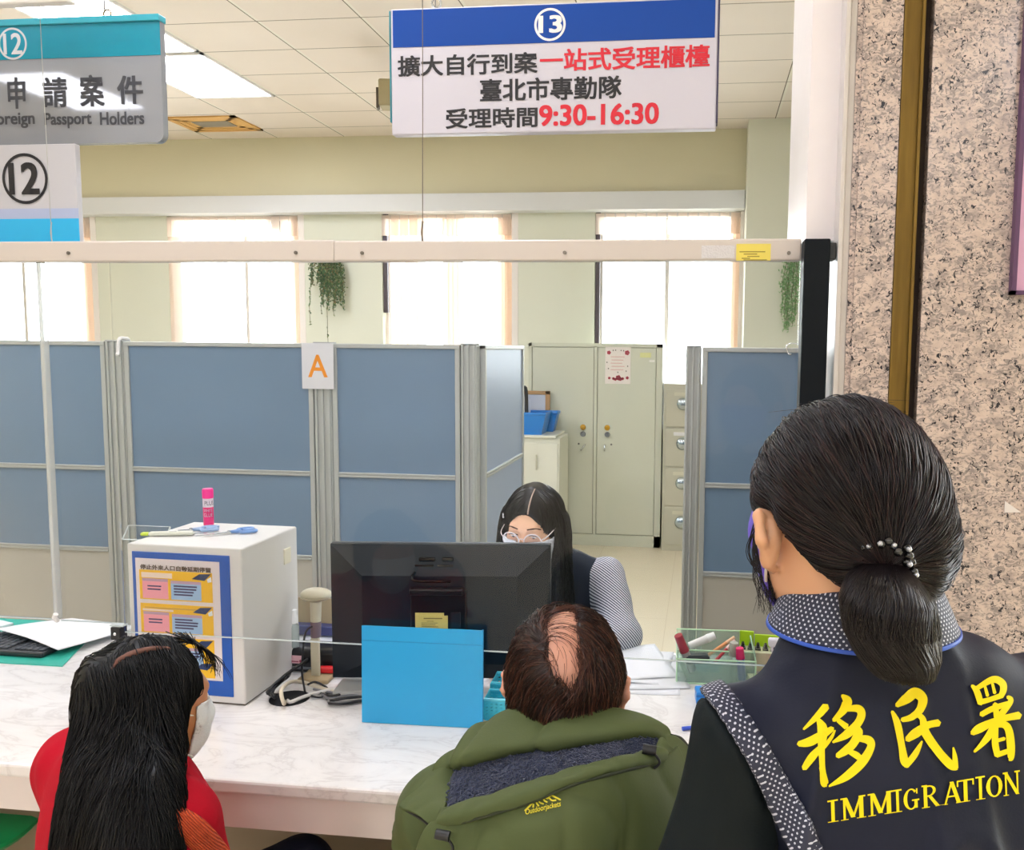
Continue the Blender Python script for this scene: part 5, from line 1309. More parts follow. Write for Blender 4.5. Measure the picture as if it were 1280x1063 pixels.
def comb(name, obj, n, seed, accept, flow, step, steps, lift, r0, r1, m, parent, jit=0.12, ln_var=0.5, end=None):
    """strands lying on a hair volume: seeds spread over its surface, combed along flow(p, nrm)"""
    me = obj.data; rs = np.random.RandomState(seed)
    co = np.empty(len(me.vertices) * 3, np.float32); me.vertices.foreach_get('co', co); co = co.reshape(-1, 3).astype(float)
    nf = len(me.polygons); ar = np.empty(nf, np.float32); me.polygons.foreach_get('area', ar)
    li = np.empty(len(me.loops), np.int32); me.loops.foreach_get('vertex_index', li); Q = li.reshape(nf, -1)
    cen = co[Q].mean(1); nr = np.empty(nf * 3, np.float32); me.polygons.foreach_get('normal', nr); nr = nr.reshape(-1, 3)
    bv = BVHTree.FromPolygons([tuple(v) for v in co], [tuple(q) for q in Q])
    ok = accept(cen, nr); w_ = ar * ok; pick = rs.choice(nf, n, p=w_ / w_.sum())
    wgt = rs.dirichlet(np.ones(Q.shape[1]), n); p = (co[Q[pick]] * wgt[:, :, None]).sum(1); nrm = nr[pick].astype(float)
    sgn = 1.0
    lf = rs.rand(n, 1); jv = rs.normal(size=(n, 3)) * jit; st = step * (1 - ln_var / 2 + ln_var * rs.rand(n, 1)); out = []
    for k in range(steps):
        t = k / (steps - 1)
        out.append(p + nrm * (lift[0] + (lift[1] - lift[0]) * lf * math.sin(min(1.0, t * 1.15) * 2.6)))
        if k == steps - 1: break
        v = flow(p, nrm) + jv; v -= nrm * (v * nrm).sum(1, keepdims=True); v /= np.maximum(np.linalg.norm(v, axis=1, keepdims=True), 1e-6)
        q = p + v * st
        for i in range(n):
            h = bv.find_nearest(Vector(q[i]))
            if h[0] is not None: p[i] = h[0]; nrm[i] = 0.6 * nrm[i] + 0.4 * np.array(h[1])
        nrm /= np.maximum(np.linalg.norm(nrm, axis=1, keepdims=True), 1e-6); p = p.copy(); nrm = nrm.copy()
    P = np.stack(out, 1)
    if end is not None: P = end(P, rs)
    return strands(name, P, r0, r1, m, parent)
def long_hair(n, seed, o, R, part, az0, az1, c, rad, drop, steps=22, spread=0.0, wave=0.006, back=0.0, zend=-0.15, inward=0.0, s=1.0, clump=40, lift0=0.003):
    """hair parted on the crown, lying over the skull and hanging straight down (world down)"""
    rs = np.random.RandomState(seed); c = np.array(c); rad = np.array(rad)
    cl = rs.rand(clump); az = az0 + (az1 - az0) * np.clip(cl[rs.randint(0, clump, n)] + rs.normal(size=n) * 0.012, 0, 1)
    tt = rs.rand(n); paths = []
    u0 = part(az, tt, rs); u0 /= np.linalg.norm(u0, axis=1, keepdims=True)
    u1 = np.stack([np.sin(az), np.cos(az), np.full(n, zend)], 1); u1 /= np.linalg.norm(u1, axis=1, keepdims=True)
    om = np.arccos(np.clip((u0 * u1).sum(1), -1, 1))[:, None]
    ks = steps // 2; lay = rs.rand(n, 1); ph = rs.rand(n, 2) * 6.28; lf = lift0 + 0.010 * lay
    for k in range(ks):
        t = k / (ks - 1); q = (np.sin((1 - t) * om) * u0 + np.sin(t * om) * u1) / np.maximum(np.sin(om), 1e-4)
        q /= np.linalg.norm(q, axis=1, keepdims=True)
        paths.append(np.array(o) + ((c + q * (rad + lf * min(1, 0.25 + t))) * s) @ R.T)
    last = paths[-1]; outw = (last - np.array(o)); outw[:, 2] = 0; outw /= np.maximum(np.linalg.norm(outw, axis=1, keepdims=True), 1e-6)
    D = drop(az, rs) if callable(drop) else drop * (0.9 + 0.2 * rs.rand(n))
    kd = steps - ks
    for k in range(1, kd + 1):
        t = k / kd; p = last.copy()
        p[:, 2] -= D * t
        p += outw * (spread * math.sin(t * 2.2) - inward * t) * (0.6 + 0.5 * lay)
        p[:, 0] += wave * np.sin(ph[:, 0] + t * 5) * t; p[:, 1] += wave * np.sin(ph[:, 1] + t * 4.2) * t - back * t
        paths.append(p)
    return np.stack(paths, 1)
def world_bvh(objs):
    V, F, n0 = [], [], 0
    for o in objs:
        M_ = (o.parent.matrix_basis if o.parent else Matrix()) @ o.matrix_basis
        V += [M_ @ v.co for v in o.data.vertices]; F += [[n0 + i for i in p.vertices] for p in o.data.polygons]; n0 = len(V)
    return BVHTree.FromPolygons(V, F), (objs[0].parent.matrix_basis.inverted())
def sew(name, P2, F, bvh, inv, m, parent, off=0.0012, thick=0.0012):
    """embroidery: a flat pattern pressed onto the cloth surface"""
    V = []
    cam_o = Vector(CAM)
    for px, py in P2:
        d = Vector(ray(px, py)); h = bvh.ray_cast(cam_o, d)
        V.append((h[0] + h[1] * off * (1 if h[1].dot(d) < 0 else -1), h[1]) if h[0] is not None else (None, None))
    good = [i for i, v in enumerate(V) if v[0] is not None]
    if not good: return None
    F = [f for f in F if all(V[i][0] is not None for i in f) and all((V[f[k]][0] - V[f[k - 1]][0]).length < 0.02 for k in range(len(f)))]
    used = sorted(set(i for f in F for i in f)); ix = {i: k for k, i in enumerate(used)}; n0 = len(used); ed = {}
    Vb = [inv @ V[i][0] for i in used]; cl = inv @ cam_o
    Vt = [v + (cl - v).normalized() * thick for v in Vb]; Vb = [v - (cl - v).normalized() * (off + 0.001) for v in Vb]
    F2 = [tuple(ix[i] for i in f) for f in F]
    for f in F2:
        for k in range(len(f)): e = (f[k - 1], f[k]); ed[tuple(sorted(e))] = ed.get(tuple(sorted(e)), []) + [e]
    F3 = F2 + [(e[0][0] + n0, e[0][1] + n0, e[0][1], e[0][0]) for e in ed.values() if len(e) == 1]
    me = bpy.data.meshes.new(name); me.from_pydata([tuple(v) for v in Vt + Vb], [], F3)
    return link(name, me, m, parent, False)
def stroke2d(pts, sub=6):
    A = catmull(np.array(pts, float), sub); x, y, wd = A[:, 0], A[:, 1], np.maximum(A[:, 2], 2)
    tx = np.gradient(x); ty = np.gradient(y); L_ = np.maximum(np.hypot(tx, ty), 1e-6); nx, ny = -ty / L_, tx / L_
    V = []; F = []
    # rounded ends
    e0 = (x[0] - tx[0] / L_[0] * wd[0] * 0.35, y[0] - ty[0] / L_[0] * wd[0] * 0.35); e1 = (x[-1] + tx[-1] / L_[-1] * wd[-1] * 0.35, y[-1] + ty[-1] / L_[-1] * wd[-1] * 0.35)
    for i in range(len(x)):
        for q in (-0.5, 0, 0.5): V.append((x[i] + nx[i] * wd[i] * q, y[i] + ny[i] * wd[i] * q))
    for i in range(len(x) - 1):
        for q in (0, 1): a = 3 * i + q; F.append((a, a + 1, a + 4, a + 3))
    k = len(V); V += [e0, e1]; n = len(x) - 1
    F += [(k, 1, 0), (k, 2, 1), (k + 1, 3 * n, 3 * n + 1), (k + 1, 3 * n + 1, 3 * n + 2)]
    return V, F
def merge2d(parts):
    V, F = [], []
    for v, f in parts: n0 = len(V); V += v; F += [tuple(n0 + i for i in q) for q in f]
    return V, F
GOLD = mat('gold_thread', '#f2da14', 0.5, spec=0.2); 
# ------------------------------------------------------------------ seated man with thinning brown hair, olive jacket
ho = atd(708, 858, 1.345)
MX, MY = ho[0] + 0.0, ho[1] - 0.02
man = thing('person', 'seated man with thinning brown hair and olive hooded jacket, seen from behind', 'person', (MX, MY, 0))
SK = skin_mat('skin_ruddy', '#dba58c', '#cf9079'); SCALP = SK
hl = np.array((0.0, 0.02, ho[2])); HR = rot(1, 5)
f = Field((-0.34, -0.22, 0.0), (0.34, 0.62, 1.28), 0.005)
add_head(f, hl, HR, ez=-0.012, ex=0.006)
add_neck(f, hl, HR, (0, -0.03, ho[2] - 0.17))
f.ell((0, -0.01, 0.74), (0.16, 0.105, 0.26), 0.03); f.cap((-0.13, -0.02, 0.93), (0.13, -0.02, 0.93), 0.055, 0.055, 0.05); f.cap((0, -0.03, 0.93), (0, -0.03, 0.98), 0.07, 0.06, 0.04)
legs_seated(f)
JO = [(0.19, -0.01, 0.92), (0.235, 0.06, 0.66), (0.12, 0.30, 0.585)]
for sx in (-1, 1):
    P = [np.array((sx * a, b_, c_)) for a, b_, c_ in JO]
    f.chain(P, [0.05, 0.04, 0.028], 0.03); add_hand(f, P[2], (-sx * 0.45, 0.85, -0.12), (0, 0.1, 1), -sx, 0.35)
f.build('body', SK, man, 2)
# jacket
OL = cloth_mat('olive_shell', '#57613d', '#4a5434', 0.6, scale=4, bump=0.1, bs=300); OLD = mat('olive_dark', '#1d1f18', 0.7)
j = Field((-0.36, -0.26, 0.40), (0.36, 0.44, 1.12), 0.005)
j.ell((0, -0.0, 0.72), (0.195, 0.14, 0.30), 0.03); j.cap((-0.155, -0.02, 0.925), (0.155, -0.02, 0.925), 0.075, 0.075, 0.06)
j.ell((0, -0.05, 0.80), (0.19, 0.11, 0.19), 0.04)
j.cap((-0.09, -0.03, 0.985), (0.09, -0.03, 0.985), 0.05, 0.05, 0.05)
for sx in (-1, 1):
    P = [np.array((sx * a, b_, c_)) for a, b_, c_ in JO]; P[2] = P[1] + (P[2] - P[1]) * 0.86
    j.chain(P, [0.078, 0.068, 0.055], 0.04)
j.cap((-0.1, 0.02, 0.50), (0.1, 0.02, 0.50), 0.14, 0.14, 0.05)
j.half((0, 0, 0.42), (0, 0, -1))
# neck opening
j.cap((0, -0.012, 0.99), (0, 0.02, 1.2), 0.062, 0.09, 0.01, 's')
j.noise(0.008, 22, 3, aniso=(1.2, 1, 0.7)); j.noise(-0.010, 17, 4, aniso=(1.0, 1, 1.3), kind=ridge)
jk = j.build('jacket', OL, man, 2)
# standing collar around the nape
cz = ho[2] - 0.125
ML = lambda px, py, d: tuple(atd(px, py, d) - np.array((MX, MY, 0)))
# hood upper flap: from the nape to the fleece edge
top = [ML(640, 897, 1.32), ML(655, 890, 1.285), ML(690, 886, 1.265), ML(725, 887, 1.265), ML(757, 890, 1.285), ML(776, 899, 1.32)]
mid = [ML(588, 920, 1.275), ML(630, 906, 1.25), ML(690, 903, 1.235), ML(740, 903, 1.24), ML(795, 900, 1.26), ML(826, 910, 1.28)]
bot = [ML(548, 962, 1.255), ML(600, 942, 1.215), ML(672, 931, 1.20), ML(742, 922, 1.205), ML(804, 915, 1.225), ML(846, 932, 1.255)]
inn = [ML(560, 972, 1.28), ML(604, 950, 1.25), ML(672, 938, 1.235), ML(742, 929, 1.24), ML(800, 923, 1.255), ML(836, 940, 1.28)]
loft('hood_collar', [[(p[0], p[1] + 0.03, p[2] - 0.02) for p in top], top, mid, bot, inn], OL, man, 14, 10, 0.004, 0.004, 3, crease=0.013, cfreq=26)
# fleece lining of the open hood
FL = mat('navy_fleece', '#2c3550', 0.95, sheen=0.25); n = N(FL)
n.base(n.mix(n.noise(n.coords(), 9, 4, 0.6), '#262f4c', '#3d4869')); n.bump(n.noise(n.coords(), 170, 4, 0.7), 0.9, 0.006)
lin_ = loft('hood_lining', [[ML(570, 958, 1.26), ML(605, 943, 1.24), ML(672, 932, 1.225), ML(742, 923, 1.23), ML(802, 916, 1.245), ML(826, 934, 1.25)],
                    [ML(566, 978, 1.23), ML(614, 962, 1.215), ML(680, 950, 1.205), ML(745, 938, 1.21), ML(800, 927, 1.225), ML(824, 936, 1.235)],
                    [ML(562, 998, 1.19), ML(625, 983, 1.175), ML(690, 966, 1.165), ML(748, 950, 1.175), ML(800, 937, 1.20), ML(822, 942, 1.215)],
                    [ML(558, 1022, 1.155), ML(636, 1003, 1.125), ML(705, 980, 1.115), ML(760, 964, 1.13), ML(802, 950, 1.165), ML(822, 948, 1.19)]], FL, man, 9, 8, 0.006, 0.005, 8)
comb('fleece_pile', lin_, 5200, 6, lambda c, nr: np.ones(len(c)), lambda p, nr: np.stack([np.sin(p[:, 0] * 40 + p[:, 2] * 25), 0 * p[:, 0], np.cos(p[:, 0] * 30 - p[:, 2] * 45) - 0.5], 1), 0.003, 5, (0.0, 0.006), 0.0009, 0.0005, FL, man, jit=0.5)
# hood rim and drape down the back
RIM_I = [ML(553, 1014, 1.165), ML(600, 1000, 1.13), ML(660, 980, 1.11), ML(715, 961, 1.105), ML(770, 949, 1.125), ML(816, 937, 1.17), ML(828, 925, 1.20)]
def offs(row, dx, dy, dz): return [(p[0] + dx, p[1] + dy, p[2] + dz) for p in row]
RIM_O = [ML(547, 1034, 1.155), ML(600, 1021, 1.115), ML(664, 1001, 1.095), ML(722, 978, 1.09), ML(778, 963, 1.11), ML(826, 950, 1.16), ML(842, 938, 1.20)]
loft('hood_rim', [offs(RIM_I, 0, 0.015, -0.012), RIM_I, [tuple(0.5 * (np.array(a) + np.array(b_)) + np.array((0, -0.010, 0.003))) for a, b_ in zip(RIM_I, RIM_O)], RIM_O, offs(RIM_O, 0, 0.012, -0.002)], OL, man, 14, 7, 0.003, 0.0015, 5, crease=0.0035, cfreq=40)
DR0 = offs(RIM_O, 0, 0.006, 0.001)
DR1 = [ML(528, 1052, 1.165), ML(592, 1062, 1.11), ML(664, 1050, 1.085), ML(724, 1030, 1.08), ML(784, 1010, 1.10), ML(834, 990, 1.155), ML(852, 962, 1.20)]
DR2 = [ML(516, 1100, 1.175), ML(590, 1120, 1.115), ML(664, 1115, 1.095), ML(724, 1100, 1.09), ML(784, 1080, 1.105), ML(838, 1060, 1.15), ML(862, 1020, 1.20)]
DR3 = [ML(520, 1200, 1.19), ML(590, 1230, 1.15), ML(664, 1235, 1.135), ML(724, 1225, 1.13), ML(784, 1200, 1.14), ML(836, 1160, 1.18), ML(862, 1110, 1.23)]
DR4 = [ML(540, 1230, 1.23), ML(600, 1262, 1.21), ML(664, 1266, 1.2), ML(724, 1256, 1.2), ML(780, 1230, 1.21), ML(826, 1190, 1.23), ML(850, 1130, 1.26)]
hood = loft('hood', [DR0, DR1, DR2, DR3, DR4], OL, man, 16, 16, 0.004, 0.004, 11, crease=0.011, cfreq=20, caniso=(1.0, 1, 0.8))
# wing corners of the hood, dark inside
loft('hood_wing', [[ML(546, 1036, 1.16), ML(520, 1018, 1.185), ML(499, 1008, 1.20)], [ML(556, 1014, 1.165), ML(528, 1000, 1.20), ML(503, 1003, 1.21)], [ML(566, 975, 1.235), ML(548, 970, 1.235), ML(526, 985, 1.225)], [ML(574, 950, 1.25), ML(556, 956, 1.25), ML(543, 966, 1.245)]], OL, man, 10, 8, 0.004, 0.002, 4, crease=0.005, cfreq=30)
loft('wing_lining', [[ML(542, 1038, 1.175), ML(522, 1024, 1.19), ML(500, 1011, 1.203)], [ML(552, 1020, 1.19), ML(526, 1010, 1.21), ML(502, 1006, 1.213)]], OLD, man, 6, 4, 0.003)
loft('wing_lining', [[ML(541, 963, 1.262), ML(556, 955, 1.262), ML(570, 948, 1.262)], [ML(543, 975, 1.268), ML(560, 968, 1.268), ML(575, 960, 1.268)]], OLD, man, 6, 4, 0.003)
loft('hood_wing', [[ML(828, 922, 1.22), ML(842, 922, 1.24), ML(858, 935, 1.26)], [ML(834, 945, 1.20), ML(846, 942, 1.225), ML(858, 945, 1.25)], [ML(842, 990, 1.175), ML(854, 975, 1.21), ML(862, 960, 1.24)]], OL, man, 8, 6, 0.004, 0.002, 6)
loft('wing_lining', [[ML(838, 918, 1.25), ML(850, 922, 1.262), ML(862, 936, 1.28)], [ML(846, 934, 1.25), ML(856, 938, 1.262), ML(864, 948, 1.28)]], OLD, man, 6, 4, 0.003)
# seam cord, toggles
MB().tube([tuple(np.array(p) + np.array((0, -0.004, 0.0))) for p in RIM_O], 0.0022, 6, sub=8).build('rim_seam', mat('seam_dark', '#2c3320', 0.8), man, True)
def toggle(px, py, d):
    p = ML(px, py, d)
    MB().cyl((p[0] - 0.009, p[1] - 0.006, p[2] + 0.004), (p[0] + 0.009, p[1] - 0.006, p[2] + 0.002), 0.0065, seg=14).build('toggle', BLACK, man, auto=40)
    MB().tube([(p[0] + 0.004, p[1] - 0.004, p[2]), (p[0] + 0.014, p[1] - 0.008, p[2] - 0.012), (p[0] + 0.004, p[1] - 0.008, p[2] - 0.022), (p[0] - 0.012, p[1] - 0.004, p[2] - 0.03)], 0.0018, 6, sub=5).build('drawcord', BLACK, man, True)
    MB().tube([(p[0] - 0.014 + 0.004 * math.cos(a), p[1] - 0.003, p[2] - 0.03 + 0.004 * math.sin(a)) for a in np.linspace(0, 6.28, 12)[:-1]], 0.0013, 6, True).build('eyelet', STEEL, man, True)
toggle(812, 938, 1.15); toggle(555, 1044, 1.12)
bv, inv = world_bvh([hood])
def crop(pts, ox, oy, sc): return [(ox + p[0] / sc, oy + p[1] / sc) + tuple(p[2:]) for p in pts]
strokes = [[(265, 545, 34), (360, 455, 44), (430, 370, 36), (455, 305, 22)], [(430, 480, 18), (435, 420, 14)], [(475, 345, 22), (505, 410, 26), (540, 455, 26)], [(510, 345, 22), (600, 280, 26), (640, 255, 22), (700, 295, 26), (740, 290, 20), (785, 240, 24), (870, 275, 24), (975, 328, 20)],
           [(545, 370, 16), (590, 400, 20), (635, 412, 18)], [(625, 290, 16), (665, 350, 22), (710, 370, 16)], [(760, 300, 16), (810, 340, 20), (885, 335, 14)]]
parts = [stroke2d([(640 + x / 16, 980 + y / 16, w_ / 16 * 0.8) for x, y, w_ in s_], 5) for s_ in strokes]
V, F = merge2d(parts); sew('mountain_emblem', V, F, bv, inv, mat('yellow_thread', '#e6d83a', 0.5), man, 0.0012, 0.0008)
me = text_fit('Outdoorjackets', 0, 0, 1, 1, 0.018, 0, 0)
V = []; 
for v in me.vertices:
    x, y = v.co.x, v.co.y; V.append((657.2 + x * 44.2, 1021.5 - x * 11.2 - y * 9.0))
F = [tuple(p.vertices) for p in me.polygons]; sew('lettering', V, F, bv, inv, mat('yellow_thread'), man, 0.0012, 0.0006)
PANT = cloth_mat('dark_trousers', '#2a2c33', '#23252b')
t = Field((-0.34, -0.2, 0.04), (0.34, 0.56, 0.66), 0.007); legs_seated(t, grow=0.012); t.fn(lambda X, Y, Z: 0.09 - Z + 0 * X + 0 * Y); t.noise(0.004, 40, 1); t.build('trousers', PANT, man, 1)
shoes(man, [(-0.115, 0.42), (0.115, 0.42)])
# hair: dark cap with a thin patch on the crown, combed strands swirling from the whorl
HB = hair_mat('hair_brown', '#1f110e', '#33201a', 0.36, 0.35); HB2 = hair_mat('hair_brown_light', '#4a2a1e', '#5e382a', 0.36, 0.4)
cap = Field(hl - 0.17, hl + 0.17, 0.004)
cc_ = np.array((0, -0.012, 0.03)); cr_ = np.array((0.0845, 0.106, 0.0945))
cap.ell(hl + HR @ np.array((0, -0.012, 0.028)), cr_, 0, 'u', HR)
cap.ell(hl + HR @ np.array((0, -0.045, -0.035)), (0.073, 0.066, 0.072), 0.02, 'u', HR)
cap.half(hl + HR @ np.array((0, 0.058, 0.05)), HR @ _n((0, 1, -0.55))); cap.half(hl + HR @ np.array((0, -0.03, -0.092)), HR @ _n((0, 0.35, -1)))
for sx in (-1, 1): cap.ell(hl + HR @ np.array((sx * 0.095, 0.0, -0.02)), (0.03, 0.032, 0.045), 0.01, 's', HR)
cap.noise(0.003, 60, 5)
whd = ray(704, 806); 
WH = _n(HR.T @ (-(whd * 0.0) + (np.array((0.0, -0.62, 0.86)))))
def thin(u):
    """thin patch: a slanting oval over the crown"""
    d = u - WH; a = d[:, 0] * 0.95 + d[:, 2] * 0.28; b_ = (d[:, 2] * 0.8 - d[:, 1] * 0.6) - d[:, 0] * 0.15
    return (a / 0.30) ** 2 + ((d[:, 2] * 0.72 + d[:, 1] * -0.55) / 0.42) ** 2
I = np.argwhere(np.abs(cap.D) < 0.05); Pw = cap.lo + I * cap.h
Uw = ((Pw - hl) @ HR - cc_) / cr_; Uw /= np.linalg.norm(Uw, axis=1, keepdims=True)
rg = thin(Uw) + 0.30 * wavenoise(Uw, 9, 2)
cap.D[I[:, 0], I[:, 1], I[:, 2]] = np.maximum(cap.D[I[:, 0], I[:, 1], I[:, 2]], np.clip(0.02 * (0.9 - rg), -0.02, 0.02)).astype(np.float32)
hm = cap.build('hair', HB, man, 1)
def uof(p):
    u = ((p - hl) @ HR - cc_) / cr_; return u / np.maximum(np.linalg.norm(u, axis=1, keepdims=True), 1e-6)
WL = hl + HR @ (cc_ + WH * cr_)
def flm(p, nrm):
    u = uof(p); d = u - WH; d /= np.maximum(np.linalg.norm(d, axis=1, keepdims=True), 1e-6); sw = np.cross(np.tile(WH, (len(u), 1)), d)
    k = np.exp(-thin(u)[:, None] * 0.22); v = d * (1 - 0.35 * k) - sw * (1.0 * k + 0.2); v[:, 2] -= 0.5 * (1 - k[:, 0]); v[:, 0] += 0.35 * k[:, 0]
    return v @ HR.T
accm = lambda c, nr: (((c - hl) * nr).sum(1) > 0.0).astype(float)
comb('hair_strands', hm, 4200, 3, accm, flm, 0.0065, 11, (-0.001, 0.007), 0.00075, 0.0003, HB, man, jit=0.16)
comb('hair_strands', hm, 1300, 4, accm, flm, 0.0065, 11, (0.000, 0.009), 0.0007, 0.0003, HB2, man, jit=0.25)
# sparse hair over the thin patch
def acc(u, rs): return (thin(u) < 1.6) & (rs.rand(len(u)) < np.clip(thin(u) * 0.75 + 0.06, 0, 1))
PH = flow_hair(330, 3, acc, lambda u: (lambda d: d * 0.5 - np.cross(np.tile(WH, (len(u), 1)), d) + np.array((0.5, 0, -0.25)))(u - WH), hl, HR, cc_, cr_ * 0.945, 0.05, 11, (0.001, 0.007), jit=0.10)
strands('thin_strands', PH, 0.00042, 0.00015, HB2, man)
# ------------------------------------------------------------------ seated woman with long black hair, red coat
ho = atd(184, 882, 1.53)
WX, WY2 = ho[0] - 0.02, ho[1] - 0.03
lady = thing('person', 'seated woman in a red coat with long black hair and white mask', 'person', (WX, WY2, 0))
SKT = skin_mat('skin_tan', '#c98c63', '#b97a52')
hl = np.array((0.02, 0.03, ho[2])); HR = rot(-37, 8)
BR_ = rot(-30)
B = lambda x, y, z: BR_ @ np.array((x, y, 0.0)) + np.array((0, 0, z))
f = Field((-0.42, -0.34, 0.0), (0.62, 0.62, 1.26), 0.005)
add_head(f, hl, HR, ears=False); add_neck(f, hl, HR, (0, -0.02, ho[2] - 0.17), r=0.048)
f.ell((0, 0, 0.70), (0.14, 0.105, 0.26), 0.03, 'u', BR_); f.cap(B(-0.12, -0.01, 0.87), B(0.12, -0.01, 0.87), 0.05, 0.05, 0.05); f.cap(B(0, -0.01, 0.87), B(0, 0, 0.94), 0.06, 0.05, 0.04)
def legsR(f, grow=0.0):
    f.ell((0, 0, 0.5), (0.175 + grow, 0.13 + grow, 0.10 + grow), 0.04, 'u', BR_)
    for sx in (-1, 1):
        f.cap(B(sx * 0.09, 0.02, 0.5), B(sx * 0.10, 0.40, 0.49), 0.08 + grow, 0.058 + grow, 0.04); f.cap(B(sx * 0.10, 0.40, 0.48), B(sx * 0.10, 0.38, 0.09), 0.054 + grow, 0.036 + grow, 0.03)
legsR(f)
AJ = [(0.17, -0.01, 0.86), (0.20, 0.04, 0.62), (0.09, 0.20, 0.575)]
for sx in (-1, 1):
    P = [B(sx * a, b_, c_) for a, b_, c_ in AJ]; f.chain(P, [0.045, 0.037, 0.026], 0.03); add_hand(f, P[2], BR_ @ np.array((-sx * 0.5, 0.8, -0.1)), (0, 0, 1), -sx, 0.4)
f.build('body', SKT, lady, 2)
RD = cloth_mat('red_wool', '#c01028', '#a20b20', 0.85, scale=6, bump=0.25, bs=260)
j = Field((-0.45, -0.34, 0.40), (0.5, 0.5, 1.04), 0.005)
j.ell((0, 0, 0.68), (0.185, 0.145, 0.28), 0.03, 'u', BR_); j.cap(B(-0.145, -0.01, 0.862), B(0.145, -0.01, 0.862), 0.07, 0.07, 0.06)
j.cap(B(-0.07, -0.02, 0.905), B(0.07, -0.02, 0.905), 0.048, 0.048, 0.05)
for sx in (-1, 1):
    P = [B(sx * a, b_, c_) for a, b_, c_ in AJ]; P[2] = P[1] + (P[2] - P[1]) * 0.85; j.chain(P, [0.072, 0.06, 0.05], 0.04)
j.ell((0, 0, 0.5), (0.20, 0.16, 0.14), 0.05, 'u', BR_); j.half((0, 0, 0.42), (0, 0, -1))
j.cap((0, 0, 0.92), (0, 0.01, 1.1), 0.055, 0.08, 0.01, 's')
j.noise(0.007, 20, 13, aniso=(1, 1, 0.7)); j.noise(0.003, 60, 14)
coat = j.build('coat', RD, lady, 2)
LL = lambda px, py, d: tuple(atd(px, py, d + 0.105) - np.array((WX, WY2, 0)))
# orange ribbed knit collar lying over the coat front
KN = mat('orange_knit', '#d24a1f', 0.9); n = N(KN); x, y, z = n.xyz(n.coords())
wv = n.new('ShaderNodeTexWave'); wv.inputs['Scale'].default_value = 120; wv.bands_direction = 'DIAGONAL'; wv.inputs['Distortion'].default_value = 1.0; n.l(n.coords(), wv.inputs['Vector'])
n.bump(wv.outputs['Fac'], 0.9, 0.006); n.base(n.mix(wv.outputs['Fac'], '#c83a12', '#ee6230'))
bvc, invc = world_bvh([coat])
def patch(name, rows, m, parent, bvh, inv, off, su=8, sv=6):
    """a cloth strip laid on a garment"""
    R = np.array([catmull(np.array(r, float), su) for r in rows]); Gd = np.array([catmull(R[:, j], sv) for j in range(R.shape[1])]).transpose(1, 0, 2)
    nv, nu = Gd.shape[:2]; out = np.zeros((nv, nu, 3)); dep = np.full((nv, nu), np.nan)
    for i in range(nv):
        for k in range(nu):
            h = bvh.ray_cast(Vector(CAM), Vector(ray(*Gd[i, k])))
            if h[0] is not None: dep[i, k] = h[3]
    md = np.nanmedian(dep)
    for i in range(nv):
        for k in range(nu):
            d = dep[i, k] if not np.isnan(dep[i, k]) and dep[i, k] < md + 0.06 else np.nanmax(np.where(dep < md + 0.06, dep, np.nan))
            e = min(1.0, 3.2 * min(i, nv - 1 - i) / nv + 0.25)
            out[i, k] = np.array(inv @ Vector(CAM + ray(*Gd[i, k]) * (d - off * e)))
    return loft(name, out, m, parent, 1, 1, -off * 0.9)
patch('knit_collar', [[(196, 1002), (225, 1008), (252, 1022), (272, 1042), (292, 1070), (306, 1100)], [(200, 1022), (222, 1026), (243, 1040), (260, 1056), (276, 1080), (290, 1108)], [(200, 1042), (216, 1046), (230, 1054), (245, 1070), (260, 1092), (274, 1116)]], KN, lady, bvc, invc, 0.016)
t = Field((-0.45, -0.3, 0.05), (0.6, 0.6, 0.66), 0.007); legsR(t, 0.012); t.fn(lambda X, Y, Z: 0.09 - Z + 0 * X + 0 * Y); t.build('trousers', cloth_mat('navy_trousers', '#23283a', '#1c2030'), lady, 1)
for sx in (-1, 1):
    p = B(sx * 0.10, 0.38, 0); q = B(0, 0.13, 0)
    s_ = Field((p[0] - 0.2, p[1] - 0.2, -0.01), (p[0] + 0.2, p[1] + 0.2, 0.13), 0.006); s_.cap((p[0] - q[0] * 0.2, p[1] - q[1] * 0.2, 0.05), (p[0] + q[0], p[1] + q[1], 0.035), 0.042, 0.036, 0.02); s_.cap((p[0], p[1], 0.05), (p[0], p[1], 0.1), 0.043, 0.043, 0.02); s_.half((0, 0, 0.004), (0, 0, -1)); s_.build('shoe', SHOE, lady, 1)
# mask
def mask(parent, hl, HR, m, zlo=-0.125, zhi=0.004, bulge=0.010, s=1.0, strap=None, h=0.003, ycut=0.03):
    k = Field(hl - 0.15, hl + 0.15, h); add_head(k, hl, HR, s=s, ears=False)
    P = lambda x, y, z: hl + HR @ np.array((x, y, z)) * s
    k.ell(P(0, 0.075, -0.045), np.array((0.032, 0.034, 0.046)) * s, 0.02, 'u', HR)
    k.shell(bulge * 0.6, 0.0018)
    k.half(P(0, 0.03, zhi), HR @ np.array((0, -0.10, 1))); k.half(P(0, 0.05, zlo), HR @ np.array((0, 0.12, -1))); k.half(P(0, ycut, 0), HR @ np.array((0, -1, 0.0)))
    o = k.build('face_mask', m, parent, 2)
    sm = strap or m
    for sx in (-1, 1):
        for za, zb in ((-0.012, 0.022), (-0.085, -0.022)):
            MB().tube([P(sx * 0.058, max(0.045, ycut + 0.006), za), P(sx * 0.075, 0.018, za * 0.5 + zb * 0.5), P(sx * 0.083, -0.010, zb)], 0.0017, 6, sub=4).build('ear_loop', sm, parent, True)
MW = mat('mask_white', '#dfe0e4', 0.6, bump=0.2, bscale=300)
mask(lady, hl, HR, MW, ycut=0.060, bulge=0.004, strap=mat('ear_loop_white', '#f0ece4', 0.5))
HK = hair_mat('hair_black', '#040406', '#0a090c', 0.42, 0.3)
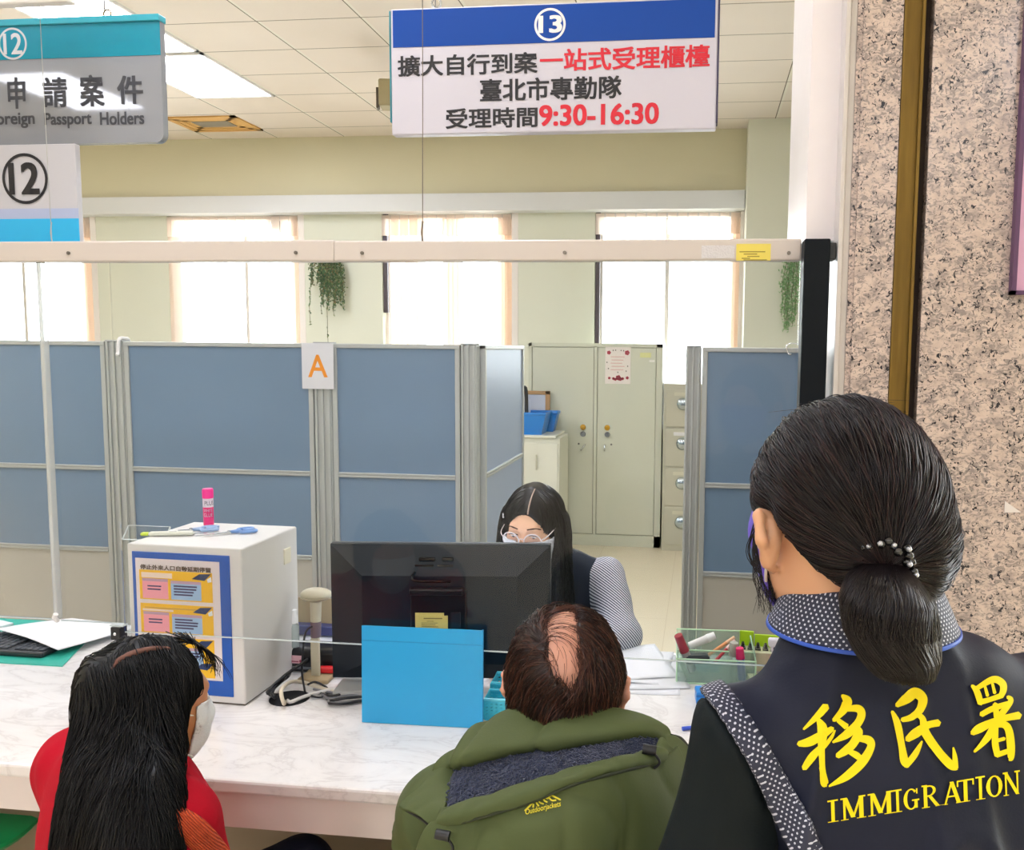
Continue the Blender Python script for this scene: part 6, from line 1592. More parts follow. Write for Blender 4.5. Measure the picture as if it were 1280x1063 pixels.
cap = Field(hl + np.array((-0.26, -0.30, -0.46)), hl + np.array((0.2, 0.2, 0.17)), 0.004)
G = lambda x, y, z: hl + HR @ np.array((x, y, z))
cap.ell(G(0, -0.014, 0.030), (0.084, 0.103, 0.0945), 0, 'u', HR); cap.ell(G(0.062, 0.022, 0.038), (0.022, 0.030, 0.058), 0.015, 'u', HR)
cap.half(G(0, 0.058, 0.045), HR @ _n((0, 1, -0.65)))
bvc, invc = world_bvh([coat])
def over(px, py, d, gap):
    """a point lying just outside the coat, seen from behind"""
    h = bvc.ray_cast(Vector(CAM), Vector(ray(px, py)))
    q = atd(px, py, d)
    if h[0] is not None and np.linalg.norm(q - CAM) > h[3] - gap: q = CAM + ray(px, py) * (h[3] - gap)
    return np.array(invc @ Vector(q))
for (xa, xb) in ((130, 92), (148, 114), (164, 136), (178, 156), (190, 172), (196, 184)):
    pts = []
    for t_ in np.linspace(0, 1, 11):
        py = 850 + 300 * t_; d0 = 1.492 - 0.10 * min(1, t_ * 1.6)
        pts.append(over(xa + (xb - xa) * t_, py, d0, 0.012))
    pts = np.array(pts)
    for _ in range(3): pts[1:-1] = (pts[:-2] + 2 * pts[1:-1] + pts[2:]) / 4
    cap.chain(pts, [0.030] * 11, 0.025)
cap.ell(G(-0.07, 0.0, -0.02), (0.022, 0.05, 0.06), 0.02, 'u', HR); cap.ell(G(0.070, 0.000, -0.03), (0.020, 0.042, 0.08), 0.02, 'u', HR)
cap.noise(0.005, 34, 6, aniso=(2.4, 2.4, 0.22))
# scalp showing at the parting
cap.chain([G(0.024, -0.078, 0.106), G(0.010, -0.058, 0.118), G(-0.002, -0.02, 0.1265), G(-0.002, 0.035, 0.124)], [0.005, 0.0068, 0.0068, 0.005], 0.005, 's')
hm = cap.build('hair', HK, lady, 1)
def fl(p, nrm):
    d = (p - G(0, -0.015, 0.1)) @ HR; v = np.zeros_like(p); top = np.clip((p[:, 2] - hl[2] - 0.03) / 0.08, 0, 1)
    v[:, 2] = -1; lat = (np.sign(d[:, 0] - 0.004) * top * 1.2)[:, None] * HR[:, 0][None]
    return v + lat
P1 = comb('hair_strands', hm, 7500, 2, lambda c, nr: (c[:, 2] > hl[2] - 0.44).astype(float), fl, 0.022, 13, (0.0005, 0.012), 0.0010, 0.0005, HK, lady, jit=0.13)
bvh_, invh_ = world_bvh([hm]); pl = []
for px, py in ((140, 838), (147, 828), (160, 820), (178, 814), (196, 811), (212, 812)):
    h = bvh_.ray_cast(Vector(CAM), Vector(ray(px, py)))
    if h[0] is not None: pl.append(invh_ @ (h[0] + h[1] * 0.0012))
if len(pl) > 3: MB().tube(pl, [0.0024, 0.0046, 0.0054, 0.0046, 0.004, 0.002], 8, sub=4).build('parting', mat('scalp_brown', '#6b463c', 0.7, var=0.3, vscale=160), lady, True)
# fringe wisps on the forehead and loose curls by the collar
rs = np.random.RandomState(4); W = []
for k in range(55):
    a0 = G(0.01 + rs.normal() * 0.03, 0.045 + rs.normal() * 0.012, 0.118); x = rs.normal() * 0.032 + 0.012
    W.append(catmull(np.array([a0, G(x * 0.7, 0.074, 0.102), G(x, 0.091 + 0.004 * rs.normal(), 0.080), G(x * 1.1 + 0.004 * rs.normal(), 0.097 + 0.003 * rs.normal(), 0.048 + 0.02 * rs.rand())]), 5))
strands('fringe', np.array(W), 0.0010, 0.0003, HK, lady)
W = []
for k in range(60):
    b0 = np.array(LL(222 + rs.normal() * 5, 900 + rs.normal() * 6, 1.42)); e = rs.rand()
    W.append(catmull(np.array([b0, LL(222 + 6 * e + rs.normal() * 3, 950, 1.41), LL(228 + 8 * e + rs.normal() * 4, 985, 1.40), LL(238 + 14 * e + rs.normal() * 4, 1010, 1.395), LL(240 + 26 * e + rs.normal() * 5, 1035 + 4 * e, 1.39)]), 5))
strands('loose_locks', np.array(W), 0.0009, 0.0003, HK, lady)
W = []
for k in range(5):
    e = k * 2.2
    W.append(catmull(np.array([LL(226, 978 + e, 1.40), LL(245 + e, 985, 1.395), LL(262 + e * 0.8, 1000, 1.39), LL(268, 1020 + e, 1.39), LL(258 - e, 1036, 1.39), LL(246, 1046, 1.385)]), 6))
strands('curl', np.array(W), 0.0006, 0.0003, HK, lady)
# ------------------------------------------------------------------ standing officer in the navy vest
C3 = atd(1122, 800, 0.985)
OYAW = 18.0
off = thing('person', 'standing woman in a navy vest lettered in gold, with low ponytail and purple mask', 'person', (C3[0], C3[1], 0), math.radians(OYAW))
OR = rot(OYAW)
def OL_(px, py, d): return OR.T @ (atd(px, py, d) - np.array((C3[0], C3[1], 0)))
SKO = skin_mat('skin_light', '#e2b08a', '#d69c77')
hl = OL_(1046, 648, 0.972); HR = rot(8, 3); HS = 1.05
f = Field((-0.38, -0.24, 0.0), (0.38, 0.30, 1.68), 0.005)
add_head(f, hl, HR, s=HS, ez=-0.020, ex=0.013); add_neck(f, hl, HR, (hl[0] * 0.6, -0.01, hl[2] - 0.17), r=0.05)
SZ = 1.262
f.ell((0, 0.0, 1.07), (0.145, 0.10, 0.24), 0.03); f.cap((-0.12, -0.01, SZ - 0.03), (0.12, -0.01, SZ - 0.03), 0.048, 0.048, 0.05); f.cap((0, -0.01, SZ - 0.02), (hl[0] * 0.6, 0, SZ + 0.08), 0.06, 0.052, 0.04)
f.ell((0, 0.01, 0.86), (0.155, 0.105, 0.13), 0.04)
for sx in (-1, 1):
    f.chain([(sx * 0.085, 0.0, 0.84), (sx * 0.085, 0.01, 0.47), (sx * 0.08, -0.01, 0.09)], [0.08, 0.054, 0.036], 0.03)
AJ = [(0.188, -0.012, SZ - 0.034), (0.238, 0.0, 0.98), (0.230, 0.12, 0.77)]
for sx in (-1, 1):
    P = [np.array((sx * a, b_, c_)) for a, b_, c_ in AJ]; f.chain(P, [0.045, 0.036, 0.025], 0.03); add_hand(f, P[2], (-sx * 0.05, 0.35, -0.93), (sx * 1, 0.1, 0.1), -sx * 1.0, 0.5)
f.build('body', SKO, off, 2)
# vest
VN = cloth_mat('vest_navy', '#10172f', '#0c1226', 0.6, scale=4, bump=0.1, bs=350)
v = Field((-0.30, -0.22, 0.72), (0.30, 0.22, 1.40), 0.005)
v.ell((0, -0.002, 1.05), (0.186, 0.128, 0.29), 0.03); v.cap((-0.190, -0.014, SZ - 0.036), (0.190, -0.014, SZ - 0.036), 0.068, 0.070, 0.06)
v.ell((0, -0.035, 1.11), (0.172, 0.105, 0.17), 0.05); v.cap((-0.10, -0.02, SZ + 0.022), (0.07, -0.02, SZ + 0.022), 0.046, 0.046, 0.05); v.cap((-0.08, -0.012, SZ + 0.062), (-0.01, -0.012, SZ + 0.062), 0.046, 0.046, 0.05)
v.ell((0, 0.0, 0.85), (0.18, 0.125, 0.16), 0.06); v.half((0, 0, 0.78), (0, 0, -1))
def arm_x(Z, s_=-1):
    t_ = np.clip((SZ + 0.03 - Z) / 0.24, 0, 1.6); return 0.236 - np.where(np.asarray(s_) < 0, 0.088, 0.058) * np.sin(np.clip(t_, 0, 1) * 1.5708) + 0.03 * np.clip(t_ - 1.0, 0, 1)
v.noise(0.007, 17, 31, aniso=(1.7, 1, 0.40)); v.noise(-0.012, 14, 33, aniso=(1.9, 1, 0.45), kind=ridge)
v0 = v.copy()
v.fn(lambda X, Y, Z: np.abs(X) - arm_x(Z, X), 'i'); 
v.cap((hl[0] * 0.64, 0.0, SZ + 0.06), (hl[0] * 0.64, 0.03, SZ + 0.24), 0.058, 0.085, 0.01, 's')
fold = lambda P: np.clip((P[:, 2] - 0.8) / 0.2, 0, 1)
VN.node_tree.nodes['Principled BSDF'].inputs['Specular IOR Level'].default_value = 0.3
vest = v.build('vest', VN, off, 2)
# dark shirt sleeves (and shirt under the vest)
SH = cloth_mat('shirt_black_green', '#151d20', '#111719', 0.65, scale=5, bump=0.12, bs=400)
j = Field((-0.36, -0.22, 0.72), (0.36, 0.26, 1.36), 0.005)
j.ell((0, 0, 1.07), (0.155, 0.11, 0.25), 0.03); j.cap((-0.15, -0.012, SZ - 0.035), (0.15, -0.012, SZ - 0.035), 0.056, 0.058, 0.05)
for sx in (-1, 1):
    P = [np.array((sx * a, b_, c_)) for a, b_, c_ in AJ]; P[2] = P[1] + (P[2] - P[1]) * 0.86; j.chain(P, [0.060, 0.060, 0.046], 0.035)
j.cap((hl[0] * 0.64, -0.01, SZ + 0.03), (hl[0] * 0.64, 0.02, SZ + 0.24), 0.05, 0.07, 0.01, 's')
j.noise(0.004, 26, 21, aniso=(1, 1, 0.6)); j.noise(-0.005, 15, 22, aniso=(1.4, 1, 0.7), kind=ridge); ia = np.round((v0.lo - j.lo) / j.h).astype(int); sl_ = tuple(slice(p, p + q) for p, q in zip(ia, np.minimum(v0.n, j.n - ia)))
Xs = np.abs(j.lo[0] + (np.arange(j.n[0]) * j.h))[sl_[0]][:, None, None]; Zs = (j.lo[2] + np.arange(j.n[2]) * j.h)[sl_[2]][None, None, :]; Sg = np.sign(j.lo[0] + np.arange(j.n[0]) * j.h)[sl_[0]][:, None, None]
sub_ = j.D[sl_]; vv = v0.D[:sub_.shape[0], :sub_.shape[1], :sub_.shape[2]]
j.D[sl_] = np.where((Xs < arm_x(Zs, Sg) + 0.004), np.maximum(sub_, vv + 0.009), sub_)
j.build('shirt', SH, off, 2)
# polka dotted armhole binding and collar
def polka():
    m = mat('polka_binding', '#20253c', 0.6); n = N(m)
    uv = n.new('ShaderNodeUVMap').outputs[0]; x, y, z = n.xyz(uv); p = 0.0062
    row = n.m('FLOOR', n.m('DIVIDE', y, p * 0.62)); odd = n.m('MODULO', n.m('ABSOLUTE', row), 2.0)
    fy = n.m('MULTIPLY', n.m('SUBTRACT', n.m('FRACT', n.m('DIVIDE', y, p * 0.62)), 0.5), p * 0.62)
    xx = n.m('ADD', n.m('DIVIDE', x, p), n.m('MULTIPLY', odd, 0.5)); fx = n.m('MULTIPLY', n.m('SUBTRACT', n.m('FRACT', xx), 0.5), p)
    d = n.m('SQRT', n.m('ADD', n.m('MULTIPLY', fx, fx), n.m('MULTIPLY', fy, fy)))
    n.base(n.mix(n.m('LESS_THAN', d, 0.0011), '#22273d', '#c9cbd8')); return m
PK_ = polka()
def add_uv(o, fnuv):
    me = o.data; uv = me.uv_layers.new(name='UVMap'); co = np.empty(len(me.vertices) * 3, np.float32); me.vertices.foreach_get('co', co); co = co.reshape(-1, 3)
    li = np.empty(len(me.loops), np.int32); me.loops.foreach_get('vertex_index', li); U = fnuv(co)[li].astype(np.float32); uv.data.foreach_set('uv', U.ravel())
for sx in (-1, 1):
    b = v0.copy(); b.shell(0.0018, 0.0048)
    b.fn(lambda X, Y, Z: sx * X - arm_x(Z, sx) - 0.003, 'i'); b.fn(lambda X, Y, Z: arm_x(Z, sx) - 0.030 - sx * X, 'i'); b.half((0, 0, 0.86), (0, 0, -1)); b.half((0, 0.02, 0), (0, 1, 0))
    o = b.build('armhole_binding', PK_, off, 1)
    def band_uv(c):
        key = c[:, 2] + c[:, 1] * 1.0; ks = np.linspace(key.min(), key.max(), 26); cen = []
        for a0, a1 in zip(ks[:-1], ks[1:]):
            m_ = (key >= a0) & (key <= a1); cen.append(c[m_].mean(0) if m_.any() else cen[-1])
        cen = np.array(cen); cen[1:-1] = (cen[:-2] + cen[1:-1] + cen[2:]) / 3; kc = (ks[:-1] + ks[1:]) / 2
        arc = np.concatenate([[0], np.cumsum(np.linalg.norm(np.diff(cen, axis=0), axis=1))])
        C = np.stack([np.interp(key, kc, cen[:, i]) for i in range(3)], 1); T_ = np.gradient(cen, axis=0); T_ /= np.linalg.norm(T_, axis=1, keepdims=True)
        T_ = np.stack([np.interp(key, kc, T_[:, i]) for i in range(3)], 1); T_ /= np.linalg.norm(T_, axis=1, keepdims=True); d = c - C; al = (d * T_).sum(1)
        nv_ = np.empty(len(c) * 3, np.float32); o.data.vertices.foreach_get('normal', nv_); nv_ = nv_.reshape(-1, 3); S_ = np.cross(T_, nv_); S_ /= np.maximum(np.linalg.norm(S_, axis=1, keepdims=True), 1e-6)
        return np.stack([(d * S_).sum(1), np.interp(key, kc, arc) + al], 1)
    add_uv(o, band_uv)
# collar: a folded band around the neck
NB = np.array((hl[0] * 0.64, -0.004, SZ + 0.102))
rows_o, rows_i = [], []
angs = np.radians(np.linspace(-250, 70, 15))
def cring(r, rz, z, dip=0.0): return [(NB[0] + r * math.cos(a), NB[1] + rz * math.sin(a), NB[2] + z + dip * math.sin(a)) for a in angs]
col = loft('collar', [cring(0.066, 0.064, 0.026, 0.0), cring(0.073, 0.070, 0.032, 0.0), cring(0.080, 0.075, 0.027, 0.0), cring(0.091, 0.083, 0.006, 0.0), cring(0.103, 0.090, -0.020, 0.0)], PK_, off, 7, 5, 0.003)
add_uv(col, lambda c: np.stack([np.arctan2(c[:, 1] - NB[1], c[:, 0] - NB[0]) * 0.088, (c[:, 2] - NB[2]) * 1.25 + np.hypot(c[:, 0] - NB[0], c[:, 1] - NB[1]) * 0.6], 1))
loft('collar_edge', [cring(0.062, 0.060, 0.020, 0.0), cring(0.066, 0.065, 0.031, 0.0), cring(0.0725, 0.0695, 0.0345, 0.0), cring(0.083, 0.077, 0.024, 0.0)], VN, off, 7, 4, 0.002)
loft('lanyard', [cring(0.1035, 0.0915, -0.018, 0.0), cring(0.1045, 0.092, -0.022, 0.0)], mat('lanyard_blue', '#2c54b8', 0.5), off, 7, 3, 0.003)
# gold embroidery on the back
bv, inv = world_bvh([vest])
def zc(p): return (980 + p[0] / 4.267, 830 + p[1] / 4.267, (p[2] if len(p) > 2 else 20) / 4.267)
K = dict(
 yi=[[(225, 226, 30), (185, 275, 28), (105, 350, 8)], [(78, 428, 22), (150, 412, 40), (255, 345, 22)], [(182, 295, 14), (205, 345, 40), (200, 450, 26), (203, 560, 22), (213, 635, 34), (222, 652, 8)],
     [(203, 440, 20), (150, 500, 34), (108, 558, 24)], [(205, 452, 16), (248, 395, 14), (270, 355, 5)],
     [(308, 168, 12), (335, 200, 42), (312, 250, 34), (262, 302, 16)], [(320, 243, 18), (390, 238, 32), (412, 268, 34), (392, 318, 34), (335, 375, 36), (258, 418, 8)], [(285, 300, 18), (332, 336, 26)],
     [(352, 345, 28), (395, 362, 38), (372, 420, 36), (330, 462, 36), (283, 492, 22)], [(395, 398, 24), (450, 408, 36), (462, 445, 32), (415, 525, 40), (330, 602, 34), (238, 652, 6)], [(345, 468, 18), (385, 488, 28), (420, 518, 18)]],
 min=[[(600, 222, 18), (650, 188, 42), (695, 156, 46), (736, 188, 42), (722, 245, 34), (680, 285, 28), (628, 300, 18)], [(575, 255, 12), (603, 320, 30), (626, 440, 28), (640, 520, 34), (654, 552, 8)], [(648, 545, 24), (700, 480, 26), (735, 415, 6)],
      [(655, 405, 24), (700, 372, 40), (760, 330, 30), (822, 316, 30)], [(702, 270, 18), (735, 295, 26), (752, 370, 36), (820, 470, 36), (885, 540, 36), (918, 562, 12)], [(910, 556, 26), (908, 500, 20), (900, 448, 5)]],
 shu=[[(998, 118, 12), (1025, 150, 26), (1045, 212, 26)], [(1025, 132, 18), (1110, 86, 28), (1158, 104, 30), (1166, 140, 28), (1150, 178, 22)], [(1068, 122, 10), (1082, 172, 13)], [(1108, 108, 10), (1120, 158, 13)], [(1048, 205, 22), (1100, 190, 20), (1152, 172, 22)],
      [(1048, 272, 22), (1110, 240, 24), (1190, 215, 22)], [(1122, 215, 20), (1132, 285, 26)], [(1000, 372, 20), (1040, 345, 38), (1140, 300, 26), (1250, 276, 32)], [(1188, 178, 14), (1204, 202, 22), (1140, 292, 28), (1085, 390, 30), (1012, 470, 8)],
      [(1128, 330, 18), (1122, 420, 28), (1135, 490, 26)], [(1125, 328, 20), (1172, 326, 30), (1196, 360, 32), (1206, 440, 34), (1206, 500, 26), (1198, 515, 8)], [(1130, 412, 14), (1172, 400, 14)], [(1140, 484, 22), (1198, 464, 20)]])
for key in K:
    V, F = merge2d([stroke2d([zc((p[0], p[1], p[2] * 1.18 + 3)) for p in s_], 7) for s_ in K[key]]); sew('embroidered_character', V, F, bv, inv, GOLD, off, 0.0012, 0.0014)
# serif letters
def bar(x0, y0, x1, y1, w_): return ('b', x0, y0, x1, y1, w_)
TH, TN, SW = 0.24, 0.12, 0.09
def serif(x, y, w_): return ('s', x - w_ / 2, y, x + w_ / 2, y)
G_ = {'I': [('v', .5, 0, 1, TH), serif(.5, 0, .75), serif(.5, 1, .75)],
      'M': [('v', .16, 0, 1, .09), ('d', .20, 1, .5, .08, .17), ('d', .5, .08, .80, 1, .09), ('v', .82, 0, 1, .17), serif(.16, 0, .3), serif(.82, 0, .36), serif(.14, 1, .26), serif(.86, 1, .26)],
      'G': [('a', .52, .5, .36, .46, 45, 330, .2), ('v', .78, .08, .44, .17), serif(.76, .44, .4), ('v', .84, .72, .95, .08)],
      'R': [('v', .24, 0, 1, .19), serif(.24, 0, .42), serif(.2, 1, .3), ('a', .42, .75, .32, .23, -90, 90, .15), ('d', .22, .965, .5, .965, .07), ('d', .22, .52, .5, .52, .07), ('d', .48, .5, .84, .04, .19), serif(.88, .0, .26)],
      'A': [('d', .16, 0, .5, 1, .09), ('d', .5, 1, .84, 0, .19), ('d', .26, .34, .74, .34, .07), serif(.14, 0, .3), serif(.86, 0, .34)],
      'T': [('v', .5, 0, 1, .2), serif(.5, 0, .46), ('d', .06, .965, .94, .965, .07), ('v', .09, .72, .98, .08), ('v', .91, .72, .98, .08)],
      'O': [('a', .5, .5, .37, .46, 0, 360, .2)],
      'N': [('v', .18, 0, 1, .09), ('d', .18, 1, .82, 0, .19), ('v', .82, 0, 1, .09), serif(.18, 0, .3), serif(.16, 1, .28), serif(.82, 1, .3)]}
def glyph(ch):
    out = []
    for g in G_[ch]:
        if g[0] == 'v': out.append(([(g[1] - g[4] / 2, g[2]), (g[1] + g[4] / 2, g[2]), (g[1] + g[4] / 2, (g[2] + g[3]) / 2), (g[1] + g[4] / 2, g[3]), (g[1] - g[4] / 2, g[3]), (g[1] - g[4] / 2, (g[2] + g[3]) / 2)], [(0, 1, 2, 5), (5, 2, 3, 4)]))
        elif g[0] == 's': out.append(([(g[1], max(0, g[2] - .035)), (g[3], max(0, g[2] - .035)), (g[3], g[2] + .035), (g[1], g[2] + .035)], [(0, 1, 2, 3)]))
        elif g[0] == 'd':
            x0, y0, x1, y1, w_ = g[1:]; 
            if abs(y1 - y0) < 1e-6: out.append(([(x0, y0 - w_ / 2), (x1, y0 - w_ / 2), (x1, y0 + w_ / 2), (x0, y0 + w_ / 2)], [(0, 1, 2, 3)]))
            else:
                h = w_ / 2; out.append(([(x0 - h, y0), (x0 + h, y0), ((x0 + x1) / 2 + h, (y0 + y1) / 2), (x1 + h, y1), (x1 - h, y1), ((x0 + x1) / 2 - h, (y0 + y1) / 2)], [(0, 1, 2, 5), (5, 2, 3, 4)]))
        else:
            cx, cy, rx, ry, a0, a1, w_ = g[1:]; V = []; F = []; k = 18
            for i in range(k + 1):
                a = math.radians(a0 + (a1 - a0) * i / k); ww = w_ * (0.35 + 0.65 * abs(math.cos(a)))
                V += [((rx + ww * 0.3) * math.cos(a) + cx, (ry + 0.02) * math.sin(a) + cy), ((rx - ww * 0.7) * math.cos(a) + cx, (ry - ww * 0.45) * math.sin(a) + cy)]
            for i in range(k): F.append((2 * i, 2 * i + 2, 2 * i + 3, 2 * i + 1))
            out.append((V, F))
    return merge2d(out)
slots = [('I', 222, 298), ('M', 300, 436), ('M', 446, 582), ('I', 574, 634), ('G', 626, 722), ('R', 728, 832), ('A', 836, 946), ('T', 914, 1016), ('I', 1012, 1076), ('O', 1066, 1168), ('N', 1162, 1258)]
for ch, xa, xb in slots:
    V, F = glyph(ch)
    def mp(p):
        X = xa + p[0] * (xb - xa); base = 847 - (X - 232) * 0.1515; topy = 735 - (X - 225) * 0.1590
        y = base + (topy - base) * p[1]; return (980 + (X - (p[1] - 0.5) * 4) / 4.267, 830 + y / 4.267)
    sew('embroidered_letter', [mp(p) for p in V], F, bv, inv, GOLD, off, 0.0012, 0.0012)
# trousers, shoes
t = Field((-0.3, -0.2, 0.04), (0.3, 0.2, 0.98), 0.007); t.ell((0, 0.01, 0.86), (0.168, 0.118, 0.14), 0.04)
for sx in (-1, 1): t.chain([(sx * 0.085, 0.0, 0.84), (sx * 0.085, 0.01, 0.47), (sx * 0.08, -0.01, 0.09)], [0.09, 0.066, 0.055], 0.02)
t.fn(lambda X, Y, Z: 0.06 - Z + 0 * X + 0 * Y); t.build('trousers', PANT, off, 1)
shoes(off, [(-0.08, 0.0), (0.08, 0.0)])
# purple mask
PM = mat('mask_purple', '#6a55c9', 0.6, bump=0.2, bscale=300)
mask(off, hl, HR, PM, bulge=0.009, s=HS, strap=mat('ear_loop_pale', '#e6dccf', 0.5))
# hair gathered into a low ponytail
HO = hair_mat('hair_dark', '#0b0809', '#1c1214', 0.36, 0.38)
G = lambda x, y, z: hl + HR @ np.array((x, y, z))
TIE = OL_(1107, 703, 0.862)
cap = Field(hl + np.array((-0.19, -0.24, -0.2)), hl + np.array((0.19, 0.19, 0.19)), 0.004)
cap.ell(G(0, -0.015, 0.032), (0.094, 0.110, 0.103), 0, 'u', HR)
cap.ell(G(0.026, -0.055, -0.020), (0.076, 0.062, 0.074), 0.03, 'u', HR)
cap.cap(G(0.03, -0.085, -0.035), TIE * 0.55 + G(0.03, -0.085, -0.035) * 0.45, 0.032, 0.018, 0.02)
cap.half(G(0, 0.063, 0.047), HR @ _n((0, 1, -0.45)))
cap.half(G(0, -0.02, -0.058), HR @ _n((-0.55, 0.45, -1)))
cap.chain([G(-0.106, -0.008, 0.012), G(-0.104, -0.018, -0.03), G(-0.085, -0.02, -0.075)], [0.024, 0.030, 0.036], 0.012, 's')
cap.noise(0.0025, 60, 6, aniso=(1.5, 0.5, 1.0))
hm = cap.build('hair', HO, off, 1)
cen = G(0, -0.015, 0.02); ut = _n(TIE - cen)
def flo(p, nrm):
    r_ = p - cen; r_ /= np.maximum(np.linalg.norm(r_, axis=1, keepdims=True), 1e-6); v = ut[None] - r_ * (r_ @ ut)[:, None]
    v /= np.maximum(np.linalg.norm(v, axis=1, keepdims=True), 1e-6); near = np.clip(1 - np.linalg.norm(p - TIE, axis=1, keepdims=True) / 0.07, 0, 1)
    return v * (1 - near) + (TIE - p) * 30 * near
acco = lambda c, nr: (((c - cen) * nr).sum(1) > 0).astype(float) * (np.linalg.norm(c - TIE, axis=1) > 0.03)
comb('hair_strands', hm, 4200, 7, acco, flo, 0.011, 12, (-0.001, 0.005), 0.0008, 0.0005, HO, off, jit=0.07)
HO2 = hair_mat('hair_dark_brown', '#2a1a19', '#3a2625', 0.36, 0.4)
comb('hair_strands', hm, 700, 8, acco, flo, 0.011, 12, (0.0, 0.006), 0.0006, 0.0004, HO2, off, jit=0.10)
rs = np.random.RandomState(7)
# ponytail
pc = [TIE, OL_(1103, 722, 0.845), OL_(1108, 750, 0.835), OL_(1114, 785, 0.838), OL_(1122, 815, 0.845), OL_(1130, 838, 0.85)]
pt = Field(np.min(pc, 0) - 0.09, np.max(pc, 0) + 0.09, 0.004); pt.chain([np.array(p) for p in pc[1:]], [0.004, 0.017, 0.023, 0.016, 0.004], 0.004); pt.noise(0.002, 55, 9, aniso=(1.5, 1.5, 0.2)); pt.build('ponytail', HO, off, 1)
cv = catmull(np.array(pc), 4); rr_ = np.interp(np.linspace(0, 1, len(cv)), np.linspace(0, 1, 6), [0.012, 0.031, 0.042, 0.043, 0.038, 0.027])
n2 = 2400; a = rs.rand(n2) * 6.28; rd = np.sqrt(rs.rand(n2)) * 0.30 + 0.76; ends = rs.randint(len(cv) - 5, len(cv), n2); P = np.zeros((n2, len(cv), 3)); fr = rs.rand(n2) * 0.3
for i in range(len(cv)):
    aa = a + 0.25 * np.sin(i * 0.3 + fr * 9)
    P[:, i] = cv[i] + np.stack([np.cos(aa), np.sin(aa), 0 * aa], 1) * (rr_[i] * rd)[:, None] + np.stack([0 * a, 0 * a, -0.02 * fr * (i / len(cv))], 1)
strands('ponytail_strands', P, 0.0008, 0.0003, HO, off)
# beaded hair tie
tb = MB(); hb = MB(); ax = _n(pc[1] - pc[0]); t1 = _n(np.cross(ax, (0, 0, 1))); t2 = np.cross(ax, t1)
for k in range(26):
    a = k / 26 * 6.283; c = TIE + 0.004 * ax * math.sin(k * 2.3) + (t1 * math.cos(a) + t2 * math.sin(a)) * (0.024 + 0.003 * math.sin(k * 1.7)); tb.sph(c, 0.0048, 10)
    if k % 2 == 0: hb.sph(c + 0.004 * ax * math.cos(k * 3.1) + (t1 * math.cos(a) + t2 * math.sin(a)) * 0.003, 0.0030, 8)
ti = tb.build('hair_tie', mat('bead_black', '#0a0a0c', 0.12, spec=0.8), off, True); hb.build('bead', mat('bead_silver', '#b9bcc4', 0.2, metal=0.7), ti, True)
# thin locks in front of the ear
W = []
for k in range(46):
    e = rs.rand(); s0 = OL_(970 + 4 * rs.normal(), 596 + 8 * rs.normal(), 0.965)
    W.append(catmull(np.array([s0, OL_(951 + 3 * rs.normal(), 640, 0.985), OL_(944 + 5 * rs.normal() + 4 * e, 690, 0.99), OL_(953 + 7 * rs.normal() + 4 * e, 725, 0.985), OL_(960 + 9 * rs.normal(), 745 + 25 * e, 0.98)]), 5))
strands('loose_locks', np.array(W), 0.0007, 0.0002, HO, off)
W = []
for k in range(70):
    s0 = OL_(1038 + 22 * rs.normal(), 512 + 7 * abs(rs.normal()), 0.95); W.append(catmull(np.array([s0, s0 + np.array((0.01 * rs.normal() + 0.008, 0.006 * rs.normal(), 0.006 + 0.005 * rs.rand())), s0 + np.array((0.02 * rs.normal() + 0.02, 0.01 * rs.normal() - 0.02, 0.004 + 0.004 * rs.normal()))]), 5))
strands('flyaway_hair', np.array(W), 0.0004, 0.0002, HO, off)
# earring loop is the mask's lower strap hook
# ------------------------------------------------------------------ clerk behind the monitor
ho = atd(667, 659, 2.56)
CX, CY = ho[0] + 0.03, ho[1] + 0.165
CYAW = 180.0
clk = thing('person', 'seated clerk with long black hair, clear glasses and white mask, facing her monitor', 'person', (CX, CY, 0), math.radians(CYAW))
CRM_ = rot(CYAW)
def CL(px, py, d): return CRM_.T @ (atd(px, py, d) - np.array((CX, CY, 0)))
hl = CRM_.T @ (ho - np.array((CX, CY, 0))); HR = rot(-8, 12, -2)
SKC = skin_mat('skin_fair', '#ecbf9f', '#e3ae8c')
f = Field((-0.36, -0.24, 0.0), (0.36, 0.60, 1.32), 0.004)
add_head(f, hl, HR, s=1.0); add_neck(f, hl, HR, (-0.01, -0.0, ho[2] - 0.165), r=0.046)
f.ell((0, -0.02, 0.76), (0.135, 0.10, 0.25), 0.03); f.cap((-0.12, -0.02, 0.93), (0.12, -0.02, 0.93), 0.045, 0.045, 0.05); f.cap((0, -0.02, 0.93), (0, 0.0, 1.0), 0.055, 0.048, 0.04)
legs_seated(f, 0.075)
AJ = [(0.165, -0.01, 0.93), (0.225, 0.10, 0.785), (0.10, 0.30, 0.80)]
for sx in (-1, 1):
    P = [np.array((sx * a, b_, c_)) for a, b_, c_ in AJ]; f.chain(P, [0.042, 0.034, 0.024], 0.03); add_hand(f, P[2], (-sx * 0.25, 0.95, -0.12), (0, 0.1, 1), -sx, 0.4, 0.92)
f.build('body', SKC, clk, 2)
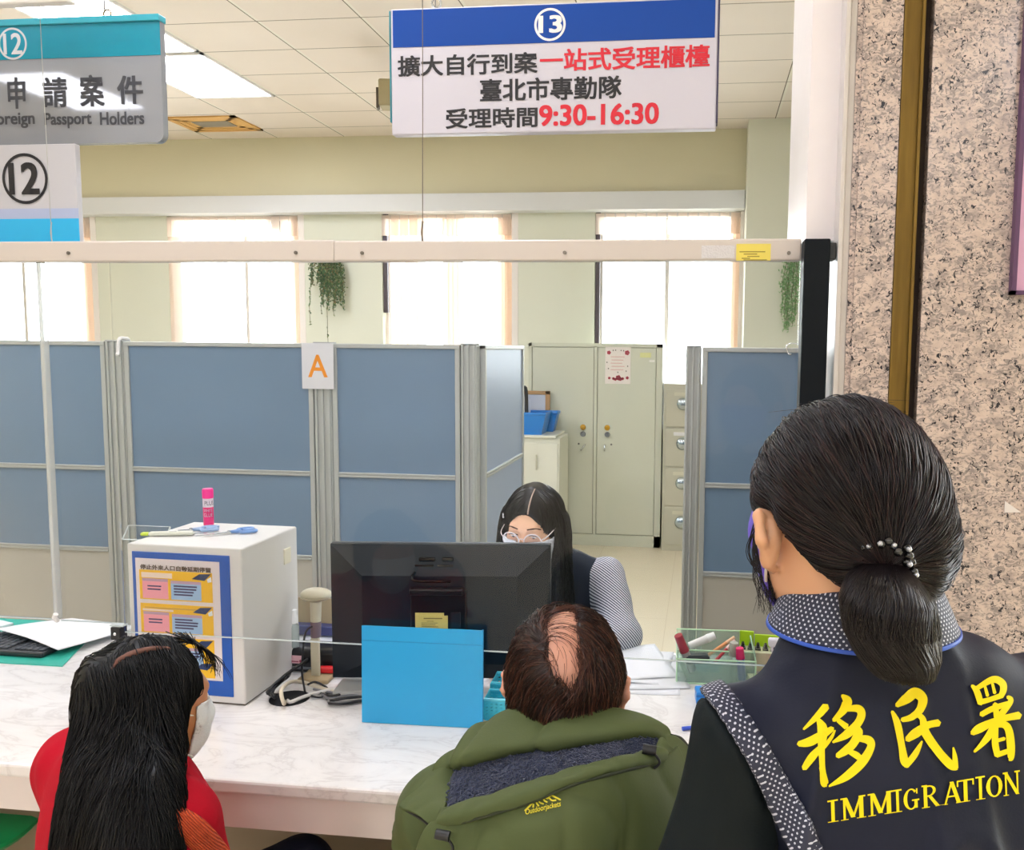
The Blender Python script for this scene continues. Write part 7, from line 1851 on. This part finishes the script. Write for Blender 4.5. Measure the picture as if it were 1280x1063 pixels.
# striped shirt
ST = mat('striped_shirt', '#d9dde4', 0.75); n = N(ST)
wv = n.new('ShaderNodeTexWave'); wv.wave_type = 'BANDS'; wv.bands_direction = 'X'; wv.inputs['Scale'].default_value = 1.0; 
at_ = n.new('ShaderNodeUVMap').outputs[0]; x, y, z = n.xyz(at_)
fr_ = n.m('FRACT', n.m('DIVIDE', y, 0.0066)); n.base(n.mix(n.m('LESS_THAN', fr_, 0.5), '#d5d8df', '#3f4657'))
j = Field((-0.36, -0.2, 0.62), (0.36, 0.34, 1.06), 0.005)
j.ell((0, -0.02, 0.78), (0.145, 0.11, 0.22), 0.03); j.cap((-0.125, -0.02, 0.925), (0.125, -0.02, 0.925), 0.056, 0.056, 0.05)
for sx in (-1, 1):
    P = [np.array((sx * a, b_, c_)) for a, b_, c_ in AJ]; P[2] = P[1] + (P[2] - P[1]) * 0.85; j.chain(P, [0.066, 0.056, 0.04], 0.035)
j.cap((0, 0, 0.96), (0, 0.02, 1.1), 0.048, 0.07, 0.01, 's'); j.noise(0.004, 36, 41)
so = j.build('shirt', ST, clk, 2)
def armuv(c):
    ax = np.abs(c[:, 0]); t_ = (ax - 0.12) * 0.5 + (0.93 - c[:, 2]) * 0.25 + 0.0 * c[:, 1]
    return np.stack([c[:, 2], (ax * 0.55 + c[:, 2] * 0.62 - c[:, 1] * 0.5)], 1)
add_uv(so, armuv)
v = Field((-0.25, -0.2, 0.56), (0.25, 0.2, 1.06), 0.005)
v.ell((0, -0.02, 0.77), (0.165, 0.125, 0.25), 0.03); v.cap((-0.15, -0.02, 0.925), (0.15, -0.02, 0.925), 0.066, 0.066, 0.06); v.cap((-0.06, -0.02, 0.965), (0.06, -0.02, 0.965), 0.042, 0.042, 0.05)
v.fn(lambda X, Y, Z: np.abs(X) - 0.202 - 0.12 * np.clip(Z - 0.90, -0.5, 0) * 0.3, 'i'); v.half((0, 0, 0.58), (0, 0, -1)); v.cap((0, 0.0, 0.98), (0, 0.05, 1.12), 0.05, 0.08, 0.01, 's'); v.noise(0.004, 30, 43)
VC = cloth_mat('clerk_vest', '#262e3d', '#1d2431', 0.6, scale=6)
v.build('vest', VC, clk, 2)
t = Field((-0.34, -0.2, 0.04), (0.34, 0.56, 0.64), 0.007); legs_seated(t, 0.075, grow=0.012); t.fn(lambda X, Y, Z: 0.09 - Z + 0 * X + 0 * Y); t.build('trousers', PANT, clk, 1)
shoes(clk, [(-0.115, 0.42), (0.115, 0.42)])
# face details
G = lambda x, y, z: hl + HR @ np.array((x, y, z))
EYW = mat('eye_white', '#e9e2df', 0.25); IRS = mat('iris_brown', '#2a1712', 0.15); LASH = mat('lash_dark', '#2a1d1b', 0.6); BRW = mat('brow_brown', '#4d2f25', 0.8)
for sx in (-1, 1):
    c = np.array((sx * 0.030, 0.0795, 0.0095))
    e = Field(G(*c) - 0.02, G(*c) + 0.02, 0.0012); e.ell(G(*c), (0.0125, 0.0128, 0.0045), 0, 'u', HR); e.build('eye', EYW, clk, 1)
    e = MB(); M4 = Matrix(HR.tolist()).to_4x4()
    e.sph(G(sx * 0.030, 0.0888, 0.0085), (0.0050, 0.0036, 0.0042), 14, M4); e.build('iris', IRS, clk, True)
    MB().tube([G(sx * 0.030 + dx, 0.0915 - 7.5 * dx * dx * 6 * 0.3, 0.0152 - 18 * dx * dx) for dx in (-0.014, -0.008, 0, 0.008, 0.014)], 0.0013, 6, sub=4).build('eyelid_line', LASH, clk, True)
    MB().tube([G(sx * 0.030 + dx, 0.0895 - 4 * dx * dx, 0.0035 + 14 * dx * dx) for dx in (-0.012, -0.006, 0, 0.006, 0.012)], 0.0007, 5, sub=3).build('lower_lid', mat('lid_pink', '#c98d76', 0.6), clk, True)
    MB().tube([G(sx * 0.014, 0.0955, 0.0330), G(sx * 0.026, 0.0935, 0.0358), G(sx * 0.038, 0.0865, 0.0355), G(sx * 0.050, 0.076, 0.029)], [0.0018, 0.0022, 0.0019, 0.0012], 6, sub=4).build('eyebrow', BRW, clk, True)
mask(clk, hl, HR, MW, zhi=-0.008, bulge=0.010)
# clear round glasses
GF = mat('glasses_frame', '#d9cfd0', 0.15, spec=0.8); GLS = glassy('lens', (0.98, 0.98, 0.985), 1.0)
gl = []
for sx in (-1, 1):
    ring = [G(sx * 0.0325 + 0.025 * math.cos(a), 0.1085 - abs(sx * 0.0325 + 0.025 * math.cos(a)) * 0.14, 0.002 + 0.0225 * math.sin(a)) for a in np.linspace(0, 6.283, 25)[:-1]]
    MB().tube(ring, 0.0016, 6, True).build('glasses_rim', GF, clk, True)
    b = MB(); b.quad(ring); b.build('lens', GLS, clk)
    MB().tube([G(sx * 0.0575, 0.100, 0.008), G(sx * 0.071, 0.08, 0.014), G(sx * 0.079, 0.01, 0.018)], 0.0015, 6, sub=4).build('glasses_temple', GF, clk, True)
MB().tube([G(-0.009, 0.106, 0.006), G(0, 0.109, 0.010), G(0.009, 0.106, 0.006)], 0.0014, 6, sub=4).build('glasses_bridge', GF, clk, True)
# hair
cap = Field(hl + np.array((-0.18, -0.16, -0.42)), hl + np.array((0.18, 0.17, 0.17)), 0.004)
cap.ell(G(0, -0.014, 0.031), (0.085, 0.106, 0.0965), 0, 'u', HR)
cap.ell(G(0, 0.095, -0.02), (0.056, 0.06, 0.094), 0.012, 's', HR)
cap.half(G(0, 0.04, -0.03), HR @ _n((0, 1.0, -0.75)))
for sx in (-1, 1):
    for q in range(8):
        t_ = q / 7; cap.ell(G(sx * 0.078, -0.01, 0.0) + np.array((sx * (0.004 + 0.010 * t_), 0.030 * t_, -0.30 * t_)), (0.024 + 0.014 * t_, 0.044, 0.05), 0.02)
for q in range(6):
    t_ = q / 5; cap.ell(G(0, -0.07, -0.02) + np.array((0, -0.02 * t_, -0.25 * t_)), (0.085, 0.045, 0.06), 0.02)
PX = -0.012
cap.chain([G(PX + 0.002, 0.078, 0.092), G(PX, 0.05, 0.122), G(PX, 0.0, 0.131)], [0.005, 0.0055, 0.004], 0.003, 's')
cap.noise(0.003, 46, 6, aniso=(2.0, 2.0, 0.25))
hm = cap.build('hair', HK, clk, 1)
ez_ = lambda y: G(PX, y, 0.031 + 0.0975 * math.sqrt(max(0, 1 - (PX / 0.085) ** 2 - ((y + 0.014) / 0.106) ** 2)))
MB().tube([ez_(y) for y in (0.080, 0.07, 0.055, 0.035, 0.01)], [0.0026, 0.0026, 0.0024, 0.002, 0.0012], 6, sub=3).build('parting', mat('scalp_pale', '#b39a8c', 0.6), clk, True)
def flc(p, nrm):
    d = (p - G(PX, 0, 0.1)) @ HR; v = np.zeros_like(p); top = np.clip((p[:, 2] - hl[2] - 0.05) / 0.07, 0, 1); v[:, 2] = -1
    return v + (np.sign(d[:, 0]) * top * 1.3)[:, None] * HR[:, 0][None] - top[:, None] * 0.3 * HR[:, 1][None]
comb('hair_strands', hm, 2600, 5, lambda c, nr: (c[:, 2] > hl[2] - 0.22).astype(float), flc, 0.016, 12, (-0.001, 0.005), 0.0009, 0.0005, HK, clk, jit=0.09)
hc = MB(); hc.tube([G(0.071, 0.056, 0.046), G(0.077, 0.042, 0.053)], 0.0024, 8); hc.build('hair_clip', mat('clip_silver', '#c9ccd2', 0.2, metal=0.8), clk, True)

# ------------------------------------------------------------------ seats
STM = mat('stool_grey', '#5f6468', 0.5); SGR = mat('stool_green', '#12a05c', 0.4)
def stool(loc, label, m, zt=0.40):
    r = thing('stool', label, 'stool', loc)
    MB().lathe([(0, zt - 0.03), (0.15, zt - 0.03), (0.165, zt - 0.015), (0.165, zt - 0.006), (0.15, zt), (0, zt)], seg=32).build('seat', m, r, auto=40)
    for a in range(4):
        c, s_ = math.cos(a * 1.5708 + 0.785), math.sin(a * 1.5708 + 0.785)
        MB().cyl((0.10 * c, 0.10 * s_, zt - 0.03), (0.16 * c, 0.16 * s_, 0.0), 0.012).build('leg', STEEL, r)
    return r
stool((MX, MY, 0), 'grey round stool under the man in the olive jacket', STM, 0.385)
stool((WX, WY2, 0), 'grey round stool under the woman in the red coat', STM, 0.385)
r = stool((CX, CY + 0.02, 0), 'grey round stool under the clerk behind the monitor', STM, 0.385)
q = on(8, 1036, 2, 0.45)
stool((q[0] - 0.12, q[1] + 0.0, 0), 'bright green round stool tucked under the counter at the left edge', SGR, 0.45)
